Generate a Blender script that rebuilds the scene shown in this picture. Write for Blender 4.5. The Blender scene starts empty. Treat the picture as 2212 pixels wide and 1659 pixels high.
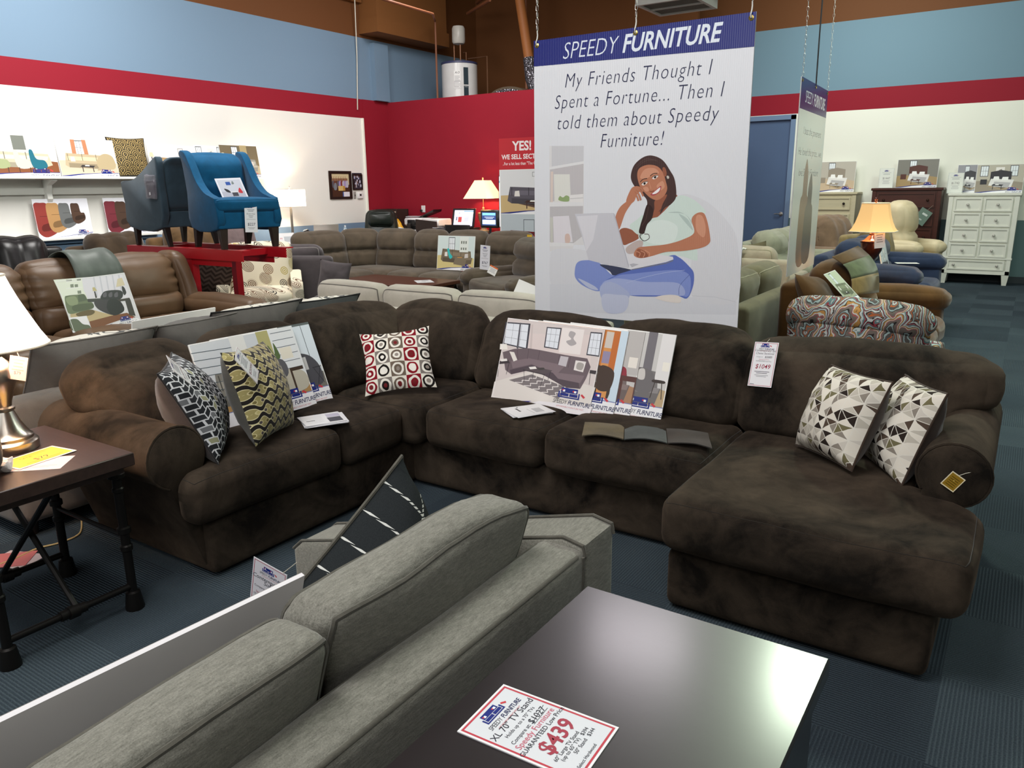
import bpy, bmesh, math, random
from mathutils import Vector as V, Matrix as M, noise, Euler
from mathutils.geometry import tessellate_polygon
S = bpy.context.scene
C = S.collection
PI = math.pi
rad = math.radians
# ------------------------------------------------------------------ camera
CAM_H, YAW, PIT, ROLL, FPX = 1.55, rad(33.7), rad(14.3), 0.0125, 1661.0
_f = V((-math.sin(YAW)*math.cos(PIT), math.cos(YAW)*math.cos(PIT), -math.sin(PIT)))
_r = V((math.cos(YAW), math.sin(YAW), 0)); _u = _r.cross(_f)
_c, _s = math.cos(ROLL), math.sin(ROLL)
cx, cy = _c*_r - _s*_u, _s*_r + _c*_u
cd = bpy.data.cameras.new('camera'); cam = bpy.data.objects.new('camera', cd); C.objects.link(cam)
cd.sensor_width = 36.0; cd.lens = FPX/2212*36.0; cd.clip_start = 0.02; cd.clip_end = 100
mw = M((( cx.x, cy.x, -_f.x, 0), (cx.y, cy.y, -_f.y, 0), (cx.z, cy.z, -_f.z, CAM_H), (0, 0, 0, 1)))
cam.matrix_world = mw
S.camera = cam
def ray(px, py):
    a, b = (px-1106)/FPX, (py-829.5)/FPX
    return _f + (a*_c - b*_s)*_r + (-a*_s - b*_c)*_u
EYE = V((0, 0, CAM_H))
def onplane(px, py, p0, n):
    d = ray(px, py); n = V(n); return EYE + d*((V(p0)-EYE).dot(n)/d.dot(n))
def onz(px, py, z): return onplane(px, py, (0, 0, z), (0, 0, 1))
def onx(px, py, x): return onplane(px, py, (x, 0, 0), (1, 0, 0))
def ony(px, py, y): return onplane(px, py, (0, y, 0), (0, 1, 0))
# ------------------------------------------------------------------ world, lights, exposure
S.view_settings.view_transform = 'Standard'; S.view_settings.look = 'None'
S.view_settings.exposure = 0.0; S.view_settings.gamma = 1.0; S.view_settings.use_curve_mapping = False
w = bpy.data.worlds.new('world'); S.world = w; w.use_nodes = True
w.node_tree.nodes['Background'].inputs[0].default_value = (0.75, 0.8, 0.85, 1)
w.node_tree.nodes['Background'].inputs[1].default_value = 0.0
def area(name, loc, to, sx, sy, power, col):
    l = bpy.data.lights.new(name, 'AREA'); l.shape = 'RECTANGLE'; l.size = sx; l.size_y = sy
    l.energy = power; l.color = col
    o = bpy.data.objects.new(name, l); C.objects.link(o); o.location = loc
    o.rotation_euler = (V(to)-V(loc)).to_track_quat('-Z', 'Y').to_euler(); return o
def spot(name, loc, to, ang, power, col, size=.1, blend=.6):
    l = bpy.data.lights.new(name, 'SPOT'); l.spot_size = rad(ang); l.spot_blend = blend
    l.energy = power; l.color = col; l.shadow_soft_size = size
    o = bpy.data.objects.new(name, l); C.objects.link(o); o.location = loc
    o.rotation_euler = (V(to)-V(loc)).to_track_quat('-Z', 'Y').to_euler(); return o
def bulb(name, loc, power, col, size=.04):
    l = bpy.data.lights.new(name, 'POINT'); l.energy = power; l.color = col; l.shadow_soft_size = size
    o = bpy.data.objects.new(name, l); C.objects.link(o); o.location = loc; return o
area('ceiling_light_aisle', (-1.30, 7.05, 4.7), (-.9, 4.5, 0), .42, .42, 120, (.84, 1.0, .78))
area('ceiling_light_pink', (-2.95, 6.8, 4.7), (-2.4, 4.2, 0), 1.0, .5, 36, (1.0, .92, .98))
area('ceiling_light_near', (-2.2, .6, 4.9), (-2.6, 3.4, .6), 2.4, 2.4, 210, (1.0, .98, .95))
area('ceiling_light_right', (1.6, 7.5, 4.8), (.8, 9, 0), 1.6, 1.6, 170, (.84, 1.0, .88))
area('ceiling_light_left', (-7.2, 4.6, 4.9), (-9.6, 4.8, 1.6), 2.0, 2.0, 330, (1.0, .98, .95))
area('ceiling_light_office', (-7.0, 9.2, 4.9), (-8.0, 10.0, 0), 1.6, 1.6, 120, (1.0, .96, .95))
area('ceiling_light_back', (-2.6, 11.5, 4.8), (-2.2, 13.5, 1), 1.8, 1.8, 150, (.95, 1.0, .94))
area('ceiling_light_behind', (0.8, -2.0, 4.9), (-.5, 0.6, 0), 2.5, 2.5, 120, (1.0, .98, .95))
area('poster_fill_light', (-2.0, -4.85, 3.3), (-2.0, 4, 1.2), 8.0, 1.9, 110, (.95, .98, 1.0))  # added fill for assumed, unseen shop windows: frontal light and glare on the poster
# ------------------------------------------------------------------ colour / materials
def lin(c):
    return tuple(((x/255)/12.92 if x/255 <= .04045 else ((x/255+.055)/1.055)**2.4) for x in c[:3])
class N:
    """tiny wrapper: arithmetic on node sockets"""
    def __init__(s, t, k): s.t, s.k = t, k
    def op(s, name, *a):
        n = s.t.nodes.new('ShaderNodeMath'); n.operation = name
        for i, x in enumerate((s,)+a):
            if isinstance(x, N): s.t.links.new(x.k, n.inputs[i])
            else: n.inputs[i].default_value = x
        return N(s.t, n.outputs[0])
    def __add__(s, o): return s.op('ADD', o)
    __radd__ = __add__
    def __sub__(s, o): return s.op('SUBTRACT', o)
    def __rsub__(s, o): return s.op('MULTIPLY', -1.0).op('ADD', o)
    def __mul__(s, o): return s.op('MULTIPLY', o)
    __rmul__ = __mul__
    def __truediv__(s, o): return s.op('DIVIDE', o)
    def fl(s): return s.op('FLOOR')
    def fr(s): return s.op('FRACT')
    def ab(s): return s.op('ABSOLUTE')
    def sn(s): return s.op('SINE')
    def sq(s): return s.op('SQRT')
    def gt(s, o): return s.op('GREATER_THAN', o)
    def lt(s, o): return s.op('LESS_THAN', o)
    def mn(s, o): return s.op('MINIMUM', o)
    def mx(s, o): return s.op('MAXIMUM', o)
    def pp(s, o): return s.op('PINGPONG', o)
    def mod(s, o): return s.op('FLOORED_MODULO', o)
class Mat:
    def __init__(s, name, rough=.8, spec=.3, metal=0.0, sheen=0.0):
        s.m = bpy.data.materials.new(name); s.m.use_nodes = True; s.t = s.m.node_tree
        s.b = s.t.nodes['Principled BSDF']
        s.b.inputs['Roughness'].default_value = rough
        s.b.inputs['Specular IOR Level'].default_value = spec
        s.b.inputs['Metallic'].default_value = metal
        s.b.inputs['Sheen Weight'].default_value = sheen
        s.b.inputs['Sheen Roughness'].default_value = .45
        s._tc = None
    def n(s, kind, **kw):
        n = s.t.nodes.new(kind)
        for k, v in kw.items(): setattr(n, k, v)
        return n
    def link(s, a, b): s.t.links.new(a.k if isinstance(a, N) else a, b)
    def co(s, kind='Object'):
        if s._tc is None: s._tc = s.n('ShaderNodeTexCoord')
        return s._tc.outputs[kind]
    def xyz(s, kind='Object'):
        q = s.n('ShaderNodeSeparateXYZ'); s.link(s.co(kind), q.inputs[0])
        return [N(s.t, o) for o in q.outputs]
    def vec(s, x, y, z=0.0):
        q = s.n('ShaderNodeCombineXYZ')
        for i, a in enumerate((x, y, z)):
            if isinstance(a, N): s.link(a, q.inputs[i])
            else: q.inputs[i].default_value = a
        return q.outputs[0]
    def noise(s, scale, detail=3.0, rough=.55, vec=None, dist=0.0, kind='Object'):
        q = s.n('ShaderNodeTexNoise'); q.inputs['Scale'].default_value = scale
        q.inputs['Detail'].default_value = detail; q.inputs['Roughness'].default_value = rough
        q.inputs['Distortion'].default_value = dist
        s.link(vec if vec is not None else s.co(kind), q.inputs['Vector']); return N(s.t, q.outputs[0])
    def white(s, x, y, z=0.0):
        q = s.n('ShaderNodeTexWhiteNoise', noise_dimensions='3D'); s.link(s.vec(x, y, z), q.inputs['Vector'])
        return N(s.t, q.outputs['Value'])
    def voro(s, scale, vec=None, randomness=1.0, feature='F1'):
        q = s.n('ShaderNodeTexVoronoi', feature=feature); q.inputs['Scale'].default_value = scale
        q.inputs['Randomness'].default_value = randomness
        s.link(vec if vec is not None else s.co(), q.inputs['Vector'])
        return N(s.t, q.outputs['Distance']), q.outputs['Color']
    def mix(s, a, b, fac):
        q = s.n('ShaderNodeMix', data_type='RGBA')
        for sock, x in ((q.inputs[6], a), (q.inputs[7], b)):
            if isinstance(x, tuple): sock.default_value = lin(x)+(1,)
            else: s.link(x, sock)
        if isinstance(fac, N): s.link(fac, q.inputs[0])
        else: q.inputs[0].default_value = fac
        return q.outputs[2]
    def ramp(s, fac, stops, interp='LINEAR'):
        q = s.n('ShaderNodeValToRGB'); r = q.color_ramp; r.interpolation = interp
        while len(r.elements) < len(stops): r.elements.new(.5)
        for e, (p, c) in zip(r.elements, stops): e.position = p; e.color = lin(c)+(1,)
        s.link(fac, q.inputs[0]); return q.outputs[0]
    def base(s, c):
        if isinstance(c, tuple): s.b.inputs['Base Color'].default_value = lin(c)+(1,)
        else: s.link(c, s.b.inputs['Base Color'])
        return s
    def bump(s, h, strength=.3, dist=.004):
        q = s.n('ShaderNodeBump'); q.inputs['Strength'].default_value = strength
        q.inputs['Distance'].default_value = dist
        s.link(h, q.inputs['Height']); s.link(q.outputs[0], s.b.inputs['Normal']); return s
    def emit(s, c, k):
        s.b.inputs['Emission Color'].default_value = lin(c)+(1,); s.b.inputs['Emission Strength'].default_value = k; return s
_mc = {}
def plain(c, rough=.5, spec=.4, metal=0.0, emit=0.0, name=None, coat=0.0):
    k = ('plain', c, rough, spec, metal, emit, coat)
    if k not in _mc:
        m = Mat(name or 'surface', rough, spec, metal)
        f = m.noise(6.0, 2.0)
        m.base(m.mix(tuple(x*.96 for x in c), tuple(min(255, x*1.03) for x in c), f))
        if coat: m.b.inputs['Coat Weight'].default_value = coat; m.b.inputs['Coat Roughness'].default_value = .12
        if emit: m.emit(c, emit)
        _mc[k] = m.m
    return _mc[k]
def fabric(c, var=.18, scale=5.0, weave=500.0, rough=.9, sheen=.25, bump=.25, name='fabric'):
    k = ('fab', c, var, scale, weave, rough, sheen, bump)
    if k not in _mc:
        m = Mat(name, rough, .15, 0, sheen)
        a = m.noise(scale, 4.0, .6, dist=.6); b = m.noise(weave, 1.0)
        m.base(m.mix(tuple(x*(1-var) for x in c), tuple(min(255, x*(1+var)) for x in c), (a-.5)*1.6+.5+(b-.5)*.5))
        m.bump(b, bump, .002); _mc[k] = m.m
    return _mc[k]
def leather(c, name='leather', rough=.42, var=.2):
    k = ('lea', c, rough)
    if k not in _mc:
        m = Mat(name, rough, .35); a = m.noise(4.0, 4.0, .6, dist=.5); b = m.voro(260.0)[0]
        m.base(m.mix(tuple(x*(1-var) for x in c), tuple(x*(1+var) for x in c), a)); m.bump(b, .15, .002); _mc[k] = m.m
    return _mc[k]
def wood(c, name='wood', rough=.4, var=.25, axis=0, spec=.4):
    k = ('wood', c, rough, axis)
    if k not in _mc:
        m = Mat(name, rough, spec); p = m.xyz(); q = [x*14.0 for x in p]; q[axis] = p[axis]*1.2
        a = m.noise(3.0, 4.0, .6, vec=m.vec(*q), dist=.8)
        m.base(m.mix(tuple(x*(1-var) for x in c), tuple(min(255, x*(1+var)) for x in c), a)); _mc[k] = m.m
    return _mc[k]
def printmat(gloss=.35):
    k = ('print', gloss)
    if k not in _mc:
        m = Mat('printed_paper', gloss, .35); a = m.n('ShaderNodeAttribute', attribute_name='Col')
        m.base(a.outputs['Color']); _mc[k] = m.m
    return _mc[k]
def screenmat(k_):
    k = ('screen', k_)
    if k not in _mc:
        m = Mat('lit_screen', .3, .3); a = m.n('ShaderNodeAttribute', attribute_name='Col')
        m.base(a.outputs['Color']); m.link(a.outputs['Color'], m.b.inputs['Emission Color'])
        m.b.inputs['Emission Strength'].default_value = k_; _mc[k] = m.m
    return _mc[k]
# ------------------------------------------------------------------ shapes: every shape is (verts, faces)
class Soft:
    """rounded box with crowned faces, wrinkles and an optional deformation"""
    def __init__(s, sx, sy, sz, r=.04, crown=(0, 0, 0), n=6, k=3, wob=0.0, freq=4.0, seed=0.0, df=None, at=(0, 0, 0)):
        s.h = (sx/2, sy/2, sz/2); s.r = min(r, min(s.h)*.97); s.cr, s.n, s.k = crown, n, k
        s.wob, s.freq, s.seed, s.df, s.at = wob, freq, V((seed*7.3, seed*3.1, seed*5.7)), df, V(at)
    def map(s, p):
        h, r = s.h, s.r
        inn = V([max(-(h[i]-r), min(h[i]-r, p[i])) for i in range(3)])
        off = V(p)-inn; L = off.length
        q = inn+off*(r/L) if L > 1e-9 else V(p)
        t = [p[i]/h[i] for i in range(3)]; g = [max(0, 1-x*x) for x in t]
        q.x += s.cr[0]*t[0]*g[1]*g[2]; q.y += s.cr[1]*t[1]*g[0]*g[2]; q.z += s.cr[2]*t[2]*g[0]*g[1]
        if s.wob: q += noise.noise_vector(q*s.freq+s.seed)*s.wob + noise.noise_vector(q*s.freq*2.7+s.seed)*s.wob*.35
        if s.df: q = V(s.df(q))
        return q+s.at
    def ax(s, h):
        r, k, n = s.r, s.k, s.n
        a = [-h+r*(1-math.cos(i/k*PI/2)) for i in range(k+1)]
        n = max(1, n if isinstance(n, int) else 4)
        b = [-(h-r)+(2*(h-r))*i/n for i in range(1, n)]
        return a+b+[-x for x in reversed(a)]
    def vf(s):
        A = [s.ax(h) for h in s.h]; n = [len(a)-1 for a in A]; ids = {}; vs = []; fs = []
        def vid(i):
            if i not in ids: ids[i] = len(vs); vs.append(s.map((A[0][i[0]], A[1][i[1]], A[2][i[2]])))
            return ids[i]
        for ax in range(3):
            u, v = (ax+1) % 3, (ax+2) % 3
            for side in (0, 1):
                for i in range(n[u]):
                    for j in range(n[v]):
                        q = []
                        for (a, b) in ((0, 0), (1, 0), (1, 1), (0, 1)):
                            t = [0, 0, 0]; t[ax] = side*n[ax]; t[u] = i+a; t[v] = j+b; q.append(vid(tuple(t)))
                        fs.append(q if side else q[::-1])
        return vs, fs
    def pipe(s, ax, side, rad_=.006, grow=1.0):
        u, v = (ax+1) % 3, (ax+2) % 3; U, W = s.ax(s.h[u]), s.ax(s.h[v]); pts = []
        hu, hv, ha = s.h[u], s.h[v], s.h[ax]*side
        ring = [(x, -hv) for x in U[:-1]]+[(hu, y) for y in W[:-1]]+[(x, hv) for x in U[::-1][:-1]]+[(-hu, y) for y in W[::-1][:-1]]
        for a, b in ring:
            p = [0, 0, 0]; p[ax] = ha; p[u] = a; p[v] = b; pts.append(s.map(p))
        return tube(pts, rad_, 6, True)
def tube(pts, r, seg=6, closed=False, cap=True):
    pts = [V(p) for p in pts]; n = len(pts); vs = []; fs = []; prev = None
    rr = r if isinstance(r, (list, tuple)) else [r]*n
    for i, p in enumerate(pts):
        if closed: t = pts[(i+1) % n]-pts[i-1]
        else: t = pts[min(i+1, n-1)]-pts[max(i-1, 0)]
        if t.length < 1e-9: t = V((0, 0, 1))
        t.normalize()
        if prev is None:
            a = t.orthogonal().normalized()
        else:
            a = prev-t*prev.dot(t)
            a = a.normalized() if a.length > 1e-6 else t.orthogonal().normalized()
        prev = a; b = t.cross(a)
        for j in range(seg):
            w_ = 2*PI*j/seg; vs.append(p+(a*math.cos(w_)+b*math.sin(w_))*rr[i])
    m = n if closed else n-1
    for i in range(m):
        k = (i+1) % n
        for j in range(seg): fs.append([i*seg+j, i*seg+(j+1) % seg, k*seg+(j+1) % seg, k*seg+j])
    if not closed and cap:
        fs.append(list(range(seg))[::-1]); fs.append([(n-1)*seg+j for j in range(seg)])
    return vs, fs
def lathe(prof, seg=24, at=(0, 0, 0), sq=False):
    vs, fs = [], []
    for r, z in prof:
        for j in range(seg):
            a = 2*PI*(j+.5)/seg; vs.append(V((at[0]+r*math.cos(a), at[1]+r*math.sin(a), at[2]+z)))
    for i in range(len(prof)-1):
        for j in range(seg): fs.append([i*seg+j, i*seg+(j+1) % seg, (i+1)*seg+(j+1) % seg, (i+1)*seg+j])
    if prof[0][0] > 1e-6: fs.append(list(range(seg))[::-1])
    if prof[-1][0] > 1e-6: fs.append([(len(prof)-1)*seg+j for j in range(seg)])
    return vs, fs
def box(x0, x1, y0, y1, z0, z1, b=0.0, k=1):
    if b:
        bm = bmesh.new(); bmesh.ops.create_cube(bm, size=1.0)
        for v in bm.verts: v.co = V((x0+(v.co.x+.5)*(x1-x0), y0+(v.co.y+.5)*(y1-y0), z0+(v.co.z+.5)*(z1-z0)))
        bmesh.ops.bevel(bm, geom=bm.edges[:], offset=b, segments=1, affect='EDGES', profile=.5)
        bm.verts.index_update(); q = [v.co.copy() for v in bm.verts], [[v.index for v in f.verts] for f in bm.faces]; bm.free(); return q
    vs = [V((x, y, z)) for z in (z0, z1) for y in (y0, y1) for x in (x0, x1)]
    return vs, [[0, 2, 3, 1], [4, 5, 7, 6], [0, 1, 5, 4], [2, 6, 7, 3], [0, 4, 6, 2], [1, 3, 7, 5]]
def prism(pts, a0, a1, ax='y', rnd=0.0, k=3):
    """2D outline (x,z) [ax='y'], (y,z) [ax='x'] or (x,y) [ax='z'] swept along ax; rnd rounds the ends"""
    n = len(pts); mx_ = sum(p[0] for p in pts)/n; my_ = sum(p[1] for p in pts)/n
    ext = max(max(abs(p[0]-mx_), abs(p[1]-my_)) for p in pts)
    sec = []
    if rnd:
        th = [PI/2*i/k for i in range(k+1)]
        sec = sorted((a0+rnd*(1-math.sin(t)), 1-rnd/ext*(1-math.cos(t))) for t in th)
        sec += [(a0+a1-a, sc) for a, sc in reversed(sec)]
    else: sec = [(a0, 1.0), (a1, 1.0)]
    vs, fs = [], []
    for a, sc in sec:
        for p in pts:
            u, v_ = mx_+(p[0]-mx_)*sc, my_+(p[1]-my_)*sc
            vs.append(V((u, a, v_)) if ax == 'y' else V((a, u, v_)) if ax == 'x' else V((u, v_, a)))
    for i in range(len(sec)-1):
        for j in range(n): fs.append([i*n+j, i*n+(j+1) % n, (i+1)*n+(j+1) % n, (i+1)*n+j])
    fs.append(list(range(n))[::-1]); fs.append([(len(sec)-1)*n+j for j in range(n)])
    return vs, fs
def arc(cx_, cy_, r, a0, a1, n=10, ry=None):
    ry = ry or r
    return [(cx_+r*math.cos(rad(a0+(a1-a0)*i/n)), cy_+ry*math.sin(rad(a0+(a1-a0)*i/n))) for i in range(n+1)]
def spline(pts, n=5, closed=True):
    out = []; m = len(pts); rng = range(m) if closed else range(m-1)
    for i in rng:
        if closed: p = [pts[(i+k-1) % m] for k in range(4)]
        else: p = [pts[max(0, min(m-1, i+k-1))] for k in range(4)]
        for j in range(n):
            t = j/n
            out.append(tuple(.5*(2*p[1][d]+(p[2][d]-p[0][d])*t+(2*p[0][d]-5*p[1][d]+4*p[2][d]-p[3][d])*t*t+(3*p[1][d]-p[0][d]-3*p[2][d]+p[3][d])*t**3) for d in range(len(p[1]))))
    if not closed: out.append(tuple(pts[-1]))
    return out
class G:
    def __init__(s): s.v, s.f, s.m, s.c = [], [], [], []
    def add(s, vf, mat=0, mx=None, col=(128, 128, 128)):
        o = len(s.v); s.v += [mx @ v for v in vf[0]] if mx else [V(v) for v in vf[0]]
        for f in vf[1]: s.f.append([i+o for i in f]); s.m.append(mat); s.c.append(col)
        return s
    def obj(s, name, mats, parent=None, smooth=True, ang=38, loc=None, rot=None, fixn=True):
        me = bpy.data.meshes.new(name); me.from_pydata([tuple(v) for v in s.v], [], s.f)
        for m in (mats if isinstance(mats, (list, tuple)) else [mats]): me.materials.append(m)
        me.polygons.foreach_set('material_index', s.m)
        if fixn:
            bm = bmesh.new(); bm.from_mesh(me); bmesh.ops.recalc_face_normals(bm, faces=bm.faces); bm.to_mesh(me); bm.free()
        if smooth:
            me.polygons.foreach_set('use_smooth', [True]*len(me.polygons)); me.set_sharp_from_angle(angle=rad(ang))
        o = bpy.data.objects.new(name, me); C.objects.link(o)
        if parent: o.parent = parent
        if loc: o.location = loc
        if rot: o.rotation_euler = rot
        return o
def part(name, vf, mat, parent, mx=None, **kw):
    """one mesh part from one shape or a list of shapes"""
    g = G()
    for q in (vf if isinstance(vf, list) else [vf]): g.add(q, 0, mx)
    return g.obj(name, mat, parent, **kw)
def tag(o, label, cat, group=None, kind=None):
    if label: o['label'] = label
    if cat: o['category'] = cat
    if group: o['group'] = group
    if kind: o['kind'] = kind
    return o
def thing(name, label, cat, loc=(0, 0, 0), rz=0.0, group=None, rot=None):
    o = bpy.data.objects.new(name, None); C.objects.link(o); o.location = loc
    o.empty_display_size = .1
    o.rotation_euler = rot if rot else (0, 0, rad(rz)); return tag(o, label, cat, group)
def struct(name, vf, mat, **kw):
    o = part(name, vf, mat, None, **kw); o['kind'] = 'structure'; return o
def dup(o, label=None, loc=None, rot=None, parent=None):
    c = o.copy(); C.objects.link(c)
    if parent: c.parent = parent
    if label: c['label'] = label
    if loc is not None: c.location = loc
    if rot is not None: c.rotation_euler = rot
    for ch in list(o.children): dup(ch, parent=c)
    return c
# ------------------------------------------------------------------ flat prints (posters, tags, screens): one mesh of coloured polygons in their own plane
_tcache = {}
def textvf(s, size=1.0, shear=0.0, bold=0.0, align='CENTER', space=1.0, xs=1.0):
    k = (s, size, shear, bold, align, space, xs)
    if k in _tcache: return _tcache[k]
    cu = bpy.data.curves.new('t', 'FONT'); cu.body = s; cu.size = size; cu.shear = shear; cu.offset = bold*size
    cu.align_x = align; cu.align_y = 'BOTTOM_BASELINE'; cu.space_character = space; cu.resolution_u = 3
    o = bpy.data.objects.new('t', cu); me = bpy.data.meshes.new_from_object(o)
    vs = [V((v.co.x*xs, 0, v.co.y)) for v in me.vertices]; fs = [list(p.vertices) for p in me.polygons]
    bpy.data.objects.remove(o); bpy.data.curves.remove(cu); bpy.data.meshes.remove(me)
    _tcache[k] = (vs, fs); return vs, fs
class Print:
    """x right, z up, faces -y; polygons are stacked 0.015 mm apart in order"""
    def __init__(s, eps=.000015): s.g = G(); s.d = 0; s.eps = eps
    def poly(s, col, pts, up=True):
        if up: s.d -= s.eps
        if len(pts) == 4: fs = [[0, 1, 2, 3]]; p3 = [V((p[0], s.d, p[1])) for p in pts]
        else:
            p3 = [V((p[0], s.d, p[1])) for p in pts]; fs = [list(t) for t in tessellate_polygon([[V((p[0], p[1], 0)) for p in pts]])]
        s.g.add((p3, fs), 0, None, col); return s
    def rect(s, col, x0, z0, x1, z1): return s.poly(col, [(x0, z0), (x1, z0), (x1, z1), (x0, z1)])
    def blob(s, col, pts, n=5): return s.poly(col, spline(pts, n))
    def line(s, col, pts, wd):
        s.d -= s.eps
        for a, b in zip(pts[:-1], pts[1:]):
            d = V((b[0]-a[0], b[1]-a[1]))
            if d.length < 1e-9: continue
            d.normalize(); n_ = V((-d.y, d.x))*wd/2
            s.poly(col, [(a[0]-n_.x, a[1]-n_.y), (b[0]-n_.x, b[1]-n_.y), (b[0]+n_.x, b[1]+n_.y), (a[0]+n_.x, a[1]+n_.y)], False)
        return s
    def frame(s, col, x0, z0, x1, z1, t):
        s.rect(col, x0, z0, x1, z0+t); s.rect(col, x0, z1-t, x1, z1); s.rect(col, x0, z0, x0+t, z1); return s.rect(col, x1-t, z0, x1, z1)
    def text(s, col, st, x, z, size, shear=0.0, bold=0.0, align='CENTER', space=1.0, xs=1.0, rot=0.0):
        s.d -= s.eps
        m = M.Translation((x, s.d, z)) @ M.Rotation(-rad(rot), 4, 'Y')
        s.g.add(textvf(st, size, shear, bold, align, space, xs), 0, m, col); return s
    def logo(s, x, z, w, words=True):
        """sofa mark with the shop's name below; x,z = centre of the mark's base, w = width of the wording"""
        B, R, W = (28, 44, 128), (205, 60, 70), (245, 246, 250); a = w*.38
        s.rect(B, x-a*.78, z+a*.3, x+a*.42, z+a*.62)
        s.rect(W, x-a*.66, z+a*.36, x-a*.5, z+a*.5); s.rect(R, x-a*.72, z+a*.42, x-a*.62, z+a*.52)
        s.rect(W, x+a*.16, z+a*.36, x+a*.32, z+a*.5); s.rect(R, x+a*.06, z+a*.4, x+a*.16, z+a*.5)
        s.rect(B, x-a*.95, z+a*.0, x-a*.85, z+a*.36); s.rect(B, x+a*.5, z+a*.0, x+a*.6, z+a*.36)
        s.rect(B, x-a*.95, z-a*.04, x+a*.6, z+a*.04)
        s.rect(B, x-a*.8, z+a*.08, x-a*.2, z+a*.27); s.rect(B, x-a*.14, z+a*.08, x+a*.45, z+a*.27)
        s.poly(R, [(x+a*.66, z+a*.28), (x+a*.9, z+a*.1), (x+a*1.0, z+a*.2), (x+a*.74, z+a*.38)])
        if words:
            s.text((60, 62, 70), 'SPEEDY', x-w*.09, z-w*.17, w*.155, .22, -.004, 'RIGHT', .9, .82)
            s.text((22, 34, 84), 'FURNITURE', x-w*.06, z-w*.17, w*.155, .22, .012, 'LEFT', .92, .82)
            s.text((200, 80, 90), 'AFFORDABLE FURNITURE FAST', x+w*.02, z-w*.255, w*.05, .1, 0, 'CENTER', 1.1)
        return s
    def obj(s, name, parent=None, mat=None, loc=None, rot=None):
        o = s.g.obj(name, mat or printmat(), parent, smooth=False, loc=loc, rot=rot, fixn=False)
        ca = o.data.color_attributes.new('Col', 'FLOAT_COLOR', 'CORNER'); L = []
        for p, c in zip(o.data.polygons, s.g.c): L += list(lin(c)+(1.0,))*p.loop_total
        ca.data.foreach_set('color', L); return o
WHITE = plain((236, 236, 234), .5, .3, name='foam_board')
def board(name, label, cat, w, h, t, pr, loc, rot, group=None, mat=None, pmat=None):
    """rigid board, origin at the middle of its lower edge, printed on the -y face"""
    o = part(name, box(-w/2, w/2, 0, t, 0, h), mat or WHITE, None, smooth=False)
    o.location = loc; o.rotation_euler = rot; tag(o, label, cat, group)
    if pr: pr.obj('print', o, pmat, loc=(0, -.0003, 0))
    return o
def euler(yaw, tilt=0.0, roll=0.0): return Euler((rad(-tilt), rad(roll), rad(yaw)), 'XYZ')
def pose(loc, rot): return M.Translation(loc) @ Euler(rot).to_matrix().to_4x4()
def tracer(mx, ox, oy, k):
    """photo zoom coordinates -> 2D coordinates in the plane of a flat print standing at pose mx"""
    p0 = mx.translation; n = mx.to_3x3() @ V((0, 1, 0)); inv = mx.inverted()
    def f(*pts):
        out = []
        for (a, b) in pts:
            q = inv @ onplane(ox+a/k, oy+b/k, p0, n); out.append((q.x, q.z))
        return out
    return f

# ================================================================== ROOM
def carpet():
    m = Mat('carpet_tiles', .95, .1); p = m.xyz(); T = .46
    cxx, cyy = (p[0]/T+50.13).fl(), (p[1]/T+50.4).fl(); par = (cxx+cyy).mod(2.0)
    rx = (p[0]*(2*PI/.0115)).sn(); ry = (p[1]*(2*PI/.0115)).sn()
    rib = rx*par+ry*(1.0-par); h = m.white(cxx, cyy)
    big = m.noise(1.3, 3.0); fine = m.noise(220.0, 1.0)
    f = (rib*.5+.5)*.22+h*.22+.14+(big-.5)*.35+(fine-.5)*.5+.12
    m.base(m.ramp(f, [(0.0, (30, 36, 44)), (.45, (54, 64, 72)), (1.0, (92, 106, 112))]))
    m.bump(rib*.6+fine, .6, .004); return m.m
def paint(c, name='wall_paint', rough=.75):
    m = Mat(name, rough, .25); a = m.noise(1.5, 3.0); b = m.noise(160.0, 2.0)
    m.base(m.mix(tuple(x*.96 for x in c), tuple(min(255, x*1.03) for x in c), a)); m.bump(b, .06, .002); return m.m
def banded(stops, name, axis=2):
    """wall painted in horizontal bands: (upper edge z, colour)"""
    m = Mat(name, .7, .25); z = m.xyz()[axis]; col = stops[0][1]
    for (z0, _), (_, c) in zip(stops[:-1], stops[1:]): col = m.mix(col, c, z.gt(z0))
    b = m.noise(160.0, 2.0); m.base(col); m.bump(b, .06, .002); return m.m
WH, RED, BLU, BRN = (230, 228, 222), (140, 22, 40), (116, 140, 162), (104, 64, 34)
XL, YP, YB, ZT = -10.05, 11.07, 14.48, 3.083
carpet_m = carpet()
struct('floor', box(-12, 6, -5, 16, -.1, 0), carpet_m, smooth=False)
brown_m = paint(BRN, 'brown_ceiling_paint', .85)
struct('ceiling', box(-12, 6, -5, 16, 5.3, 5.4), brown_m, smooth=False)
left_m = banded([(.985, (118, 142, 168)), (2.77, WH), (ZT, RED), (4.09, BLU), (9, BRN)], 'left_wall_paint')
struct('wall_left', box(XL-.2, XL, -5, 16, 0, 5.4), left_m, smooth=False)
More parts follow.
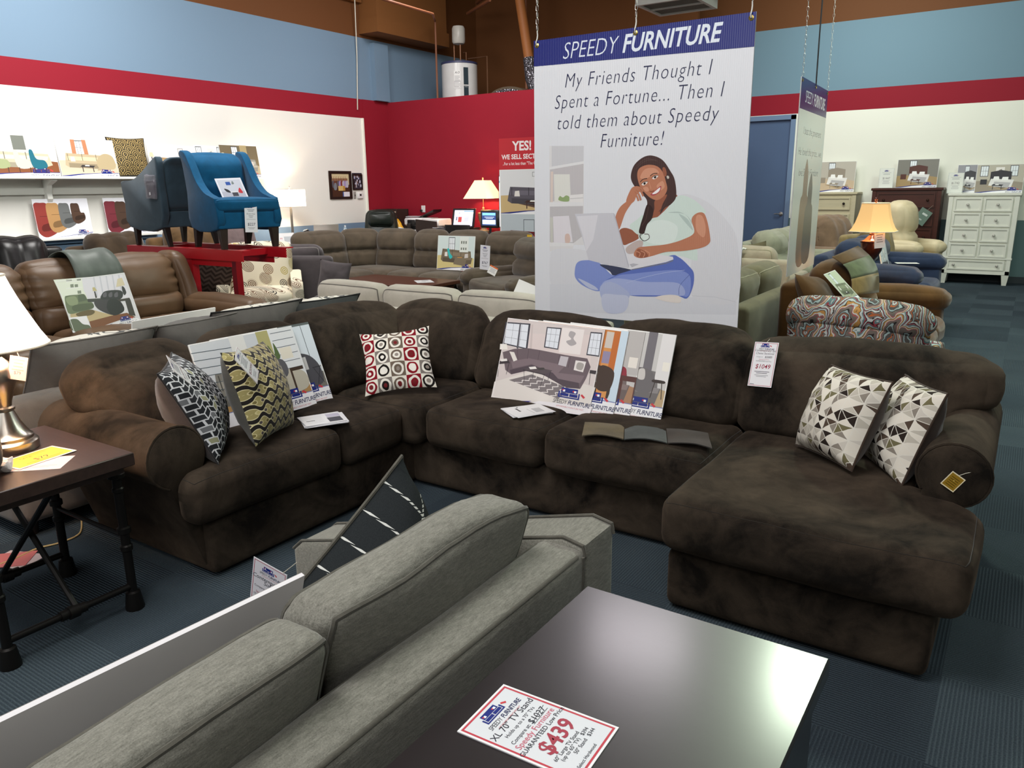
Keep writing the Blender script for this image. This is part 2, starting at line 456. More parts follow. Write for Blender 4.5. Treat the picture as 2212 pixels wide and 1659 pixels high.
# the white drywall panel stops short of the office corner, which is red
struct('trim_1', box(XL, XL+.02, 10.44, YP, .0, ZT), paint(RED, 'red_wall_paint'), smooth=False)
struct('trim_2', box(XL, XL+.03, 10.41, 10.44, .9, 2.77), paint((240, 240, 228), 'panel_edge_paint'), smooth=False)
struct('trim_3', box(XL, XL+.1, 10.72, YP, ZT, 4.03), paint(BLU, 'blue_column_paint'), smooth=False)
back_m = banded([(.97, (98, 122, 124)), (2.74, (234, 234, 222)), (ZT-.01, RED), (4.14, (112, 140, 156)), (9, BRN)], 'back_wall_paint')
struct('wall_back', [box(-12, -4.62, YB, YB+.2, 0, 5.4), box(-3.66, 6, YB, YB+.2, 0, 5.4), box(-4.62, -3.66, YB, YB+.2, 2.72, 5.4)], back_m, smooth=False)
red_m = paint(RED, 'red_partition_paint')
struct('wall_office', box(XL, -5.3, YP, YP+.12, 0, ZT-.01), red_m, smooth=False)
struct('wall_office_side', box(-5.42, -5.3, YP+.12, YB, 0, ZT-.01), red_m, smooth=False)
struct('ceiling_office', box(XL, -5.42, YP+.12, YB, ZT-.1, ZT-.02), brown_m, smooth=False)
struct('wall_brown_loft', box(XL, -5.3, 13.9, 14.0, ZT-.02, 5.4), brown_m, smooth=False)
struct('wall_right', box(5.0, 5.2, -5, 16, 0, 5.4), back_m, smooth=False)
struct('wall_front', box(-12, 6, -5.2, -5.0, 0, 5.4), paint(WH), smooth=False)
struct('baseboard_back', box(-3.6, 5, YB-.02, YB, 0, .1), paint((60, 66, 70), 'baseboard_paint'), smooth=False)
struct('baseboard_left', box(XL, XL+.02, -5, 10.4, 0, .1), paint((60, 66, 70), 'baseboard_paint'), smooth=False)
# soffit box under the ceiling over the office corner, and a lower shelf along the left wall
bx = paint((122, 78, 40), 'brown_soffit_paint', .8)
struct('trim_4', [box(XL, -9.65, 10.5, 12.4, 4.36, 5.3), box(XL, -9.62, 10.47, 12.43, 4.14, 4.38)], bx, smooth=False)
struct('trim_5', [box(XL, XL+.10, 4, 10.47, 4.62, 4.72)], bx, smooth=False)
# blue door with frame
db = paint((78, 98, 130), 'blue_door_paint', .5)
dr = struct('door_1', box(-4.57, -3.72, YB+.03, YB+.08, 0.02, 2.66), db, smooth=False)
dr['label'] = 'blue door with lever handle'
part('door_frame', [box(-4.64, -4.56, YB-.03, YB+.09, 0, 2.72), box(-3.73, -3.65, YB-.03, YB+.09, 0, 2.72), box(-4.64, -3.65, YB-.03, YB+.09, 2.65, 2.73)], paint((108, 130, 160), 'blue_frame_paint', .5), dr, smooth=False)
part('door_handle', [lathe([(.035, 0), (.035, .012), (.012, .014), (.012, .05)], 12), tube([(0, 0, .05), (.04, 0, .055), (.11, 0, .05)], .01, 8)], plain((190, 190, 186), .25, .5, 1.0), dr, mx=M.Translation((-3.8, YB+.03, 1.04)) @ M.Rotation(PI/2, 4, 'X') @ M.Rotation(PI, 4, 'Z'))
# ---- ceiling things
vent_m = plain((206, 204, 200), .5); grille = plain((120, 116, 110), .7)
def ceiling_vent(x, y, z, label):
    t = thing('ceiling_vent', label, 'air vent', (x, y, z), 0, 'white air vents under the ceiling')
    g = G()
    for q in (box(-.37, .37, -.37, -.33, 0, .22), box(-.37, .37, .33, .37, 0, .22), box(-.37, -.33, -.33, .33, 0, .22), box(.33, .37, -.33, .33, 0, .22), box(-.37, .37, -.37, .37, .2, .22), box(-.33, .33, -.012, .012, .0, .04)): g.add(q)
    g.obj('housing', vent_m, t, smooth=False)
    part('grille', [box(-.33, .33, -.33+.033*i, -.318+.033*i, .015, .03) for i in range(20)], grille, t, smooth=False)
    part('duct_neck', lathe([(.2, .22), (.2, 1.0)], 16), bx, t); return t
VD = 9.2
p1 = EYE+ray(1462, 12)*VD; p2 = EYE+ray(1585, -8)*VD
ceiling_vent(p1.x, p1.y, p1.z-.02, 'white square ceiling vent hanging above the middle of the big poster')
ceiling_vent(p2.x, p2.y, p2.z+.08, 'white square ceiling vent cut by the top edge, over the right of the big poster')
# ---- loft over the office: water heater, duct, pipes
def water_heater():
    t = thing('water_heater', 'white cylindrical water heater standing on top of the red partition', 'water heater', (-9.07, 12.0, ZT-.012))
    wm = plain((214, 214, 212), .25, .5, name='white_enamel')
    part('tank', lathe([(.3, 0), (.325, .02), (.325, .66), (.3, .69), (0, .7)], 32), wm, t)
    part('top_ring', lathe([(.327, .655), (.333, .66), (.333, .69), (.3, .7)], 32), plain((58, 62, 96), .4), t)
    p = Print(); p.rect((226, 226, 224), -.06, 0, .06, .3)
    p.text((30, 30, 34), 'A.O', -.0, .255, .05, .2, .01)
    for i in range(9): p.rect((150, 150, 152), -.05, .03+i*.022, .045-.02*(i % 3 == 0), .038+i*.022)
    p.frame((120, 120, 122), -.055, .02, .055, .13, .004)
    p.obj('rating_label', t, loc=(.165, -.286, .22), rot=(0, 0, rad(30)))
    p = Print(); p.rect((30, 46, 56), -.045, .02, .045, .25); p.rect((200, 200, 200), -.03, .23, .03, .236); p.rect((30, 46, 56), -.045, .27, .045, .56)
    p.obj('access_panel', t, loc=(.275, -.175, .02), rot=(0, 0, rad(58)))
    part('pipes', [tube([(-.11, 0, .69), (-.11, 0, 1.02)], .012), tube([(.03, 0, .69), (.03, 0, 1.02)], .014), tube([(.16, 0, .69), (.16, 0, .86), (.1, 0, .86)], .01), tube([(.2, .0, .75), (.62, 0, .75), (.62, 0, .1)], .012)], plain((120, 84, 60), .35, .5, .6), t)
    part('expansion_tank', lathe([(.03, 1.0), (.1, 1.02), (.118, 1.05), (.118, 1.27), (.1, 1.31), (0, 1.32)], 24), plain((186, 184, 176), .35), t)
water_heater()
def foil():
    m = Mat('foil_duct', .3, .5, .75); d = m.voro(30.0)[0]; m.base(m.ramp(d, [(0, (40, 40, 48)), (1, (150, 148, 156))])); m.bump(d, 1.0, .02); return m.m
fm = foil()
a, b = ony(1122, 0, 12.2), ony(1142, 125, 12.2)
pt = thing('duct_pipe', 'brown duct pipe with a foil sleeve rising from the loft', 'duct', (b.x, 12.2, ZT))
part('pipe', tube([(a.x-b.x-.1, 0, a.z-ZT+.6), (0, 0, b.z-ZT)], .085, 16), plain((150, 92, 46), .6), pt)
c2 = ony(1150, 195, 12.2)
part('foil_sleeve', tube([(0, 0, b.z-ZT), (.05, 0, (b.z-ZT)*.5), (.18, 0, .05)], [.1, .11, .12], 16), fm, pt)
hp = thing('insulation_hump', 'rounded foil duct hump lying on the loft behind the partition', 'duct', (ony(1076, 200, 11.8).x+.12, 12.3, ZT-.012))
part('hump', prism(arc(0, 0, .42, 0, 180, 16, .2), -.4, .4, 'y'), plain((92, 80, 64), .6), hp)
part('foil_face', prism(arc(0, 0, .38, 0, 180, 16, .16), -.42, -.4, 'y'), fm, hp)
def rod(name, label, pts, r, m, cat='pipe'):
    o = part(name, tube(pts, r, 8), m, None); return tag(o, label, cat)
cop = plain((128, 78, 50), .5)
q = lambda x, y, d: tuple(EYE+ray(x, y)*d)
rod('sprinkler_pipe', 'thin brown pipe bent down from the soffit to the red partition', [q(820, -4, 9.9), q(935, 30, 11.2), (-9.32, 11.65, 4.45), (-9.32, 11.65, ZT)], .018, cop)
rod('vertical_pipe', 'thin brown pipe standing on the loft right of the water heater', [(-8.1, 12.75, ZT-.015), (-8.1, 12.75, 5.3)], .025, cop)
rod('ceiling_pipe', 'brown pipe running under the loft ceiling', [(-9.3, 12.6, 4.72), (-8.3, 11.9, 4.7), (-8.25, 11.9, 4.85), (-9.3, 12.9, 4.95)], .03, cop)
wx = onx(775, 220, XL+.06); rod('white_conduit', 'thin white cable hanging down the left wall near the office corner', [tuple(onx(766, -5, XL+.12)), tuple(onx(771, 120, XL+.03)), (XL+.02, wx.y, 2.9)], .009, plain((214, 210, 196), .5), 'cable')
# ---- left wall shelves
sh_m = paint((238, 238, 232), 'white_shelf_paint', .45)
t = thing('wall_shelf', 'long white wall shelf holding pictures above the recliners', 'shelf', (XL+.02, 5.0, 1.75))
part('shelf_board', box(0, .28, -3.4, 2.95, -.03, 0, .004), sh_m, t)
for y in (-1.6, -.1, 1.15, 2.5):
    part('bracket', [prism([(0, -.03), (.24, -.03), (.24, -.05), (.1, -.1), (.07, -.2), (.08, -.26), (.03, -.34), (0, -.34)], y-.03, y+.03, 'y')], sh_m, t)
t = thing('wall_ledge', 'low white ledge along the left wall above the blue wainscot', 'ledge', (XL+.02, 4.5, 1.02))
part('ledge_board', box(0, .14, -3.5, 1.75, -.025, 0, .004), sh_m, t)
part('moulding', [box(0, .05, -3.5, 1.75, -.07, -.025), box(0, .025, -3.5, 1.75, -.16, -.09)], paint((132, 160, 190), 'blue_moulding_paint'), t, smooth=False)
part('cleat', box(0, .03, -3.5, 1.75, .52, .6), sh_m, t, smooth=False)

# ================================================================== BROWN SECTIONAL
def plush(c, name, nap=.6, sheen=.22):
    m = Mat(name, .92, .12, 0, sheen)
    a = m.noise(2.2, 5.0, .6, dist=1.2); b = m.noise(9.0, 4.0, .65, dist=.8); w_ = m.noise(420.0, 1.0)
    f = (a-.5)*2.6+(b-.5)*1.1+(w_-.5)*.3+.45
    m.base(m.mix(tuple(x*(1-nap) for x in c), tuple(min(255, x*(1+nap)) for x in c), f))
    m.b.inputs['Sheen Tint'].default_value = lin((150, 130, 112))+(1,)
    m.bump(w_*.6+b*.7, .3, .004); return m.m
choc = plush((43, 37, 31), 'chocolate_plush')
sec = thing('sectional_sofa', 'large chocolate brown plush sectional with rolled arms and a chaise end', 'sofa', (0, 0, 0))
def sp(name, q, m=choc): return part(name, q, m, sec, ang=60)
# bases
sp('base', [Soft(.9, 2.14, .25, .03, n=6, at=(-3.07, 2.78, .14)).vf()])
sp('base', [Soft(1.66, .89, .25, .03, n=6, at=(-1.80, 3.405, .14)).vf()])
sp('base', [Soft(.885, 1.36, .235, .035, n=8, wob=.004, at=(-.54, 3.17, .13)).vf()])
# back frames
sp('back_frame', [Soft(.2, 2.2, .46, .05, n=6, at=(-3.47, 2.77, .48)).vf()])
sp('back_frame', [Soft(3.4, .18, .46, .05, n=8, at=(-1.83, 3.78, .48)).vf()])
seam_m = fabric((40, 35, 30), .1, 30, name='seam_thread')
def seat(x0, x1, y0, y1, z0, z1, seed, df=None, crown=.02, front=None):
    s = Soft(x1-x0, y1-y0, z1-z0, .06, (.012, .012, crown), n=14, k=4, wob=.008, freq=3.0, seed=seed, at=(0, 0, 0))
    cx_, cy_, cz_ = (x0+x1)/2, (y0+y1)/2, (z0+z1)/2
    s.df = lambda q: (df(V((q.x+cx_, q.y+cy_, q.z+cz_))) if df else V((q.x+cx_, q.y+cy_, q.z+cz_)))
    o = sp('seat_cushion', [s.vf()])
    part('seam', s.pipe(2, 1, .0016), seam_m, o)
    return o
def tsm(x): x = max(0, min(1, x)); return x*x*(3-2*x)
def lseat(q):       # T-cushion: only the front lip passes the arm
    t = tsm((-2.67-q.x)/.06)
    if q.y < 2.0: q.y = 2.0-(2.0-q.y)*(1-t*.34)
    return q
seat(-3.12, -2.575, 1.625, 2.435, .255, .47, 1, lseat)
seat(-3.12, -2.575, 2.44, 2.87, .255, .47, 2)
seat(-3.15, -2.495, 2.86, 3.47, .255, .475, 3, None, .012)
seat(-2.49, -1.785, 2.89, 3.47, .255, .468, 4)
seat(-1.775, -.99, 2.885, 3.47, .255, .468, 5)
def cseat(q):
    t = tsm((q.y-2.93)/.06)
    if q.x > -.5: q.x = -.5+(q.x+.5)*(1-t*.45)
    d = (q.x+.34)**2/.05+(q.y-2.62)**2/.012       # a dent left by someone's weight
    if q.z > .42: q.z -= .022*math.exp(-d)
    return q
seat(-1.0, -.015, 2.44, 3.47, .25, .465, 6, cseat)
# rolled arms
def roll_arm(body0, body1, cu, cz_, r, a0, a1, ax, sgn):
    """outline in the (u, z) plane; sgn=+1 when the body lies at larger u than the roll's centre"""
    o = [(body0, .03), (body1, .03), (body1, cz_-r*.55)]
    arc_ = arc(cu, cz_, r, -35, 250, 22)
    pts = o+arc_ if sgn > 0 else None
    if sgn < 0:
        pts = [(2*cu-u, z) for u, z in ([(2*cu-body1, .03), (2*cu-body0, .03), (2*cu-body0, cz_-r*.55)]+arc_)]
    return prism(pts, a0, a1, ax, .03, 4), pts
la, lp = roll_arm(1.715, 1.80, 1.635, .545, .125, -3.5, -2.665, 'x', 1)
sp('arm', [la]); 
sp('arm_welt', [tube([(-2.672, u*.985+1.635*.015, z) for u, z in lp[3:]], .006, 6)])
ra, rp = roll_arm(-.21, -.10, -.117, .565, .115, 2.92, 3.86, 'y', -1)
sp('arm', [ra])
sp('arm_welt', [tube([(u, 2.928, z) for u, z in rp[3:]], .006, 6)])
# back cushions: leaning, crowned, wrinkled
def bcush(w_, d, h, loc, yaw, lean, seed, top=.03, ends=(0, 0), wob=.011, cr=.05):
    """local: x along the back, faces -y, z up from the cushion's base"""
    s = Soft(w_, d, h, min(d, h)*.46, (.02, cr, .015), n=14, k=5, wob=wob, freq=4.2, seed=seed)
    def df(q):
        t = 2*q.x/w_; z = q.z+h/2
        z -= top*abs(t)**3*(z/h)
        for side, e in ((-1, ends[0]), (1, ends[1])):   # an end that rides up on a rolled arm
            if e: k = tsm((t*side-.55)/.25); z = z+(h-z)*e*k
        y = q.y+lean*z
        y += .008*math.sin(q.x*9+seed)*math.exp(-((z/h-.6)/.3)**2)
        return V((q.x, y, z))
    s.df = df
    m = M.Translation(loc) @ M.Rotation(rad(yaw), 4, 'Z')
    return part('back_cushion', [s.vf()], choc, sec, mx=m, ang=70)
bcush(.80, .27, .44, (-2.155, 3.46, .43), 0, .42, 11)
bcush(.78, .27, .45, (-1.395, 3.46, .43), 0, .42, 12)
bcush(1.03, .28, .45, (-.545, 3.47, .42), 0, .38, 13, top=.035, ends=(0, .5))
bcush(.72, .27, .45, (-2.93, 3.47, .43), 3, .40, 14, top=.05)
bcush(.86, .28, .46, (-3.15, 3.18, .43), 88, .42, 15, top=.03, wob=.016)
bcush(.66, .28, .44, (-3.16, 2.53, .43), 90, .42, 16, top=.03, wob=.014)
bcush(.62, .29, .455, (-3.16, 1.895, .42), 90, .40, 17, top=.05, ends=(.42, 0), wob=.014)
# ------------------------------------------------------------------ throw pillows
def pillow(name, label, mf, mb, w_, h, t, loc, rot, cat='cushion', welt=None, group=None, pinch=.07, seed=1.0, n=22, gusset=False, back=1.0, pw=.5, wr=1.0):
    """origin at the middle of the lower edge, patterned side faces -y"""
    root = thing(name, label, cat, loc, 0, group, rot)
    def pt(u, v, side):
        x = w_/2*u*(1-pinch*(1-v*v)); z = h/2*v*(1-pinch*(1-u*u))
        e = max(0, (1-u*u)*(1-v*v))**pw
        y = side*t/2*e*(back if side > 0 else 1)
        if gusset: y = side*t/2*(.55+.45*e)
        k = noise.noise(V((u*2.3+seed, v*2.3, side*1.7)))*.012*e*wr + noise.noise(V((u*6+seed, v*6, side)))*.004*e*wr + .006*wr*e*math.sin((u*3+v*2+seed)*4)*max(0, abs(u*v))
        return V((x, y+k*side, z+h/2))
    for side, nm, m in ((-1, 'front_cover', mf), (1, 'back_cover', mb)):
        vs = [pt(-1+2*i/n, -1+2*j/n, side) for j in range(n+1) for i in range(n+1)]
        fs = [[j*(n+1)+i, j*(n+1)+i+1, (j+1)*(n+1)+i+1, (j+1)*(n+1)+i] for j in range(n) for i in range(n)]
        part(nm, (vs, fs), m, root, ang=80, fixn=False)
    ring = [(-1+2*i/n, -1) for i in range(n)]+[(1, -1+2*i/n) for i in range(n)]+[(1-2*i/n, 1) for i in range(n)]+[(-1, 1-2*i/n) for i in range(n)]
    if gusset:
        vs, fs = [], []; m_ = len(ring)
        for u, v in ring: vs += [pt(u, v, -1), pt(u, v, 1)]
        for i in range(m_): k = (i+1) % m_; fs.append([2*i, 2*k, 2*k+1, 2*i+1])
        part('side_band', (vs, fs), mb, root, ang=80)
    if welt: part('welt', tube([pt(u, v, -1 if gusset else 0) for u, v in ring], .0045, 6, True), welt, root)
    return root
def er(a, b, c): return (rad(a), rad(b), rad(c))
def pat_zig():
    m = Mat('zigzag_brick_weave', .85, .2); x, _, z = m.xyz(); c = .025
    row = (z+(x/c).pp(1.0)*c*.7+1.0)/.027; col = x/c+40.0
    f = row.fr(); g = (col+row.fl()*.5).fr()
    line = f.lt(.2).mx(g.lt(.14)); h = m.white((col+row.fl()*.5).fl(), row.fl())
    body = m.ramp(h, [(0, (36, 38, 42)), (.55, (50, 52, 56)), (.72, (112, 114, 118)), (.88, (150, 150, 120)), (.95, (46, 48, 52))], 'CONSTANT')
    m.base(m.mix(body, (206, 208, 212), line)); m.bump(line, .3, .002); return m.m
def pat_ogee():
    m = Mat('wavy_link_velvet', .8, .2, 0, .2); x, _, z = m.xyz(); P = .044
    row = z/P+20.0; wv = (x*(2*PI/.058)+row.fl()*PI).sn()*.24
    d = ((z/P+20.0)-wv).fr()-.5; d = d.ab()
    band = d.lt(.2); edge = d.lt(.27)
    v = (z/P+20.5).fr()-.5
    u2 = (x/.029+.5).fr()-.5
    dot = ((u2*u2)*.45+v*v).lt(.022)
    ring = ((u2*u2)*.45+v*v).lt(.045)
    hh = m.white((x/.029+.5).fl(), (z/P+20.5).fl()); dc = m.ramp(hh, [(0, (112, 102, 60)), (.35, (78, 70, 70)), (.7, (176, 166, 112))], 'CONSTANT')
    c = m.mix((150, 140, 92), (196, 186, 140), ring); c = m.mix(c, dc, dot)
    c = m.mix(c, (206, 198, 156), edge); c = m.mix(c, (28, 24, 22), band); m.base(c); m.bump(band, .4, .003); return m.m
def pat_circ():
    m = Mat('circle_patchwork', .9, .15); x, _, z = m.xyz(); T = .077
    ix, iz = (x/T+20.5).fl(), (z/T+20.0).fl(); u = (x/T+20.5).fr()-.5; v = (z/T+20.0).fr()-.5
    wob = m.noise(28.0, 1.0); h = m.white(ix, iz)
    r = (u*u+v*v*.9).sq()+(wob-.5)*.16
    par = (ix+iz).mod(2.0); k = (ix+30.0).mod(3.0)
    dark = m.mix(m.mix((134, 24, 38), (34, 30, 28), k.gt(.5)), (112, 98, 86), k.gt(1.5))
    bg = m.mix((232, 228, 216), m.mix(dark, (130, 122, 116), k.gt(.5).mn(k.lt(1.5))), par)
    outer = m.mix(dark, (236, 232, 222), par); mid = m.mix((236, 232, 222), dark, par)
    core = m.mix(m.mix((150, 140, 132), (120, 40, 44), h.gt(.6)), (238, 234, 226), h.lt(.3))
    c = m.mix(bg, outer, r.lt(.40)); c = m.mix(c, mid, r.lt(.26)); c = m.mix(c, core, r.lt(.13)); m.base(c); return m.m
def pat_tri():
    m = Mat('triangle_print_cotton', .88, .15); x, _, z = m.xyz(); T = .05
    n1, n2 = m.noise(9.0, 1.0), m.noise(9.0, 1.0, vec=m.vec(z+3.0, x))
    X, Z = (x+(n1-.5)*.02)/T+30.0, (z+(n2-.5)*.02)/T+30.0
    u, v = X.fr()-.5, Z.fr()-.5
    tid = u.gt(v)+(u*-1.0).gt(v)*2.0
    h = m.white(X.fl()+.37, Z.fl()+.11, tid+.21)
    c = m.ramp(h, [(0, (222, 216, 204)), (.28, (190, 184, 172)), (.46, (140, 132, 122)), (.60, (112, 106, 78)), (.70, (82, 68, 58)), (.82, (46, 38, 34)), (.93, (206, 200, 190))], 'CONSTANT')
    ed = (u.ab()-v.ab()).ab().lt(.03).mx(u.ab().mx(v.ab()).gt(.475)); m.base(m.mix(c, (222, 218, 208), ed)); return m.m
def pat_plaid():
    m = Mat('windowpane_check_wool', .95, .1); x, _, z = m.xyz(); T = .073
    a = (x/T+10.35).fr()-.5; b = (z/T+10.2).fr()-.5
    tw = ((x+z)*(1/.009)).fr().gt(.35)
    la_ = a.ab().lt(.035).mn(tw); lb = b.ab().lt(.035).mn(tw)
    f = m.noise(500.0, 1.0); m.base(m.mix(m.mix((34, 38, 41), (52, 56, 58), f), (222, 224, 220), la_.mx(lb))); m.bump(la_.mx(lb), .5, .003); return m.m
grey_vel = fabric((66, 60, 60), .15, 8, name='grey_velvet'); grey_felt = fabric((74, 72, 66), .15, 8, name='grey_felt')
brown_chen = fabric((58, 46, 38), .15, 20, name='brown_chenille')
pillow('zigzag_pillow', 'black and white zigzag throw pillow leaning on the left rolled arm', pat_zig(), grey_vel, .43, .43, .23, (-2.798, 1.927, .478), er(-25, 0, 140), welt=fabric((40, 38, 40)), seed=2)
pillow('wave_link_pillow', 'cream and black wavy link throw pillow standing right of the zigzag pillow', pat_ogee(), grey_felt, .42, .42, .22, (-2.711, 2.15, .487), er(-18.2, 4.7, 117.5), seed=5)
pillow('circle_pillow', 'throw pillow with red, black and grey circles in the sectional corner', pat_circ(), pat_circ(), .385, .37, .12, (-2.70, 2.98, .50), er(-36, -5, 41), seed=8, pinch=.1)
tm = pat_tri()
pillow('triangle_pillow', 'triangle print pillow lying flatter, left of the pair on the chaise', tm, brown_chen, .36, .36, .22, (-.578, 3.075, .502), er(-24, -2, -43), welt=brown_chen, seed=11, pinch=.05)
pillow('triangle_pillow', 'triangle print pillow squeezed against the right rolled arm of the chaise', tm, brown_chen, .375, .375, .20, (-.366, 3.14, .46), er(-20, -3, -62), welt=brown_chen, seed=14, pinch=.05)
# ------------------------------------------------------------------ tags and cards
def card(w_, h, paper=(236, 236, 240), border=(176, 60, 78)):
    p = Print(); p.rect(paper, -w_/2, 0, w_/2, h)
    if border: p.frame(border, -w_/2+w_*.035, w_*.035, w_/2-w_*.035, h-w_*.035, w_*.016)
    return p
def lines(p, x0, x1, z0, dz, n, col=(150, 150, 156), t=.35, seed=1):
    r = random.Random(seed)
    for i in range(n): k = r.uniform(0, .18)*(x1-x0); p.rect(col, x0+k, z0-i*dz, x1-k, z0-i*dz+dz*t)
def tagsheet(name, label, w_, h, pr, loc, rot, cat='price tag', group=None, string=None):
    o = part(name, box(-w_/2, w_/2, 0, .0012, 0, h), plain((238, 238, 240), .35, .4, name='laminated_card'), None, smooth=False)
    o.location = loc; o.rotation_euler = rot; tag(o, label, cat, group)
    pr.obj('print', o, printmat(.2), loc=(0, -.0002, 0))
    if string: part('string', tube(string, .0012, 5), plain((200, 196, 180), .6), o)
    return o
w_, h = .115, .205
p = card(w_, h); p.logo(.0, h*.885, w_*.62)
K = (52, 54, 66)
p.text(K, 'Contemporary 3pc', 0, h*.79, w_*.115, .15, -.002); p.text(K, 'Chaise Sectional', 0, h*.725, w_*.115, .15, -.002)
p.text(K, 'Compare at', -w_*.2, h*.655, w_*.055); p.text(K, '$2085', w_*.17, h*.645, w_*.12, .15, -.003)
p.line(K, [(w_*.02, h*.645), (w_*.34, h*.675)], .0006)
p.text((196, 120, 130), 'Speedy Furniture', 0, h*.60, w_*.06); p.text(K, 'GUARANTEED Low Price', 0, h*.56, w_*.06)
p.text((150, 30, 58), '$1049', 0, h*.405, w_*.25, .12, .004); lines(p, -w_*.33, w_*.33, h*.33, h*.035, 2, (90, 90, 100)); lines(p, -w_*.3, w_*.3, h*.25, h*.03, 2)
p.rect(K, -w_*.42, h*.045, -w_*.24, h*.055)
tagsheet('price_tag', 'white and red price tag reading $1049 on the sectional back', w_, h, p, (-.93, 3.395, .672), er(-22, -5, -12), string=[(0, 0, h), (.0, .02, h+.02)])
def pillow_tag(label, loc, rot):
    w_, h = .075, .165; p = card(w_, h); p.logo(0, h*.87, w_*.6); lines(p, -w_*.34, w_*.34, h*.74, h*.055, 5, (110, 112, 124))
    p.text((120, 50, 80), '$2099', 0, h*.3, w_*.3, .15, .003); lines(p, -w_*.3, w_*.3, h*.2, h*.045, 3)
    return tagsheet('price_tag', label, w_, h, p, loc, rot)
for lab, tl, tr, bl, loc, rot in (
        ('narrow price tag on the black and white zigzag pillow', (361, 788), (371, 782), (428, 835), (-2.798, 1.927, .478), er(-25, 0, 140)),
        ('narrow price tag reading $2099 on the wavy link pillow', (500, 765), (517, 762), (557, 816), (-2.711, 2.15, .487), er(-18.2, 4.7, 117.5))):
    mx = pose(loc, rot); nn = mx.to_3x3() @ V((0, -1, 0))
    inv = mx.inverted(); P0 = mx @ V((0, -.089, .3))
    a, c = onplane(*((V(tl)+V(tr))/2), P0, nn), onplane(*bl, P0, nn)
    zz = (a-c).normalized(); xx = zz.cross(nn).normalized(); yy = -nn
    R_ = M((xx, yy, zz)).transposed()
    h = .165; pillow_tag(lab, a-zz*h+nn*.002, R_.to_euler())
p = Print(); w_, h = .05, .06
p.rect((238, 226, 190), -w_/2, 0, w_/2, h); p.rect((150, 118, 38), -w_*.44, h*.06, w_*.44, h*.94)
for i in range(5): p.rect((70, 54, 20), -w_*.3, h*(.2+.13*i), w_*.3, h*(.235+.13*i))
p.rect((238, 214, 120), -.002, h*.56, .002, h*.6)
tagsheet('hang_tag', 'small gold hang tag dangling from the right rolled arm', w_, h, p, (-.132, 2.912, .522), er(0, 33, 8), 'hang tag', string=[(0, -.0, h), (.01, 0, h+.02), (.03, 0, h+.05)])
# swatch strip of three squares lying on the seat
g = G(); cols = [fabric((96, 84, 58), .2, 10, name='olive_swatch'), fabric((70, 74, 72), .2, 10, name='slate_swatch'), fabric((50, 40, 35), .2, 10, name='brown_swatch')]
sw = thing('fabric_swatch', 'strip of three fabric samples, olive, slate and brown, lying on the seat', 'fabric sample', (-1.34, 3.03, .482), 16)
for i in range(3):
    vs, fs = [], []; n = 8
    for b in range(n+1):
        for a in range(n+1):
            u, v = a/n, b/n; x = -.27+i*.188+u*.185+(.03*(1-v)); y = -.105+v*.2-.02*u*(i == 2)
            z = .004+.011*max(0, math.sin((u)*PI))*(.4+.6*(1-v))+.005*noise.noise(V((x*9, y*9, i)))
            vs.append(V((x, y, z)))
    for b in range(n):
        for a in range(n): fs.append([b*(n+1)+a, b*(n+1)+a+1, (b+1)*(n+1)+a+1, (b+1)*(n+1)+a])
    lo = len(vs); vs += [v-V((0, 0, .004)) for v in vs]; fs += [[i_+lo for i_ in f[::-1]] for f in fs]
    part('sample_square', (vs, fs), cols[i], sw, ang=60)
# loose paper piles
def papers(name, label, w_, d, n, loc, rz, seed, kind=0, group=None):
    t = thing(name, label, 'papers', loc, rz, group); r = random.Random(seed)
    for i in range(n):
        a = rad(r.uniform(-5, 5)); o = (r.uniform(-.008, .008), r.uniform(-.008, .008))
        s = part('sheet', box(-w_/2, w_/2, -d/2, d/2, 0, .0012), plain((232, 232, 236), .3, .4, name='paper_sheet'), t, mx=M.Translation((o[0], o[1], .002*i)) @ M.Rotation(a, 4, 'Z'), smooth=False)
    p = Print()
    p.rect((240, 240, 242), -w_*.48, -d*.48, w_*.48, d*.48)
    if kind == 0:
        p.rect((60, 60, 66), -w_*.3, -d*.22, w_*.05, -d*.17); p.rect((60, 60, 66), -w_*.42, -d*.15, -w_*.34, -d*.11); p.rect((188, 188, 192), -w_*.1, d*.12, w_*.3, d*.34); p.line((120, 120, 126), [(-w_*.1, d*.02), (w_*.36, d*.05)], .002)
    else:
        p.rect((96, 96, 104), w_*.1, -d*.38, w_*.42, d*.05); p.rect((200, 196, 214), w_*.12, d*.08, w_*.44, d*.4); p.rect((60, 60, 70), -w_*.4, -d*.1, -w_*.2, -d*.06)
        for i in range(5): p.line((150, 150, 156), [(-w_*.4, -d*.3+i*d*.13), (w_*.0, -d*.26+i*d*.13)], .0016)
    p.obj('print', t, printmat(.15), loc=(0, 0, .0018+.002*(n-1)), rot=(-PI/2, 0, 0)); return t
papers('paper_pile', 'pile of loose white papers at the foot of the boards beside the wavy pillow', .2, .17, 5, (-2.70, 2.42, .486), 60, 3, 1)
papers('paper_pile', 'folded white sheet lying before the big grey sectional picture board', .17, .21, 3, (-1.955, 3.065, .484), -32, 4, 0)

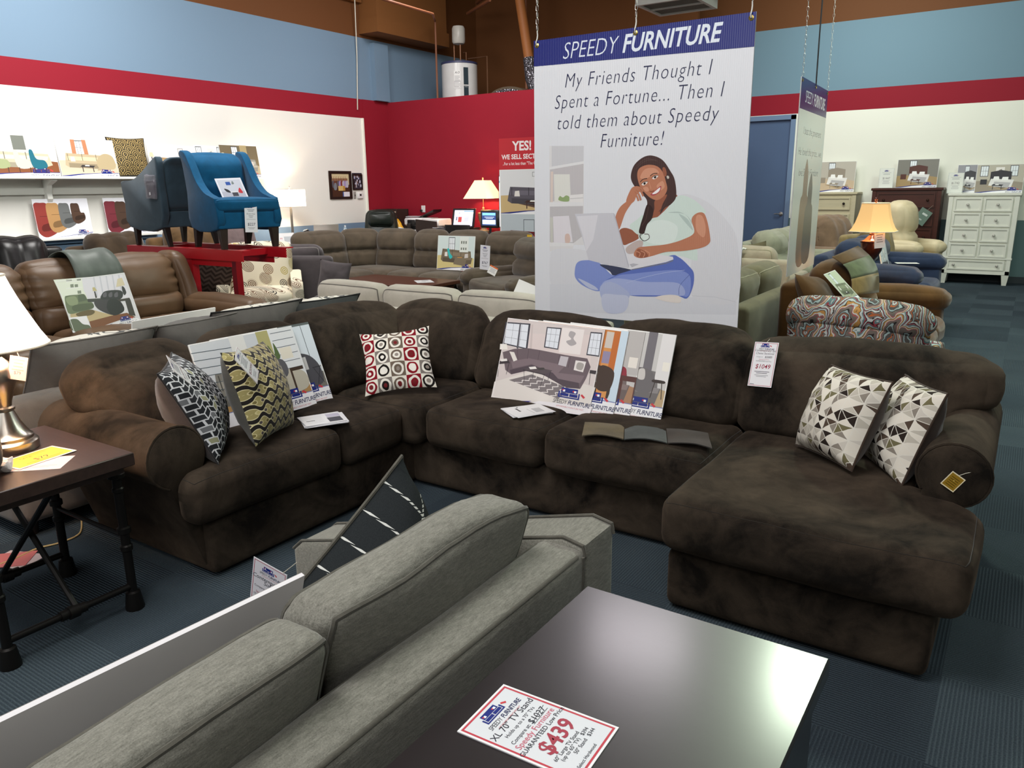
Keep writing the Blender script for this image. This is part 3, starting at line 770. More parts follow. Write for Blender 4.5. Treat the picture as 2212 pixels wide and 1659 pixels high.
# ================================================================== PICTURE BOARDS AND POSTERS
def roompic(w_, h, wall=(214, 208, 206), floor=(208, 198, 190), sofa=(112, 98, 100), dark=(60, 54, 56), rug=None, seed=1, hz=.46, windows=2, lshape=True, table=True, lamp=False, curtain=None, logo=True, strip=True, trim=None, bed=False):
    """a plain furniture photograph: wall, floor, window, sofa, table, rug, shop strip"""
    r = random.Random(seed); p = Print(); X = lambda u: -w_/2+u*w_; Z = lambda v: v*h
    P = lambda c, q: p.poly(c, [(X(a), Z(b)) for a, b in q])
    sh = lambda c, k: tuple(max(0, min(255, x*k)) for x in c)
    P(wall, [(0, 0), (1, 0), (1, 1), (0, 1)]); P(floor, [(0, 0), (1, 0), (1, hz-.1), (.55, hz), (0, hz-.04)])
    for i in range(windows):
        u = .06+i*.62/max(1, windows-1)+r.uniform(-.02, .02) if windows > 1 else .3
        P((70, 74, 82), [(u, .58), (u+.17, .58), (u+.17, .96), (u, .96)]); P((232, 238, 242), [(u+.012, .6), (u+.158, .6), (u+.158, .94), (u+.012, .94)])
        for k in (1, 2): P((110, 112, 118), [(u+.158*k/3, .6), (u+.158*k/3+.006, .6), (u+.158*k/3+.006, .94), (u+.158*k/3, .94)])
        P((110, 112, 118), [(u, .765), (u+.17, .765), (u+.17, .775), (u, .775)])
        if curtain: P(curtain, [(u-.05, .5), (u+.02, .5), (u+.03, .98), (u-.04, .98)]); P(curtain, [(u+.16, .5), (u+.23, .5), (u+.22, .98), (u+.15, .98)])
    if windows > 1: P((236, 232, 226), [(.4, .64), (.58, .64), (.58, .9), (.4, .9)]); P(sh(wall, .75), [(.45, .68), (.53, .7), (.52, .84), (.46, .8)])
    if trim: P(trim, [(.0, .5), (.1, .5), (.1, 1), (0, 1)])
    if rug: P(rug, [(.24, .24), (.6, .1), (.86, .22), (.5, .34)]); P(sh(rug, .6), [(.34, .24), (.58, .15), (.74, .22), (.52, .29)])
    if bed:
        P(dark, [(.3, .4), (.74, .4), (.74, .74), (.52, .8), (.3, .74)]); P((228, 226, 224), [(.28, .26), (.76, .2), (.8, .46), (.32, .5)]); P((180, 178, 180), [(.36, .22), (.7, .18), (.74, .36), (.4, .4)])
        P((244, 244, 242), [(.36, .46), (.5, .46), (.48, .58), (.38, .58)]); P((244, 244, 242), [(.54, .44), (.68, .44), (.68, .56), (.56, .56)]); P(dark, [(.1, .3), (.24, .3), (.24, .48), (.1, .48)])
    else:
        P(sofa, [(.1, .3), (.14, .62), (.9, .56), (.93, .28), (.8, .2), (.16, .24)]); P(sh(sofa, 1.2), [(.14, .44), (.88, .4), (.9, .5), (.15, .54)]) ; P(sh(sofa, .8), [(.16, .24), (.8, .2), (.82, .32), (.16, .36)])
        for k in range(3): P(sh(sofa, .6), [(.16+.24*k, .42), (.17+.24*k, .42), (.17+.24*k, .6), (.16+.24*k, .6)])
        if lshape: P(sh(sofa, .92), [(.62, .16), (.92, .2), (.95, .38), (.7, .36)]); P(sh(sofa, 1.15), [(.63, .3), (.93, .32), (.94, .38), (.7, .38)])
        P((232, 228, 222), [(.2, .4), (.28, .4), (.27, .53), (.21, .52)]); P((210, 204, 200), [(.74, .36), (.84, .38), (.83, .5), (.75, .48)])
    if table: P(dark, [(.34, .26), (.56, .24), (.6, .29), (.38, .31)]); [P(dark, [(a, .12), (a+.014, .12), (a+.014, .27), (a, .27)]) for a in (.37, .55)]; P((240, 240, 236), [(.42, .28), (.5, .275), (.5, .31), (.43, .31)])
    if lamp: P((224, 212, 180), [(.02, .62), (.12, .62), (.1, .76), (.04, .76)]); P(dark, [(.06, .42), (.08, .42), (.08, .62), (.06, .62)]); P(dark, [(.02, .2), (.13, .2), (.13, .42), (.02, .42)])
    if strip:
        P((34, 46, 130), [(.0, .0), (1, .0), (1, .1), (.7, .1), (.35, .075), (0, .02)]); P((242, 242, 246), [(.1, 0), (1, 0), (1, .085), (.7, .09), (.4, .06)])
    if logo: p.logo(X(.8), Z(.085), w_*.32)
    p.frame((246, 246, 244), -w_/2, 0, w_/2, h, .004); return p
# ---- four boards leaning on the sectional's middle back, the front one traced from the photograph
BW, BH = .56, .425
brot = (rad(-20.5), rad(1.8), rad(2.5)); bpos = (-1.975, 3.205, .478)
tr = tracer(pose(bpos, brot), 1000, 660, 3.16)
p = Print(); wl = (216, 205, 203)
p.rect(wl, -BW/2, 0, BW/2, BH)
T = lambda c, *q: p.poly(c, tr(*q))
T((226, 219, 214), (190, 636), (215, 520), (450, 450), (720, 500), (905, 560), (866, 690), (690, 676))
T((222, 208, 206), (440, 190), (880, 200), (870, 420), (560, 320), (440, 290)); T((205, 192, 190), (468, 130), (480, 130), (470, 300), (455, 300))
for q in (((292, 112), (462, 124), (440, 300), (268, 262)), ((573, 146), (675, 154), (650, 302), (553, 286)), ((872, 180), (952, 186), (930, 350), (842, 338))):
    T((62, 62, 72), *q); c = (sum(a for a, _ in q)/4, sum(b for _, b in q)/4)
    T((228, 232, 240), *[(c[0]+(a-c[0])*.86, c[1]+(b-c[1])*.9) for a, b in q])
    (x0, y0), (x1, y1), (x2, y2), (x3, y3) = q
    for k in (1/3, 2/3): p.line((100, 102, 112), tr((x0+(x1-x0)*k, y0+(y1-y0)*k), (x3+(x2-x3)*k, y3+(y2-y3)*k)), .0012); p.line((100, 102, 112), tr((x0+(x3-x0)*k, y0+(y3-y0)*k), (x1+(x2-x1)*k, y1+(y2-y1)*k)), .0012)
T((90, 90, 98), (388, 118), (398, 118), (378, 296), (366, 292))
T((236, 228, 226), (680, 150), (830, 166), (800, 336), (655, 320)); p.blob((176, 170, 172), tr((735, 175), (770, 190), (755, 225), (775, 260), (735, 275), (705, 245), (740, 230), (722, 205)))
SO, SD, SL = (110, 96, 102), (84, 72, 80), (128, 112, 118)
T(SO, (272, 318), (350, 296), (450, 292), (525, 304), (700, 338), (850, 362), (872, 420), (840, 500), (800, 570), (700, 560), (560, 470), (460, 440), (330, 470), (290, 440))
T(SL, (330, 380), (450, 360), (700, 410), (640, 470), (470, 400), (340, 430)); T(SD, (320, 440), (470, 405), (640, 470), (790, 520), (795, 566), (700, 560), (560, 480), (460, 440), (330, 470))
T(SL, (610, 455), (830, 480), (800, 530), (650, 500))
for q in (((372, 300), (376, 372)), ((450, 294), (440, 366)), ((525, 306), (512, 372)), ((660, 336), (648, 402)), ((735, 352), (718, 424))): p.line((70, 58, 66), tr(*q), .0016)
T((232, 226, 220), (318, 314), (350, 318), (372, 372), (346, 382)); T((196, 190, 196), (668, 344), (722, 352), (704, 418), (650, 404)); T((230, 224, 222), (770, 374), (842, 384), (820, 456), (756, 440)); p.blob((170, 164, 160), tr((785, 390), (825, 400), (812, 440), (775, 430)))
Z1 = [(315, 508), (470, 470), (738, 570), (650, 636)]; T((126, 118, 120), *Z1)
for k in range(5):
    a = .12+k*.18; z = []
    for j in range(7):
        s_ = j/6; u = a+(.08 if j % 2 else 0)
        z.append(((Z1[0][0]*(1-u)+Z1[3][0]*u)*(1-s_)+(Z1[1][0]*(1-u)+Z1[2][0]*u)*s_, (Z1[0][1]*(1-u)+Z1[3][1]*u)*(1-s_)+(Z1[1][1]*(1-u)+Z1[2][1]*u)*s_))
    p.line((232, 226, 224), tr(*z), .004)
T((90, 80, 84), (412, 436), (480, 416), (612, 444), (560, 470)); T((62, 54, 60), (412, 436), (560, 470), (560, 476), (412, 442))
for q in (((416, 440), (420, 520)), ((556, 474), (528, 552)), ((600, 448), (580, 510)), ((480, 455), (476, 500))): p.line((50, 44, 50), tr(*q), .0022)
T((238, 234, 230), (450, 420), (495, 416), (505, 432), (460, 436)); p.blob((70, 66, 66), tr((510, 428), (550, 424), (556, 436), (520, 440)))
T((66, 58, 62), (240, 380), (310, 372), (322, 392), (250, 400)); p.line((50, 44, 50), tr((245, 395), (238, 486)), .0022); p.line((50, 44, 50), tr((316, 392), (296, 470)), .0022); T((236, 232, 228), (258, 366), (300, 362), (304, 378), (262, 382)); T((240, 236, 230), (255, 262), (300, 262), (306, 300), (252, 300))
T((66, 58, 62), (868, 440), (915, 446), (905, 470), (864, 462)); p.line((50, 44, 50), tr((870, 460), (862, 540)), .0022)
T((62, 56, 142), (240, 648), (470, 652), (400, 674), (330, 664)); T((236, 232, 236), (400, 676), (520, 652), (885, 690), (862, 756), (660, 728))
sx = tr((742, 690))[0]; p.logo(BW/2-.112, .063, .2)
p.frame((244, 240, 240), -BW/2, 0, BW/2, BH, .003)
board('picture_board', 'board picturing a grey sectional and zigzag rug, front of the four stacked on the sofa', 'picture board', BW, BH, .008, p, bpos, brot, 'boards stacked on the sectional')
specs = [((-1.853, 3.219, .478), dict(wall=(196, 120, 56), floor=(206, 218, 226), sofa=(74, 58, 48), windows=0, rug=(150, 120, 80), trim=(216, 206, 200)), 'second board of the sofa stack, orange wall strip beside a dark brown chair'),
         ((-1.773, 3.233, .478), dict(wall=(202, 200, 198), floor=(170, 130, 100), sofa=(120, 106, 104), windows=0, lamp=True, dark=(86, 56, 48)), 'third board of the sofa stack, red chair and dark table on a wood floor'),
         ((-1.620, 3.247, .478), dict(wall=(204, 202, 200), floor=(188, 164, 128), sofa=(122, 118, 118), windows=0, rug=(214, 210, 204), dark=(66, 58, 56)), 'rearmost and rightmost board of the sofa stack, grey chair and round table')]
for i, (pos, kw, lab) in enumerate(specs):
    p = roompic(BW, BH, seed=20+i, logo=False, **kw); X = lambda u: -BW/2+u*BW
    if i == 0: p.rect((216, 150, 86), X(.80), BH*.2, X(.9), BH*.98); p.rect((196, 110, 50), X(.87), BH*.55, X(.93), BH*.98); p.rect((210, 200, 190), X(.80), BH*.78, X(.87), BH*.97); p.rect((150, 140, 170), X(.80), BH*.6, X(.87), BH*.74); p.rect((206, 224, 238), X(.93), BH*.1, X(1), BH); p.blob((70, 54, 46), [(X(.8), BH*.3), (X(.92), BH*.3), (X(.94), BH*.5), (X(.86), BH*.57), (X(.79), BH*.54)])
    if i == 1: p.rect((190, 186, 184), X(.84), BH*.5, X(1), BH); p.blob((146, 48, 62), [(X(.83), BH*.42), (X(.9), BH*.44), (X(.89), BH*.56), (X(.83), BH*.57)]); p.poly((92, 58, 54), [(X(.86), BH*.16), (X(.88), BH*.16), (X(.88), BH*.42), (X(.99), BH*.42), (X(.99), BH*.16), (X(1), BH*.16), (X(1), BH*.48), (X(.86), BH*.48)]); p.rect((236, 230, 222), X(.9), BH*.58, X(.98), BH*.7)
    if i == 2:
        p.rect((116, 112, 118), X(.76), BH*.5, X(.84), BH); p.rect((228, 226, 226), X(.88), BH*.45, X(1), BH); p.blob((112, 108, 110), [(X(.7), BH*.34), (X(.86), BH*.32), (X(.88), BH*.5), (X(.8), BH*.58), (X(.7), BH*.56)])
        p.blob((206, 202, 198), [(X(.73), BH*.46), (X(.79), BH*.46), (X(.78), BH*.57), (X(.73), BH*.56)]); p.blob((60, 50, 46), [(X(.87), BH*.44), (X(.97), BH*.44), (X(.97), BH*.47), (X(.87), BH*.47)], 3); [p.line((60, 50, 46), [(X(a), BH*.45), (X(b), BH*.26)], .004) for a, b in ((.89, .87), (.95, .97))]; p.rect((240, 236, 226), X(.93), BH*.58, X(.99), BH*.68)
    p.rect((240, 240, 244), -BW/2, 0, BW/2, BH*.17); p.rect((120, 130, 180), -BW/2, BH*.165, BW/2, BH*.175); p.logo(BW/2-.112, .06, .2)
    board('picture_board', lab, 'picture board', BW, BH, .008, p, pos, brot, 'boards stacked on the sectional')
# ---- two boards on the left seat
for i, (pos, lab) in enumerate((((-2.985, 2.34, .478), 'board picturing a sofa by white siding, behind the wavy pillow, nearest the lamp'), ((-3.0, 2.465, .478), 'rear board of the pair behind the wavy pillow, picturing a dark armchair by a window'))):
    p = roompic(BW, BH, seed=31+i, wall=(206, 212, 216), floor=(176, 140, 90) if not i else (120, 118, 110), sofa=(130, 128, 120) if not i else (84, 84, 88), windows=0, logo=False, table=False)
    X = lambda u: -BW/2+u*BW
    if i == 0:
        for k in range(7): p.line((70, 84, 92), [(X(0), BH*(.36+.09*k)), (X(.36), BH*(.34+.09*k))], .003)
        p.rect((226, 228, 224), X(.36), BH*.3, X(.5), BH); p.rect((178, 174, 120), X(.62), BH*.4, X(.74), BH); p.rect((226, 230, 232), X(.74), BH*.4, X(1), BH)
        for k in range(6): p.line((80, 92, 100), [(X(.76), BH*(.5+.09*k)), (X(.98), BH*(.5+.09*k))], .003)
        p.blob((190, 186, 170), [(X(.55), BH*.22), (X(.95), BH*.22), (X(.98), BH*.42), (X(.8), BH*.5), (X(.55), BH*.46)]); p.blob((96, 96, 100), [(X(.55), BH*.4), (X(.8), BH*.42), (X(.8), BH*.62), (X(.6), BH*.64)]); p.rect((206, 206, 204), X(.62), BH*.42, X(.74), BH*.56); p.poly((70, 56, 46), [(X(.84), BH*.2), (X(.86), BH*.2), (X(.86), BH*.46), (X(.98), BH*.46), (X(.98), BH*.5), (X(.84), BH*.5)])
        p.blob((90, 110, 70), [(X(.66), BH*.7), (X(.7), BH*.82), (X(.74), BH*.7), (X(.76), BH*.84), (X(.79), BH*.66), (X(.72), BH*.64)]); p.rect((230, 226, 210), X(.8), BH*.62, X(.92), BH*.76)
    else:
        p.rect((216, 226, 234), X(.7), BH*.45, X(1), BH); p.line((60, 66, 72), [(X(.78), BH*.45), (X(.78), BH)], .003); p.line((60, 66, 72), [(X(.9), BH*.45), (X(.9), BH)], .003); p.rect((96, 104, 104), X(.66), BH*.97, X(1), BH)
        p.blob((78, 78, 84), [(X(.72), BH*.24), (X(.95), BH*.22), (X(.97), BH*.44), (X(.88), BH*.6), (X(.74), BH*.6)]); p.rect((198, 198, 198), X(.76), BH*.42, X(.85), BH*.58); [p.line((44, 44, 48), [(X(a), BH*.42), (X(b), BH*.22)], .003) for a, b in ((.9, .97), (.97, .9))]; p.line((44, 44, 48), [(X(.89), BH*.43), (X(.985), BH*.43)], .004)
    p.rect((240, 240, 244), -BW/2, 0, BW/2, BH*.17); p.rect((120, 130, 180), -BW/2, BH*.165, BW/2, BH*.175); p.logo(BW/2-.112, .06, .2)
    board('picture_board', lab, 'picture board', BW, BH, .008, p, pos, er(-22, -1, 84), 'boards behind the wavy pillow')
# ================================================================== HANGING POSTERS
PY = 4.02; s_ = PY/4.5
PX0, PX1, PZ0, PZ1 = -2.80*s_, -1.386*s_, 1.55-(1.55-.712)*s_, 1.55+(2.457-1.55)*s_
PW, PH = PX1-PX0, PZ1-PZ0; pcx = (PX0+PX1)/2
poster_m = (lambda m: (m.bump(((m.xyz()[0])*(2*PI/.011)).sn(), .12, .003), m.m)[1])(Mat('corrugated_plastic_print', .22, .5))
_pm = bpy.data.materials['corrugated_plastic_print']; _t = _pm.node_tree; _a = _t.nodes.new('ShaderNodeAttribute'); _a.attribute_name = 'Col'; _t.links.new(_a.outputs['Color'], _t.nodes['Principled BSDF'].inputs['Base Color'])
po = part('hanging_poster', box(-PW/2, PW/2, 0, .008, 0, PH), plain((224, 226, 232), .3, .4, name='corrugated_plastic'), None, smooth=False)
po.location = (pcx, PY, PZ0); tag(po, 'large hanging shop poster of a smiling woman with a laptop', 'poster')
tr = tracer(pose((pcx, PY, PZ0), (0, 0, 0)), 1140, 300, 3.95); tr1 = tracer(pose((pcx, PY, PZ0), (0, 0, 0)), 1140, 0, 4.254)
p = Print(); PB = (226, 228, 234)
p.rect(PB, -PW/2, 0, PW/2, PH)
T = lambda c, *q: p.poly(c, tr(*q)); Bl = lambda c, *q: p.blob(c, tr(*q), 6); Ln = lambda c, w_, *q: p.line(c, spline(tr(*q), 4, False), w_)
# book shelves behind her
T((222, 221, 223), (185, 60), (478, 60), (478, 905), (390, 905), (380, 960), (188, 960))
for q, c in ((((205, 60), (478, 60), (476, 195), (205, 240)), (206, 206, 211)), (((190, 262), (476, 212), (474, 470), (188, 540)), (197, 193, 196)), (((190, 578), (472, 568), (468, 830), (390, 890), (188, 880)), (194, 191, 194))): T(c, *q)
T((222, 206, 198), (196, 280), (218, 278), (214, 540), (194, 542)); T((226, 226, 220), (222, 302), (358, 302), (366, 470), (360, 530), (228, 535)); Bl((150, 172, 120), (262, 520), (275, 488), (300, 500), (330, 482), (358, 500), (350, 532), (300, 534)); T((232, 230, 230), (356, 480), (472, 470), (472, 540), (356, 545)); T((198, 196, 198), (360, 508), (472, 500), (472, 506), (360, 514))
T((204, 204, 196), (190, 668), (216, 672), (214, 885), (196, 888)); T((226, 222, 228), (216, 662), (352, 656), (384, 880), (224, 892)); Bl((216, 190, 180), (320, 820), (350, 810), (364, 850), (356, 886), (322, 886)); T((228, 228, 230), (184, 540), (474, 540), (474, 572), (184, 578)); T((228, 228, 230), (184, 884), (392, 890), (392, 914), (184, 916)); T((228, 228, 230), (184, 240), (478, 190), (478, 212), (184, 262))
# white sofa
Bl((220, 221, 227), (192, 1000), (230, 945), (330, 935), (480, 950), (540, 1000), (520, 1240), (330, 1250), (200, 1240)); T((217, 219, 226), (190, 1240), (520, 1240), (1350, 1345), (1780, 1390), (1775, 1500), (190, 1480)); Bl((219, 220, 226), (1290, 500), (1500, 520), (1700, 700), (1790, 900), (1780, 1380), (1400, 1340), (1400, 900))
p.line((198, 200, 208), tr((1400, 1338), (1600, 1350), (1780, 1392)), .002)
SK, SKD, SKL = (190, 126, 98), (154, 94, 72), (212, 152, 124); HR, HRD = (74, 52, 50), (56, 38, 38)
# far arm, hair behind, neck
Bl(SK, (870, 520), (790, 580), (748, 670), (760, 740), (782, 770), (830, 640), (880, 560), (910, 520)); Bl(SKD, (780, 790), (840, 760), (950, 810), (946, 850), (870, 890), (812, 900))
Bl(HR, (880, 330), (905, 230), (980, 160), (1060, 142), (1150, 180), (1215, 270), (1255, 350), (1268, 480), (1240, 530), (1180, 570), (1120, 640), (1060, 690), (1010, 740), (975, 790), (950, 780), (960, 720), (1000, 640), (1020, 540), (985, 480), (915, 410))
Bl(SKD, (1090, 520), (1200, 470), (1275, 480), (1250, 520), (1170, 610), (1090, 680), (1060, 676), (1080, 600))
# shirt
SH, SHD, SHL = (212, 228, 221), (184, 202, 197), (224, 236, 231)
Bl(SH, (1282, 486), (1380, 500), (1470, 560), (1520, 630), (1440, 640), (1398, 690), (1420, 780), (1440, 900), (1450, 1010), (1430, 1040), (1300, 1000), (1120, 1000), (1020, 930), (960, 880), (945, 800), (985, 740), (1060, 680), (1120, 660), (1200, 580))
Bl(SHL, (985, 770), (1080, 700), (1200, 700), (1280, 760), (1240, 880), (1100, 900), (990, 860)); Bl(SH, (870, 740), (930, 690), (985, 650), (960, 760), (945, 815), (905, 790)); Bl(SHD, (1200, 630), (1290, 622), (1360, 660), (1400, 730), (1390, 690), (1330, 640)); Bl(SHD, (1290, 640), (1370, 690), (1410, 780), (1350, 720))
# hair lock over the shoulder
Bl(HRD, (1020, 560), (1070, 600), (1060, 680), (1020, 730), (1000, 790), (985, 810), (950, 800), (960, 740), (985, 660)); Ln(HRD, .0035, (985, 790), (955, 830), (990, 870), (1035, 850), (1030, 815), (995, 812)); Ln(HRD, .0025, (1000, 800), (960, 830), (985, 872)); Bl(HR, (1180, 330), (1230, 330), (1262, 400), (1265, 500), (1220, 560), (1170, 590), (1130, 640), (1150, 560), (1190, 470))
Ln((86, 60, 56), .003, (1190, 480), (1170, 560), (1120, 620)); Ln((86, 60, 56), .003, (1030, 580), (1010, 680), (975, 740)); Ln((90, 70, 66), .003, (920, 260), (1000, 190), (1090, 180)); Ln((90, 70, 66), .003, (930, 230), (1010, 170), (1110, 190))
# face
Bl(SK, (935, 320), (950, 255), (1020, 222), (1100, 232), (1150, 280), (1178, 360), (1190, 430), (1160, 490), (1105, 522), (1050, 505), (1000, 460), (960, 410)); Bl(SKL, (960, 330), (1000, 260), (1080, 250), (1120, 290), (1060, 310), (1010, 340)); Bl(SKL, (1100, 400), (1150, 360), (1168, 410), (1130, 440)); Bl(SKL, (985, 420), (1020, 410), (1035, 440), (1010, 450))
Bl(SKD, (1040, 440), (1070, 430), (1080, 446), (1060, 456), (1044, 454)); Bl(SK, (1028, 370), (1060, 372), (1078, 430), (1052, 444), (1034, 430)); Ln(SKL, .003, (1036, 368), (1052, 425))
for a in ((972, 388), (1062, 335)):
    q = tr(a)[0]; T2 = [(a[0], a[1]), (a[0]+22, a[1]-18), (a[0]+52, a[1]-22), (a[0]+40, a[1]-2), (a[0]+14, a[1]+10)]
    Bl((236, 226, 220), *T2); Bl((40, 26, 24), (a[0]+14, a[1]-6), (a[0]+26, a[1]-18), (a[0]+36, a[1]-10), (a[0]+26, a[1]+4)); Ln((40, 26, 24), .0026, (a[0]-4, a[1]), (a[0]+20, a[1]-20), (a[0]+54, a[1]-24))
Ln((58, 38, 34), .004, (960, 368), (985, 345), (1020, 338)); Ln((58, 38, 34), .004, (1045, 316), (1075, 296), (1108, 294))
Bl((176, 76, 84), (1048, 474), (1080, 446), (1130, 404), (1140, 412), (1126, 452), (1090, 478), (1062, 484)); Bl((244, 240, 240), (1062, 470), (1090, 444), (1130, 414), (1122, 446), (1092, 468))
Bl(SKD, (1150, 250), (1172, 246), (1186, 290), (1178, 320), (1160, 310)); Bl((206, 200, 190), (1186, 316), (1204, 318), (1206, 336), (1192, 340))
# hand at the temple
Bl(SK, (880, 430), (915, 405), (950, 410), (960, 440), (930, 480), (910, 530), (870, 555), (840, 530))
for q in (((925, 420), (960, 440), (985, 490)), ((915, 440), (945, 470), (965, 525)), ((905, 455), (930, 490), (945, 530)), ((930, 410), (965, 420), (985, 450))): Ln(SK, .010, *q); Ln(SKD, .0015, *[(a+8, b-6) for a, b in q])
# jeans
JN, JD, JL = (132, 150, 212), (96, 116, 192), (166, 178, 222)
Bl(JN, (402, 1130), (420, 1060), (480, 1036), (600, 1050), (720, 1160), (800, 1140), (700, 1250), (600, 1300), (470, 1250), (410, 1190)); Bl((60, 66, 92), (620, 1070), (860, 1110), (880, 1130), (740, 1165), (700, 1130))
Bl(JD, (880, 1120), (1200, 1000), (1290, 1010), (1380, 1090), (1418, 1150), (1410, 1260), (1360, 1360), (1280, 1340), (1150, 1345), (900, 1340), (760, 1300), (650, 1230), (760, 1160)); Bl(JN, (640, 1250), (760, 1170), (900, 1150), (1200, 1120), (1330, 1130), (1390, 1190), (1370, 1340), (1250, 1330), (900, 1330), (720, 1330))
Bl(JL, (640, 1230), (760, 1190), (1000, 1220), (1280, 1230), (1340, 1330), (1200, 1335), (900, 1335), (720, 1350), (640, 1330)); Bl((176, 186, 220), (620, 1260), (700, 1220), (800, 1260), (870, 1330), (820, 1400), (700, 1420), (630, 1360)); Bl((198, 204, 226), (640, 1330), (760, 1330), (860, 1350), (830, 1470), (700, 1490), (640, 1440)); Bl((190, 198, 224), (430, 1190), (560, 1250), (600, 1290), (520, 1270))
Ln((190, 200, 232), .0018, (840, 1230), (1000, 1180), (1180, 1140), (1340, 1120)); Ln((70, 86, 150), .0018, (1290, 1330), (1300, 1250), (1380, 1160)); Bl((230, 222, 216), (1090, 1350), (1200, 1330), (1290, 1340), (1310, 1380), (1280, 1400), (1150, 1380))
# laptop, near arm and hand
T((226, 225, 230), (870, 1080), (845, 990), (960, 960), (1240, 1006), (1244, 1028), (1180, 1052), (890, 1112)); T((120, 124, 140), (884, 1112), (1180, 1056), (1244, 1032), (1242, 1042), (1180, 1066), (890, 1120)); T((186, 186, 194), (870, 1070), (900, 1062), (950, 1070), (890, 1096))
Bl((196, 180, 176), (840, 930), (930, 870), (985, 880), (950, 960), (860, 980))
p.poly((206, 206, 214), [q for q in spline(tr((402, 640), (560, 634), (730, 632), (800, 860), (862, 1098), (700, 1080), (520, 1034), (460, 820)), 1)]); T((188, 188, 198), (730, 632), (742, 640), (864, 1078), (862, 1100)); T((222, 221, 228), (420, 660), (600, 650), (560, 860), (500, 960), (470, 820))
Bl(SK, (1398, 690), (1440, 636), (1500, 632), (1532, 700), (1556, 830), (1550, 890), (1480, 930), (1330, 956), (1180, 965), (1060, 1000), (960, 1018), (906, 990), (940, 930), (1030, 916), (1180, 900), (1320, 860), (1420, 800)); Bl(SKL, (1440, 660), (1490, 660), (1520, 760), (1500, 840), (1440, 780)); Bl(SKD, (940, 940), (1000, 960), (1030, 1000), (985, 1016), (930, 1000))
for q in (((930, 960), (960, 975), (950, 1006)), ((965, 955), (1000, 975), (985, 1012)), ((1000, 950), (1040, 975), (1035, 1000))): Ln(SKL, .004, *q)
# header and words
p.poly((36, 42, 118), [(-PW/2, PH), (-PW/2, PH-.152*s_), (PW/2, PH-.176*s_), (PW/2, PH)])
L = lambda st, x, y, size, sh, bo, al, xs=1.0, col=(34, 36, 74), sp=1.0: p.text(col, st, *tr1((x, y))[0], size, sh, bo, al, sp, xs)
hdx0, hdz = tr1((325, 545))[0]; hdx1 = tr1((840, 470))[0][0]; ex1 = tr1((1790, 390))[0][0]
def fit(st, sh, bo, x0, x1, z, size, col, sp=1.0):
    v = textvf(st, size, sh, bo, 'LEFT', sp, 1.0)[0]; a, b = min(q.x for q in v), max(q.x for q in v); xs = (x1-x0)/(b-a); p.text(col, st, x0-a*xs, z, size, sh, bo, 'LEFT', sp, xs)
fz = tr1((325, 545))[0][1]; fit('SPEEDY', .25, -.012, hdx0, hdx1, fz, .125, (226, 234, 244)); fit('FURNITURE', .25, .022, tr1((870, 490))[0][0], ex1, fz, .125, (226, 234, 244))
for st, a, b in (('My Friends Thought I', (345, 800), (1695, 690)), ('Spent a Fortune... Then I', (250, 1000), (1805, 890)), ('told them about Speedy', (275, 1190), (1755, 1105)), ('Furniture!', (670, 1360), (1250, 1330))):
    z0 = tr1(a)[0]; z1 = tr1(b)[0]; fit(st, .22, -.016, z0[0], z1[0], (z0[1]+z1[1])/2, .108, (34, 36, 74), 1.12)
p.obj('print', po, poster_m, loc=(0, -.0003, 0))
brass = plain((196, 172, 96), .3, .5, .9, name='brass'); zinc = plain((196, 196, 192), .35, .5, .8, name='zinc')
def chain(parent, x, z0, n, y=0.0, lw=.012, ll=.042):
    g = G()
    for i in range(n):
        pts = arc(0, ll/2-lw, lw*.55, 0, 180, 6)+arc(0, -ll/2+lw, lw*.55, 180, 360, 6)
        ring = [V((a, 0, b)) if i % 2 else V((0, a, b)) for a, b in pts]
        g.add(tube([q+V((x, y, z0+i*ll*.82+ll/2)) for q in ring], .0016, 5, True))
    return g.obj('chain', zinc, parent)
for x in (-PW/2+.022, 0, PW/2-.022):
    part('eyelet', lathe([(.004, 0), (.012, .0), (.013, .003), (.006, .006), (.004, .0)], 16), brass, po, mx=M.Translation((x, -.001, PH-.026)) @ M.Rotation(PI/2, 4, 'X'))
    part('hook', tube([(x, -.006, PH-.026), (x, -.012, PH-.01), (x, .0, PH+.012), (x, .004, PH+.03), (x, 0, PH+.05)], .0035, 8), plain((222, 222, 216), .4), po)
    chain(po, x, PH+.045, 74)
# second poster beyond, edge on
B2 = (-1.715, 7.38, .785); w2, h2 = 1.2, 1.605
p2_ = part('hanging_poster', box(-w2/2, w2/2, 0, .008, 0, h2), plain((224, 226, 226), .3, .4, name='corrugated_plastic'), None, smooth=False)
p2_.location = B2; p2_.rotation_euler = (0, 0, rad(92.5)); tag(p2_, 'second hanging shop poster seen almost edge on before the blue door', 'poster')
p = Print(); p.rect((214, 216, 212), -w2/2, 0, w2/2, h2)
p.rect((36, 42, 100), -w2/2, h2-.24, w2/2, h2)
def fit2(st, x0, x1, z, size, sh, bo, col):
    v = textvf(st, size, sh, bo, 'LEFT', 1.0, 1.0)[0]; a, b = min(q.x for q in v), max(q.x for q in v); k = (x1-x0)/(b-a); p.text(col, st, x0-a*k, z, size, sh, bo, 'LEFT', 1.0, k)
fit2('SPEEDY', -.4, -.06, h2-.18, .14, .2, -.01, (224, 230, 236)); fit2('FURNITURE', -.03, .5, h2-.18, .14, .2, .02, (224, 230, 236))
fit2('I beat the pavement', -.38, .42, h2-.43, .09, .2, -.012, (70, 72, 84)); fit2('He loved the price... we', -.52, .5, h2-.6, .09, .2, -.012, (70, 72, 84)); fit2('love Speedy Furniture', -.45, .42, h2-.77, .09, .2, -.012, (70, 72, 84))
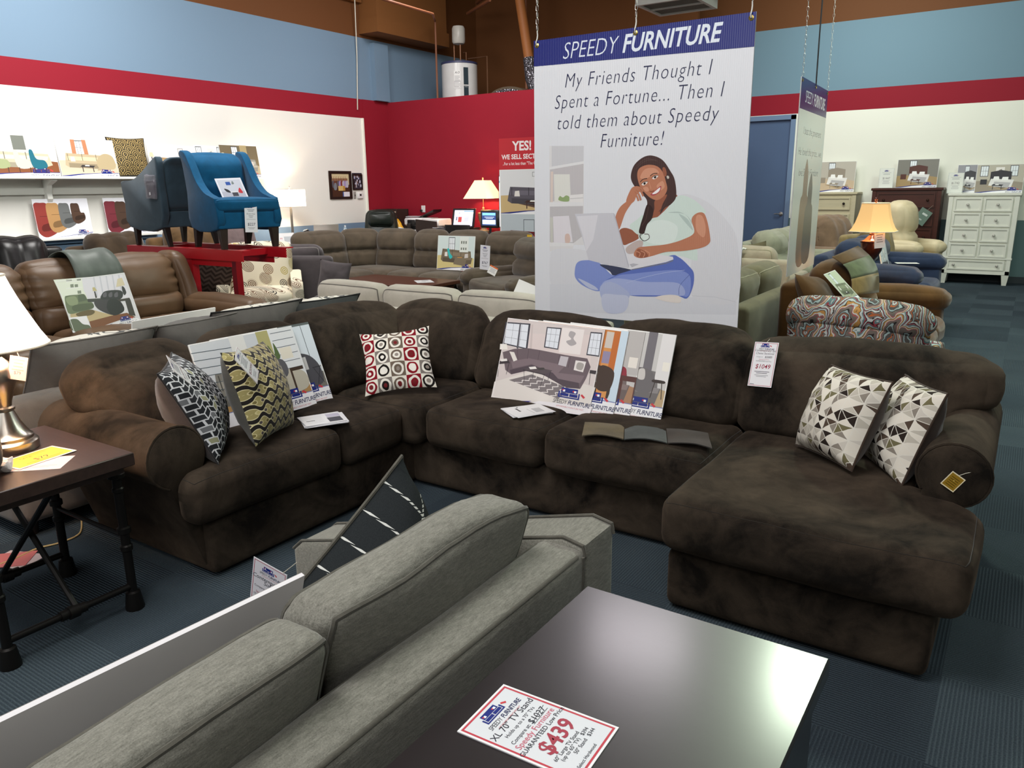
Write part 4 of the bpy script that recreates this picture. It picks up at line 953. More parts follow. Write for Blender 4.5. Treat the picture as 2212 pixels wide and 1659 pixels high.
for x0, hh, c in ((-.12, .98, (150, 128, 108)), (.12, .86, (112, 108, 100))):
    p.blob(c, [(x0-.17, .1), (x0+.17, .1), (x0+.17, hh*.6), (x0+.1, hh*.7), (x0+.09, hh*.86), (x0, hh), (x0-.09, hh*.86), (x0-.1, hh*.7), (x0-.18, hh*.6)])
p.obj('print', p2_, poster_m, loc=(0, -.0003, 0))
for x in (-w2/2+.03, 0, w2/2-.03):
    part('eyelet', lathe([(.004, 0), (.012, .0), (.013, .003), (.006, .006), (.004, .0)], 12), brass, p2_, mx=M.Translation((x, -.001, h2-.026)) @ M.Rotation(PI/2, 4, 'X'))
    if x: chain(p2_, x, h2, 74)
    else: part('cord', tube([(0, 0, h2-.03), (0, .004, h2+.4), (0, 0, h2+2.7)], .006, 6), plain((30, 30, 36), .6), p2_)

# ================================================================== GREY SOFA (foreground, seen from behind)
def recenter(o):
    """move a thing built in room coordinates so that its Empty stands at the middle of its base"""
    pts = [ch.location+v.co for ch in o.children for v in ch.data.vertices]
    lo = [min(p[i] for p in pts) for i in range(3)]; hi = [max(p[i] for p in pts) for i in range(3)]
    c = V(((lo[0]+hi[0])/2, (lo[1]+hi[1])/2, lo[2])); o.location = c
    for ch in o.children: ch.location = ch.location-c
    return o
def tweed():
    m = Mat('grey_chenille', .92, .12, 0, .2); x, y, z = m.xyz()
    a = m.noise(210.0, 3.0, .6, vec=m.vec(x, y*.22, z)); b = m.noise(420.0, 1.0); c = m.noise(3.0, 3.0)
    f = (a-.5)*1.2+(b-.5)*.8+(c-.5)*.5+.5
    m.base(m.mix((90, 89, 82), (148, 147, 138), f)); m.bump(b*.5+a, .35, .003); return m.m
gr = tweed(); gpipe = fabric((88, 86, 79), .12, 40, name='grey_piping')
sf = thing('grey_sofa', 'light grey chenille sofa with piped loose cushions, seen from behind', 'sofa')
fp = lambda nm, q, m=gr: part(nm, q, m, sf, ang=60)
Y0, Y1 = -.62, 1.40
bk = Soft(.125, Y1-Y0+.02, .70, .03, (.0, 0, .006), n=10, k=3, wob=.003, at=(-.806, (Y0+Y1)/2+.01, .41))
fp('back_frame', bk.vf())
fp('back_piping', [tube([(-.752, y, .75) for y in (Y0, 0, .7, Y1-.02)], .005, 6), tube([(-.858, y, .752) for y in (Y0, 0, .7, Y1-.02)], .005, 6), tube([(-.745, Y1-.005, z) for z in (.08, .4, .745)], .004, 6)], gpipe)
ap = [(-1.74, .09), (-1.74, .50), (-1.70, .535), (-.80, .775), (-.75, .765), (-.745, .74), (-.745, .09)]
for y0, nm in ((1.40, 'arm'), (-.78, 'arm')):
    a = fp(nm, [prism(ap, y0, y0+.155, 'y', .018, 3)])
    part('welt', [tube([(x*1.0, yy, z+.002) for x, z in ap[1:6]], .0045, 6) for yy in (y0+.006, y0+.149)], gpipe, a)
fp('base', [Soft(.80, Y1-Y0, .22, .02, n=4, at=(-1.22, (Y0+Y1)/2, .2)).vf()])
for x in (-1.66, -.80):
    for y in (-.7, 1.47): fp('leg', [lathe([(.022, 0), (.03, .1)], 12, (x, y, 0))], wood((44, 32, 26), 'dark_wood'))
for i, (y0, y1) in enumerate(((.70, 1.385), (0.01, .69), (-.61, 0.0))):
    s = Soft(.78, y1-y0, .16, .055, (.02, .004, .018), n=8, k=4, wob=.004, seed=i+2, at=(-1.245, (y0+y1)/2, .385))
    c = fp('seat_cushion', s.vf())
    part('piping', [s.pipe(2, 1, .0045)], gpipe, c)
for i, (y0, y1) in enumerate(((.748, 1.335), (.135, .738), (-.475, .125))):
    cyy = (y0+y1)/2
    s = Soft(.14, y1-y0, .43, .038, (.024, .012, .014), n=12, k=4, wob=.009, freq=5.0, seed=i+21)
    def df(q, i=i, cyy=cyy):
        z = q.z+.215; t = q.y/.3
        return V((q.x-1.028+.29*z+.012*t*(1 if i == 1 else .5), q.y+cyy, z+.468-.012*t*t+(.12*(q.y-.3) if i == 1 else 0)+.012*noise.noise(V((q.y*4+i, i, 0)))))
    s.df = df; c = fp('back_cushion', s.vf())
    part('piping', [s.pipe(0, 1, .0055), s.pipe(0, -1, .0055)], gpipe, c)
recenter(sf)
pillow('check_pillow', 'charcoal pillow with a white windowpane check, propped on the grey sofa', pat_plaid(), gr, .45, .45, .42, (-1.25, 1.19, .525), er(24, -30, 87), welt=gpipe, seed=31, pinch=.05, back=.10, pw=.5)
o = part('foam_board', box(-.55, .55, 0, .009, 0, .41), plain((224, 222, 226), .5, .3, name='foam_board'), None, smooth=False)
o.location = (-1.20, .315, .475); o.rotation_euler = er(-17, 0, 86+180); tag(o, 'long white foam board standing on the grey sofa seat', 'picture board')
p = roompic(1.1, .41, seed=77); p.obj('print', o, loc=(0, -.0003, 0))
w_, h = .13, .19
p = card(w_, h, (230, 228, 236)); p.logo(.0, h*.82, w_*.6); p.text(K, 'Contemporary', 0, h*.63, w_*.16, .15, .002); p.text(K, 'Sofa', 0, h*.55, w_*.16, .15, .002); p.text(K, 'Compare at:', -w_*.2, h*.45, w_*.08); p.text(K, '$1207', w_*.15, h*.40, w_*.13)
p.text((190, 110, 125), 'Speedy Furniture', -w_*.05, h*.33, w_*.085); p.text(K, 'GUARANTEED Low Price', 0, h*.275, w_*.075); p.text((170, 30, 60), '$549', -w_*.08, h*.1, w_*.24, .1, .01)
tagsheet('price_tag', 'white price tag reading Contemporary Sofa hung on the grey sofa arm', w_, h, p, (-1.86, 1.372, .262), er(5, 16.7, 9.5), string=[(.05, 0, h), (.09, .005, h+.06)])
# ================================================================== TV STAND with its sign
esp = Mat('espresso_lacquer', .38, .5); _n = esp.noise(30.0, 4.0); _n2 = esp.noise(2.0, 3.0)
esp.base(esp.mix((24, 19, 21), (32, 26, 29), _n2)); esp.bump(_n, .08, .002)
esp.b.inputs['Coat Weight'].default_value = .6; esp.b.inputs['Coat Roughness'].default_value = .2; esp = esp.m
tv = thing('tv_stand', 'low espresso brown lacquered TV stand behind the grey sofa', 'tv stand')
tp = lambda nm, q, m=esp, par=None: part(nm, q, m, par or tv, ang=40)
tp('top', [box(-.667, -.194, -.75, 1.268, .725, .76, .004)])
tp('case', [box(-.65, -.632, -.72, 1.25, .08, .725), box(-.65, -.212, 1.225, 1.25, .08, .725), box(-.65, -.212, -.72, -.70, .08, .725), box(-.65, -.212, -.72, 1.25, .08, .11), box(-.64, -.23, .55, .57, .1, .72), box(-.64, -.23, -.05, -.03, .1, .72)])
for y0, y1 in ((.575, 1.22), (-.695, -.055)):
    d = tp('door', [box(-.225, -.207, y0, y1, .115, .715, .003)]); part('knob', lathe([(.006, 0), (.006, .015), (.014, .02), (.012, .032), (0, .034)], 12), plain((150, 150, 146), .3, .5, .9), d, mx=M.Translation((-.207, y0+.06 if y0 > 0 else y1-.06, .45)) @ M.Rotation(PI/2, 4, 'Y'))
tp('shelf', [box(-.63, -.22, -.03, .55, .4, .418)])
for x in (-.63, -.24):
    for y in (-.68, 1.21): tp('foot', [box(x-.025, x+.025, y-.025, y+.025, 0, .085, .004)])
recenter(tv)
w_, h = .131, .205
p = card(w_, h, (222, 226, 232), (196, 66, 80)); p.frame((196, 66, 80), -w_/2+.004, .004, w_/2-.004, h-.004, .0035); p.frame((244, 244, 246), -w_/2, 0, w_/2, h, .003)
p.logo(0, h*.845, w_*.62); K2 = (40, 42, 54)
p.text(K2, 'XL 70" TV Stand', 0, h*.695, w_*.125, .05, .001); p.text(K2, 'Holds up to a 75" TVs', 0, h*.64, w_*.068); p.text(K2, 'Compare at:', -w_*.17, h*.565, w_*.075); p.text(K2, '$1027', w_*.2, h*.56, w_*.125, .1); p.line(K2, [(w_*.04, h*.568), (w_*.4, h*.6)], .0008); p.line(K2, [(w_*.05, h*.552), (w_*.38, h*.556)], .0007)
p.text((206, 104, 124), 'Speedy Furniture', 0, h*.50, w_*.115); p.text(K2, 'GUARANTEED Low Price', 0, h*.445, w_*.088)
p.text((168, 62, 80), '$439', 0, h*.285, w_*.3, .1, .02); p.text(K2, '60" Large TV Stand', -w_*.08, h*.225, w_*.07); p.text(K2, '(up to 65" TV)   $394', 0, h*.185, w_*.07); p.text(K2, '50" Stand   $344', w_*.1, h*.14, w_*.07); p.text(K2, 'Select Hardwood', -w_*.1, h*.06, w_*.06)
A, B, D_ = onz(993, 1571, .764), onz(1083, 1480, .764), onz(1335, 1559, .764)
a_ = math.atan2((B-A).y, (B-A).x); top = (A+B)/2; dn = V((math.sin(a_), -math.cos(a_), 0))
o = part('price_sign', box(-w_/2, w_/2, 0, .0014, 0, h), plain((238, 238, 242), .1, .5, name='laminated_card'), None, smooth=False)
o.rotation_euler = (-PI/2, 0, a_); o.location = (top.x+dn.x*h, top.y+dn.y*h, .7615)
tag(o, 'laminated XL 70 inch TV Stand price sign lying on the espresso top', 'price sign')
lm = Mat('laminated_print', .5, .3); _a = lm.n('ShaderNodeAttribute', attribute_name='Col'); lm.base(_a.outputs['Color']); lm.b.inputs['Coat Weight'].default_value = 1.0; lm.b.inputs['Coat Roughness'].default_value = .06; lm.bump(lm.noise(26.0, 2.0), .5, .003)
p.obj('print', o, lm.m, loc=(0, -.0002, 0))
# ================================================================== END TABLE with lamp
iron = plain((26, 24, 23), .45, .4, .5, name='black_iron'); tw_ = wood((52, 40, 36), 'dark_table_wood', .38, .3, 0)
et = thing('end_table', 'dark wood end table on black iron pipe legs beside the sectional arm', 'end table')
TX0, TX1, TY0, TY1 = -3.24, -2.605, .90, 1.435
part('tabletop', [box(TX0, TX1, TY0, TY1, .592, .64, .003)], tw_, et); part('apron', [box(TX0+.03, TX1-.03, TY0+.03, TY1-.03, .565, .592)], tw_, et, smooth=False)
lx, ly = (TX0+.05, TX1-.09), (TY0+.06, TY1-.03)
for x in lx:
    for y in ly:
        part('leg', [lathe([(.034, 0), (.034, .012), (.026, .07), (.0165, .075), (.0165, .24), (.022, .245), (.022, .262), (.0165, .267), (.0165, .31), (.024, .315), (.024, .335), (.0165, .34), (.0165, .475), (.021, .48), (.021, .492), (.0165, .497), (.0165, .53), (.03, .535), (.03, .55), (.018, .555), (.018, .57)], 14, (x, y, 0))], iron, et)
my = (ly[0]+ly[1])/2
for x in lx:
    part('rail', [tube([(x, ly[0], .095), (x, ly[1], .095)], .0125, 10), tube([(x, my-.045, .095), (x, my-.018, .095), (x, my-.017, .095), (x, my+.017, .095), (x, my+.018, .095), (x, my+.045, .095)], [.019, .019, .025, .025, .019, .019], 12)], iron, et)
part('brace', [tube([(lx[0], my-.012, .11), (lx[1], my-.012, .55)], .011, 8)], iron, et); part('brace', [tube([(lx[1], my+.012, .11), (lx[0], my+.012, .55)], .011, 8)], iron, et)
part('brace', [tube([(lx[0], ly[1], .3), (lx[1], ly[1], .3)], .009, 8)], iron, et)
recenter(et)
def table_lamp(name, label, loc, prof, metal, shade_prof, shade_c, emit, shade_seg=36, bulb_p=0, bulb_c=(1, .72, .42), bz=None, finial=True, fluted=False):
    t = thing(name, label, 'lamp', loc)
    part('base', lathe(prof, 32), metal, t, ang=30)
    zt = shade_prof[-1][1]
    part('socket', [lathe([(.012, prof[-1][1]-.01), (.018, prof[-1][1]), (.018, prof[-1][1]+.05), (.008, prof[-1][1]+.055)], 12), tube([(0, 0, prof[-1][1]+.05), (0, 0, zt+.01)], .004, 6)], metal, t)
    m = Mat('lit_lamp_shade', .9, .1); m.base(shade_c); m.b.inputs['Emission Color'].default_value = lin(shade_c)+(1,); m.b.inputs['Emission Strength'].default_value = emit
    m.b.inputs['Transmission Weight'].default_value = 0
    vs, fs = lathe(shade_prof, shade_seg); fs = fs[:-2] if shade_prof[0][0] > 1e-6 else fs
    inner = [(r-.003, z) for r, z in shade_prof][::-1]; g = G(); g.add((vs, fs)); v2, f2 = lathe(inner, shade_seg); g.add((v2, f2[:-2]))
    sh = g.obj('lamp_shade', m.m, t, ang=50 if shade_seg > 10 else 20)
    for r, z in (shade_prof[0], shade_prof[-1]): part('shade_trim', tube([(r*math.cos(2*PI*(j+.5)/shade_seg), r*math.sin(2*PI*(j+.5)/shade_seg), z) for j in range(shade_seg)], .004, 6, True), fabric((226, 214, 196), .05, 9, name='shade_trim'), sh)
    if finial: part('finial', lathe([(.006, zt), (.012, zt+.012), (.008, zt+.02), (.014, zt+.03), (.01, zt+.045), (0, zt+.05)], 12), metal, t)
    if bulb_p:
        b = bulb('lamp_bulb', (0, 0, bz), bulb_p, bulb_c, .03); b.parent = t
    return t
nick = Mat('brushed_nickel', .28, .5, 1.0); nick.base((172, 166, 158)); nick = nick.m
lamp = table_lamp('table_lamp', 'lit table lamp with white bell shade and brushed nickel urn base, on the end table', (-3.035, 1.215, .6405),
    [(.0, 0), (.092, .0), (.094, .006), (.094, .03), (.088, .036), (.08, .04), (.08, .05), (.072, .055), (.06, .075), (.045, .105), (.034, .135), (.03, .145), (.036, .15), (.036, .158), (.027, .163), (.03, .18), (.04, .21), (.052, .245), (.058, .275), (.055, .30), (.044, .322), (.03, .336), (.022, .345), (.026, .355), (.02, .365)], nick,
    [(.178, .385), (.172, .40), (.155, .43), (.128, .49), (.102, .55), (.084, .60), (.073, .635)], (255, 240, 226), 2.6, bulb_p=11, bulb_c=(1, .66, .40), bz=.47)
p = Print(); p.rect((236, 214, 210), -.03, 0, .03, .085); lines(p, -.022, .022, .07, .012, 4, (190, 160, 160)); p.text((170, 90, 110), '$79', 0, .02, .016)
o = tagsheet('price_tag', 'small pink price tag hanging under the white bell lamp shade', .06, .085, p, (-2.965, 1.245, .905), er(-6, 12, 40), string=[(0, 0, .085), (-.02, .0, .12)])
def flat_card(name, label, w_, d, pr, z, pts, cat='price card', m=None):
    A, B, D_ = (onz(*q, z) for q in pts); a_ = math.atan2((B-A).y, (B-A).x); dn = V((math.sin(a_), -math.cos(a_), 0)); top = (A+B)/2
    o = part(name, box(-w_/2, w_/2, 0, .001, 0, d), plain((238, 236, 238), .4, .3, name='card'), None, smooth=False)
    o.rotation_euler = (-PI/2, 0, a_); o.location = (top.x+dn.x*d, top.y+dn.y*d, z+.0006); tag(o, label, cat); pr.obj('print', o, loc=(0, -.0002, 0)); return o
w_, d = .215, .135
p = Print(); p.rect((236, 206, 206), -w_/2, 0, w_/2, d); lines(p, -w_*.4, w_*.4, d*.3, d*.1, 2, (200, 150, 170)); flat_card('price_card', 'pink price card under the yellow card on the end table', w_, d, p, .6405, ((35, 992), (150, 985), (172, 997)))
p = Print(); p.rect((246, 240, 226), -w_/2, 0, w_/2, d); p.rect((238, 196, 70), -w_*.46, d*.06, w_*.46, d*.94); p.text((110, 80, 50), 'SALE', -w_*.1, d*.62, d*.16); p.text((70, 50, 60), '$79', w_*.02, d*.28, d*.26, .1); lines(p, -w_*.4, w_*.4, d*.84, d*.1, 2, (190, 150, 70)); lines(p, -w_*.3, w_*.36, d*.2, d*.09, 2, (160, 120, 50))
flat_card('price_card', 'yellow SALE $79 price card lying on the end table', w_, d, p, .643, ((28, 990), (75, 975), (160, 988)))
s = Soft(.07, .05, .04, .018, n=6, k=2, wob=.016, freq=28, seed=3, at=(-2.80, 1.09, .662)); o = part('tissue', s.vf(), plain((232, 228, 228), .8), None, ang=20); tag(o, 'crumpled white tissue on the end table edge', 'tissue')
# papers and cord on the floor below the table
for i, (q, rz, c) in enumerate((((35, 1210), 20, (214, 196, 196)), ((15, 1212), 45, (206, 120, 120)))):
    a = onz(*q, 0); pp = part('leaflet', box(-.1, .1, -.07, .07, 0, .002), plain(c, .4, name='leaflet'), None, smooth=False); pp.location = (a.x, a.y, .001+.003*i); pp.rotation_euler = (0, 0, rad(rz)); tag(pp, ('pale leaflet' if not i else 'pink leaflet')+' on the carpet under the end table', 'leaflet')
o = part('lamp_cord', tube(spline([tuple(onz(x, y, .006)) for x, y in ((-20, 1225), (30, 1208), (80, 1185), (130, 1172), (172, 1152), (176, 1120))], 6, False), .004, 6), plain((196, 170, 120), .5), None); tag(o, 'cream lamp cord running over the carpet under the end table', 'cord')
# dark bag cut off by the left edge
nv = fabric((26, 30, 40), .2, 8, name='navy_cloth')
bg = thing('cloth_bag', 'dark navy cloth bag standing on the end table, cut by the left edge', 'bag', (-2.765, .985, .6405), -30)
part('body', [Soft(.20, .14, .27, .06, (.015, .02, .0), n=8, k=4, wob=.01, freq=9, at=(0, 0, .137)).vf()], nv, bg, ang=60)
part('handle', tube([(-.05, 0, .26), (-.05, 0, .33), (0, 0, .36), (.05, 0, .33), (.05, 0, .26)], .008, 8), nv, bg)

# ================================================================== GENERIC UPHOLSTERY
darkwood = wood((40, 29, 24), 'dark_wood')
def sofa(name, label, cat, W, D, n, m, loc, rz, seat_h=.45, back_h=.92, arm_h=.60, arm_w=.18, arm='box', back='plain', pipe=None, leg=.07, group=None, lean=.28, bt=.24, seed=1, wob=.008, arms=(1, 1), lobes=3, back_m=None, frame_h=None, cush=True, foot=False, n_=10):
    """faces -y, origin on the floor under its middle"""
    t = thing(name, label, cat, loc, rz, group); iw = W-arm_w*(arms[0]+arms[1]); x0 = -W/2+arm_w*arms[0]; cw = iw/n
    part('base', [Soft(W-.04, D-.08, seat_h-.17-leg, .03, n=3, at=(0, .02, leg+(seat_h-.17-leg)/2)).vf()], m, t, ang=60)
    fh = frame_h or back_h-.12
    part('back_frame', [Soft(W-.02, .15, fh-leg, .05, (0, .01, .01), n=5, at=(0, D/2-.075, leg+(fh-leg)/2)).vf()], m, t, ang=60)
    for i in range(n):
        s = Soft(cw-.006, D-.22, .18, .06, (.006, .02, .025), n=n_, k=4, wob=wob*.7, seed=seed+i, at=(x0+cw*(i+.5), -.10, seat_h-.085)); c = part('seat_cushion', s.vf(), m, t, ang=60)
        if pipe: part('piping', s.pipe(2, 1, .005), pipe, c)
        if foot: part('footrest', [Soft(cw-.02, .10, seat_h-.17-leg, .04, (.0, .02, 0), n=5, wob=wob*.6, seed=seed, at=(x0+cw*(i+.5), -D/2+.05, leg+(seat_h-.17-leg)/2)).vf()], m, t, ang=60)
        if not cush: continue
        h = back_h-seat_h+.03
        s = Soft(cw-.004, bt, h, min(bt, h)*.42, (.012, .04, .012), n=n_, k=4, wob=wob, seed=seed*3+i)
        def df(q, i=i, h=h):
            z = q.z+h/2; y = q.y; u = q.x/cw+.5
            if back == 'tuft' and y < 0: y += .05*math.exp(-((z-h*.52)/.025)**2)*(1-abs(2*u-1)**4)+.012*math.exp(-((z-h*.52)/.09)**2)*abs(math.sin(u*9))
            if back == 'lobe' : y -= (.035*abs(math.sin(PI*lobes*u))-.02)*(1 if y < 0 else -.3); z += .02*abs(math.sin(PI*lobes*u))*(z/h)
            if back == 'roll' and y < 0: y += .05*math.exp(-((z-h*.50)/.035)**2)-.03*tsm((z-h*.5)/.2)+.008*math.sin(z*60)*math.exp(-(min(u, 1-u)/.12)**2)
            return V((x0+cw*(i+.5)+q.x, D/2-.15-bt/2+y+lean*(z-h*.5)*.8-.02, seat_h-.03+z))
        s.df = df; c = part('back_cushion', s.vf(), back_m or m, t, ang=70)
        if pipe: part('piping', [s.pipe(1, -1, .005), s.pipe(1, 1, .005)], pipe, c)
    for k, sd in ((0, -1), (1, 1)):
        if not arms[k]: continue
        xc = sd*(W/2-arm_w/2)
        if arm == 'box': q = [Soft(arm_w, D-.06, arm_h-leg, .035, (.004, 0, .012), n=6, wob=wob*.4, at=(xc, -.01, leg+(arm_h-leg)/2)).vf()]
        elif arm == 'slope': q = [prism([(-D/2+.06, leg), (-D/2+.04, arm_h*.86), (-D/2+.1, arm_h*.92), (D/2-.2, arm_h), (D/2-.06, arm_h), (D/2-.03, leg)], xc-arm_w/2, xc+arm_w/2, 'x', .02)]
        elif arm == 'puff':
            s = Soft(arm_w*1.15, D*.86, .17, .08, (.01, .02, .03), n=8, k=4, wob=wob, seed=seed+k+40, at=(xc, -.06, arm_h-.085)); q = [s.vf(), Soft(arm_w*.9, D-.08, arm_h-.12-leg, .04, (.01, .01, 0), n=5, at=(xc, 0, leg+(arm_h-.12-leg)/2)).vf()]
        else:
            r = arm_w*.5; q = [prism([(xc-arm_w*.32, leg), (xc+arm_w*.32, leg), (xc+arm_w*.32, arm_h-r*1.4)]+arc(xc, arm_h-r, r, -40, 220, 16)+[(xc-arm_w*.32, arm_h-r*1.4)], -D/2+.04, D/2-.06, 'y', .03)]
        a = part('arm', q, m, t, ang=60)
        if pipe and arm == 'box': part('piping', Soft(arm_w, D-.06, arm_h-leg, .035, n=4, at=(xc, -.01, leg+(arm_h-leg)/2)).pipe(1, -1, .005), pipe, a)
    if leg > .03:
        for x in (-W/2+.08, W/2-.08):
            for y in (-D/2+.1, D/2-.08): part('leg', lathe([(.02, 0), (.028, leg+.01)], 10, (x, y, 0)), darkwood, t)
    return t
# ================================================================== LEFT SIDE
slate = fabric((98, 95, 92), .12, 6, name='slate_fabric'); slpipe = fabric((120, 116, 112), .1, 30, name='slate_piping')
ss = sofa('slate_sofa', 'slate grey sofa standing back to back with the left wing of the brown sectional', 'sofa', 2.5, .92, 3, slate, (-4.12, 2.70, 0), -90, .45, .70, .60, .2, 'box', pipe=slpipe, cush=False, frame_h=.66)
fl = Mat('leaf_print_cotton', .85, .15); nz = fl.noise(9.0, 2.0, .4, dist=1.6); f_ = nz.gt(.56)*nz.lt(.66); fl.base(fl.mix((226, 222, 212), (96, 96, 96), f_)); fl = fl.m
for i, (y, w_, h, x, tilt, yaw, lab, mf) in enumerate(((1.95, .62, .53, -4.02, 36, -90, 'slate pillow with leaf print front, nearest the bell lamp', fl), (2.50, .52, .51, -4.02, 34, -86, 'plain slate pillow, second from the bell lamp, before the bare white board', slate), (2.95, .64, .54, -4.06, 35, -92, 'long slate pillow between the white board and the black edged pillow', fl), (3.47, .56, .52, -4.02, 35, -96, 'darker slate pillow at the far end with black edging and leaf print front', fl))):
    pillow('sofa_pillow', lab, mf, slate if i < 3 else fabric((62, 64, 64), .12, 6, name='dark_slate_fabric'), w_, h, .30, (x, y, .452), er(-tilt, 0, yaw), group='slate pillows', welt=slpipe if i < 2 else plain((36, 36, 38), .8, name='black_welt'), seed=40+i, pinch=.04, pw=.62, wr=1.8)
board('picture_board', 'blank white board edge standing behind the plain slate pillow', 'picture board', .56, .42, .008, roompic(.56, .42, seed=5), (-4.17, 2.60, .455), er(-12, 0, -86+180-180))
# tan leather reclining sofa
tanl = leather((96, 74, 54), 'tan_leather', .45)
t = thing('leather_recliner_sofa', 'tan brown leather reclining sofa with puffy backs, behind the slate pillows', 'sofa', (-6.15, 3.25, 0), 90)
W = 2.36
part('base', [Soft(W-.06, 1.25, .26, .04, n=4, at=(0, .03, .17)).vf()], tanl, t)
for i, (xa, xb) in enumerate(((-.98, -.36), (-.35, .27), (.28, .93))):
    cw, xc = xb-xa, (xa+xb)/2
    part('seat_cushion', [Soft(cw, .82, .24, .09, (.01, .03, .04), n=8, k=4, wob=.012, seed=i+60, at=(xc, -.25, .385)).vf()], tanl, t, ang=60)
    part('footrest', [Soft(cw-.02, .12, .3, .05, (0, .03, 0), n=5, wob=.01, seed=i, at=(xc, -.64, .2)).vf()], tanl, t, ang=60)
    s = Soft(cw+.02, .26, .40, .11, (.01, .06, .02), n=14, k=5, wob=.008, seed=i+70)
    def df(q, xc=xc, cw=cw):
        u = q.x/cw+.5; z = q.z+.2
        y = q.y+(.012*math.sin(z*75)*(math.exp(-(u/.14)**2)+math.exp(-((1-u)/.14)**2)) if q.y < 0 else 0)+(.012*(math.exp(-((u-.33)/.012)**2)+math.exp(-((u-.72)/.012)**2)) if q.y < 0 else 0)
        return V((q.x+xc, y+.34+.30*z, .68+z))
    s.df = lambda q, df=df: df(q)-V((0, 0, .06)); part('back_cushion', s.vf(), tanl, t, ang=70)
    s = Soft(cw, .2, .26, .09, (.01, .05, .01), n=8, k=4, wob=.01, seed=i+80, at=(xc, .29, .57)); part('lumbar_cushion', s.vf(), tanl, t, ang=70)
s = Soft(.16, .32, .62, .07, (.01, .03, .02), n=8, k=4, wob=.01, seed=3); s.df = lambda q: V((q.x+1.03-.1*max(0, q.z), q.y+.36+.26*(q.z+.2), .72+q.z*.95)); part('wing', s.vf(), tanl, t, ang=70)
part('back_frame', [Soft(W-.1, .16, .8, .06, n=5, at=(0, .60, .48)).vf()], tanl, t)
part('arm', [Soft(.26, 1.12, .18, .085, (.01, .03, .03), n=8, k=4, wob=.01, seed=5, at=(1.06, -.12, .545)).vf(), Soft(.2, 1.2, .42, .05, n=5, at=(1.06, -.02, .26)).vf()], tanl, t, ang=60)
part('arm', [Soft(.26, 1.12, .18, .085, (.01, .03, .03), n=8, k=4, wob=.01, seed=6, at=(-1.09, -.12, .545)).vf(), Soft(.2, 1.2, .42, .05, n=5, at=(-1.09, -.02, .26)).vf()], tanl, t, ang=60)
# leather sample flap draped over its back
sl = Mat('slate_leather', .5, .35); a = sl.noise(6.0, 4.0); sl.base(sl.mix((64, 70, 66), (110, 120, 112), a)); sl = sl.m
vs, fs = [], []; pth = spline([(-.30, .80), (-.22, 1.0), (-.06, 1.085), (.10, 1.06), (.20, .95), (.225, .84)], 4, False); n = 10
for (dx, z) in pth:
    for j in range(n+1): vs.append(V((dx+.008*math.sin(j*1.3), -.20+.40*j/n+.02*(z-.8)*4*(.5-j/n), z+.006*math.sin(j*.9+dx*20))))
for i in range(len(pth)-1):
    for j in range(n): fs.append([i*(n+1)+j, i*(n+1)+j+1, (i+1)*(n+1)+j+1, (i+1)*(n+1)+j])
o = part('leather_swatch', (vs, fs), sl, None, ang=80, loc=(-6.52, 3.40, .012)); m_ = o.modifiers.new('thickness', 'SOLIDIFY'); m_.thickness = .006; tag(o, 'slate leather sample flap draped over the tan leather sofa back', 'leather sample')
lb_pos, lb_rot = (-6.00, 3.25, .512), er(-18.1, -1.3, 92.8)
tr = tracer(pose(lb_pos, lb_rot), 0, 540, 7.373); p = Print(); T = lambda c, *q: p.poly(c, tr(*q)); Bl = lambda c, *q: p.blob(c, tr(*q))
p.rect((222, 222, 226), -.28, 0, .28, .42)
T((232, 238, 222), (850, 475), (1300, 440), (1360, 700), (1450, 900), (1080, 960)); T((226, 224, 232), (1300, 440), (1940, 390), (2080, 760), (1400, 760), (1330, 640))
for k in range(5): T((204, 204, 214), (1480+100*k, 426-7*k), (1500+100*k, 424-7*k), (1560+100*k, 740), (1535+100*k, 745))
for y in (500, 605): T((240, 242, 236), (1050, y), (1300, y-18), (1306, y-4), (1056, y+14)); 
for q in (((1050, 474), (1140, 466), (1146, 490), (1056, 498)), ((1220, 462), (1286, 456), (1290, 484), (1226, 490)), ((1118, 548), (1170, 542), (1176, 596), (1122, 600)), ((1186, 548), (1240, 544), (1244, 590), (1190, 594)), ((1232, 650), (1290, 644), (1296, 694), (1238, 698))): T((130, 138, 120), *q)
T((196, 176, 132), (1120, 1020), (1500, 960), (1800, 1040), (1420, 1140), (1380, 1060), (1120, 1080)); T((124, 76, 44), (1420, 1140), (1800, 1040), (2020, 1000), (2160, 1070), (1900, 1120), (1460, 1270)); T((216, 220, 214), (1080, 960), (1130, 1080), (1110, 1100), (1070, 980))
Bl((108, 120, 88), (1030, 760), (1080, 726), (1220, 712), (1340, 706), (1400, 800), (1480, 850), (1480, 930), (1300, 980), (1120, 1020), (1060, 940)); Bl((140, 152, 116), (1050, 770), (1200, 740), (1240, 860), (1110, 880)); Bl((84, 94, 68), (1160, 890), (1380, 850), (1480, 860), (1470, 930), (1200, 980)); T((86, 98, 74), (1240, 720), (1340, 706), (1396, 800), (1250, 830))
T((60, 60, 56), (1390, 780), (1600, 770), (1640, 800), (1480, 830), (1400, 830)); Bl((40, 38, 42), (1625, 700), (1700, 650), (1900, 640), (1960, 700), (1900, 790), (1620, 790)); Bl((58, 52, 58), (1500, 820), (1640, 790), (1800, 790), (1900, 800), (1980, 940), (1880, 1020), (1760, 1030), (1560, 940)); Bl((30, 28, 30), (1740, 790), (1880, 800), (1980, 950), (1880, 1030), (1780, 1030), (1700, 920)); 
for k in range(3): Bl((92, 88, 96), (1640+90*k, 700), (1690+90*k, 670), (1696+90*k, 740), (1646+90*k, 750))
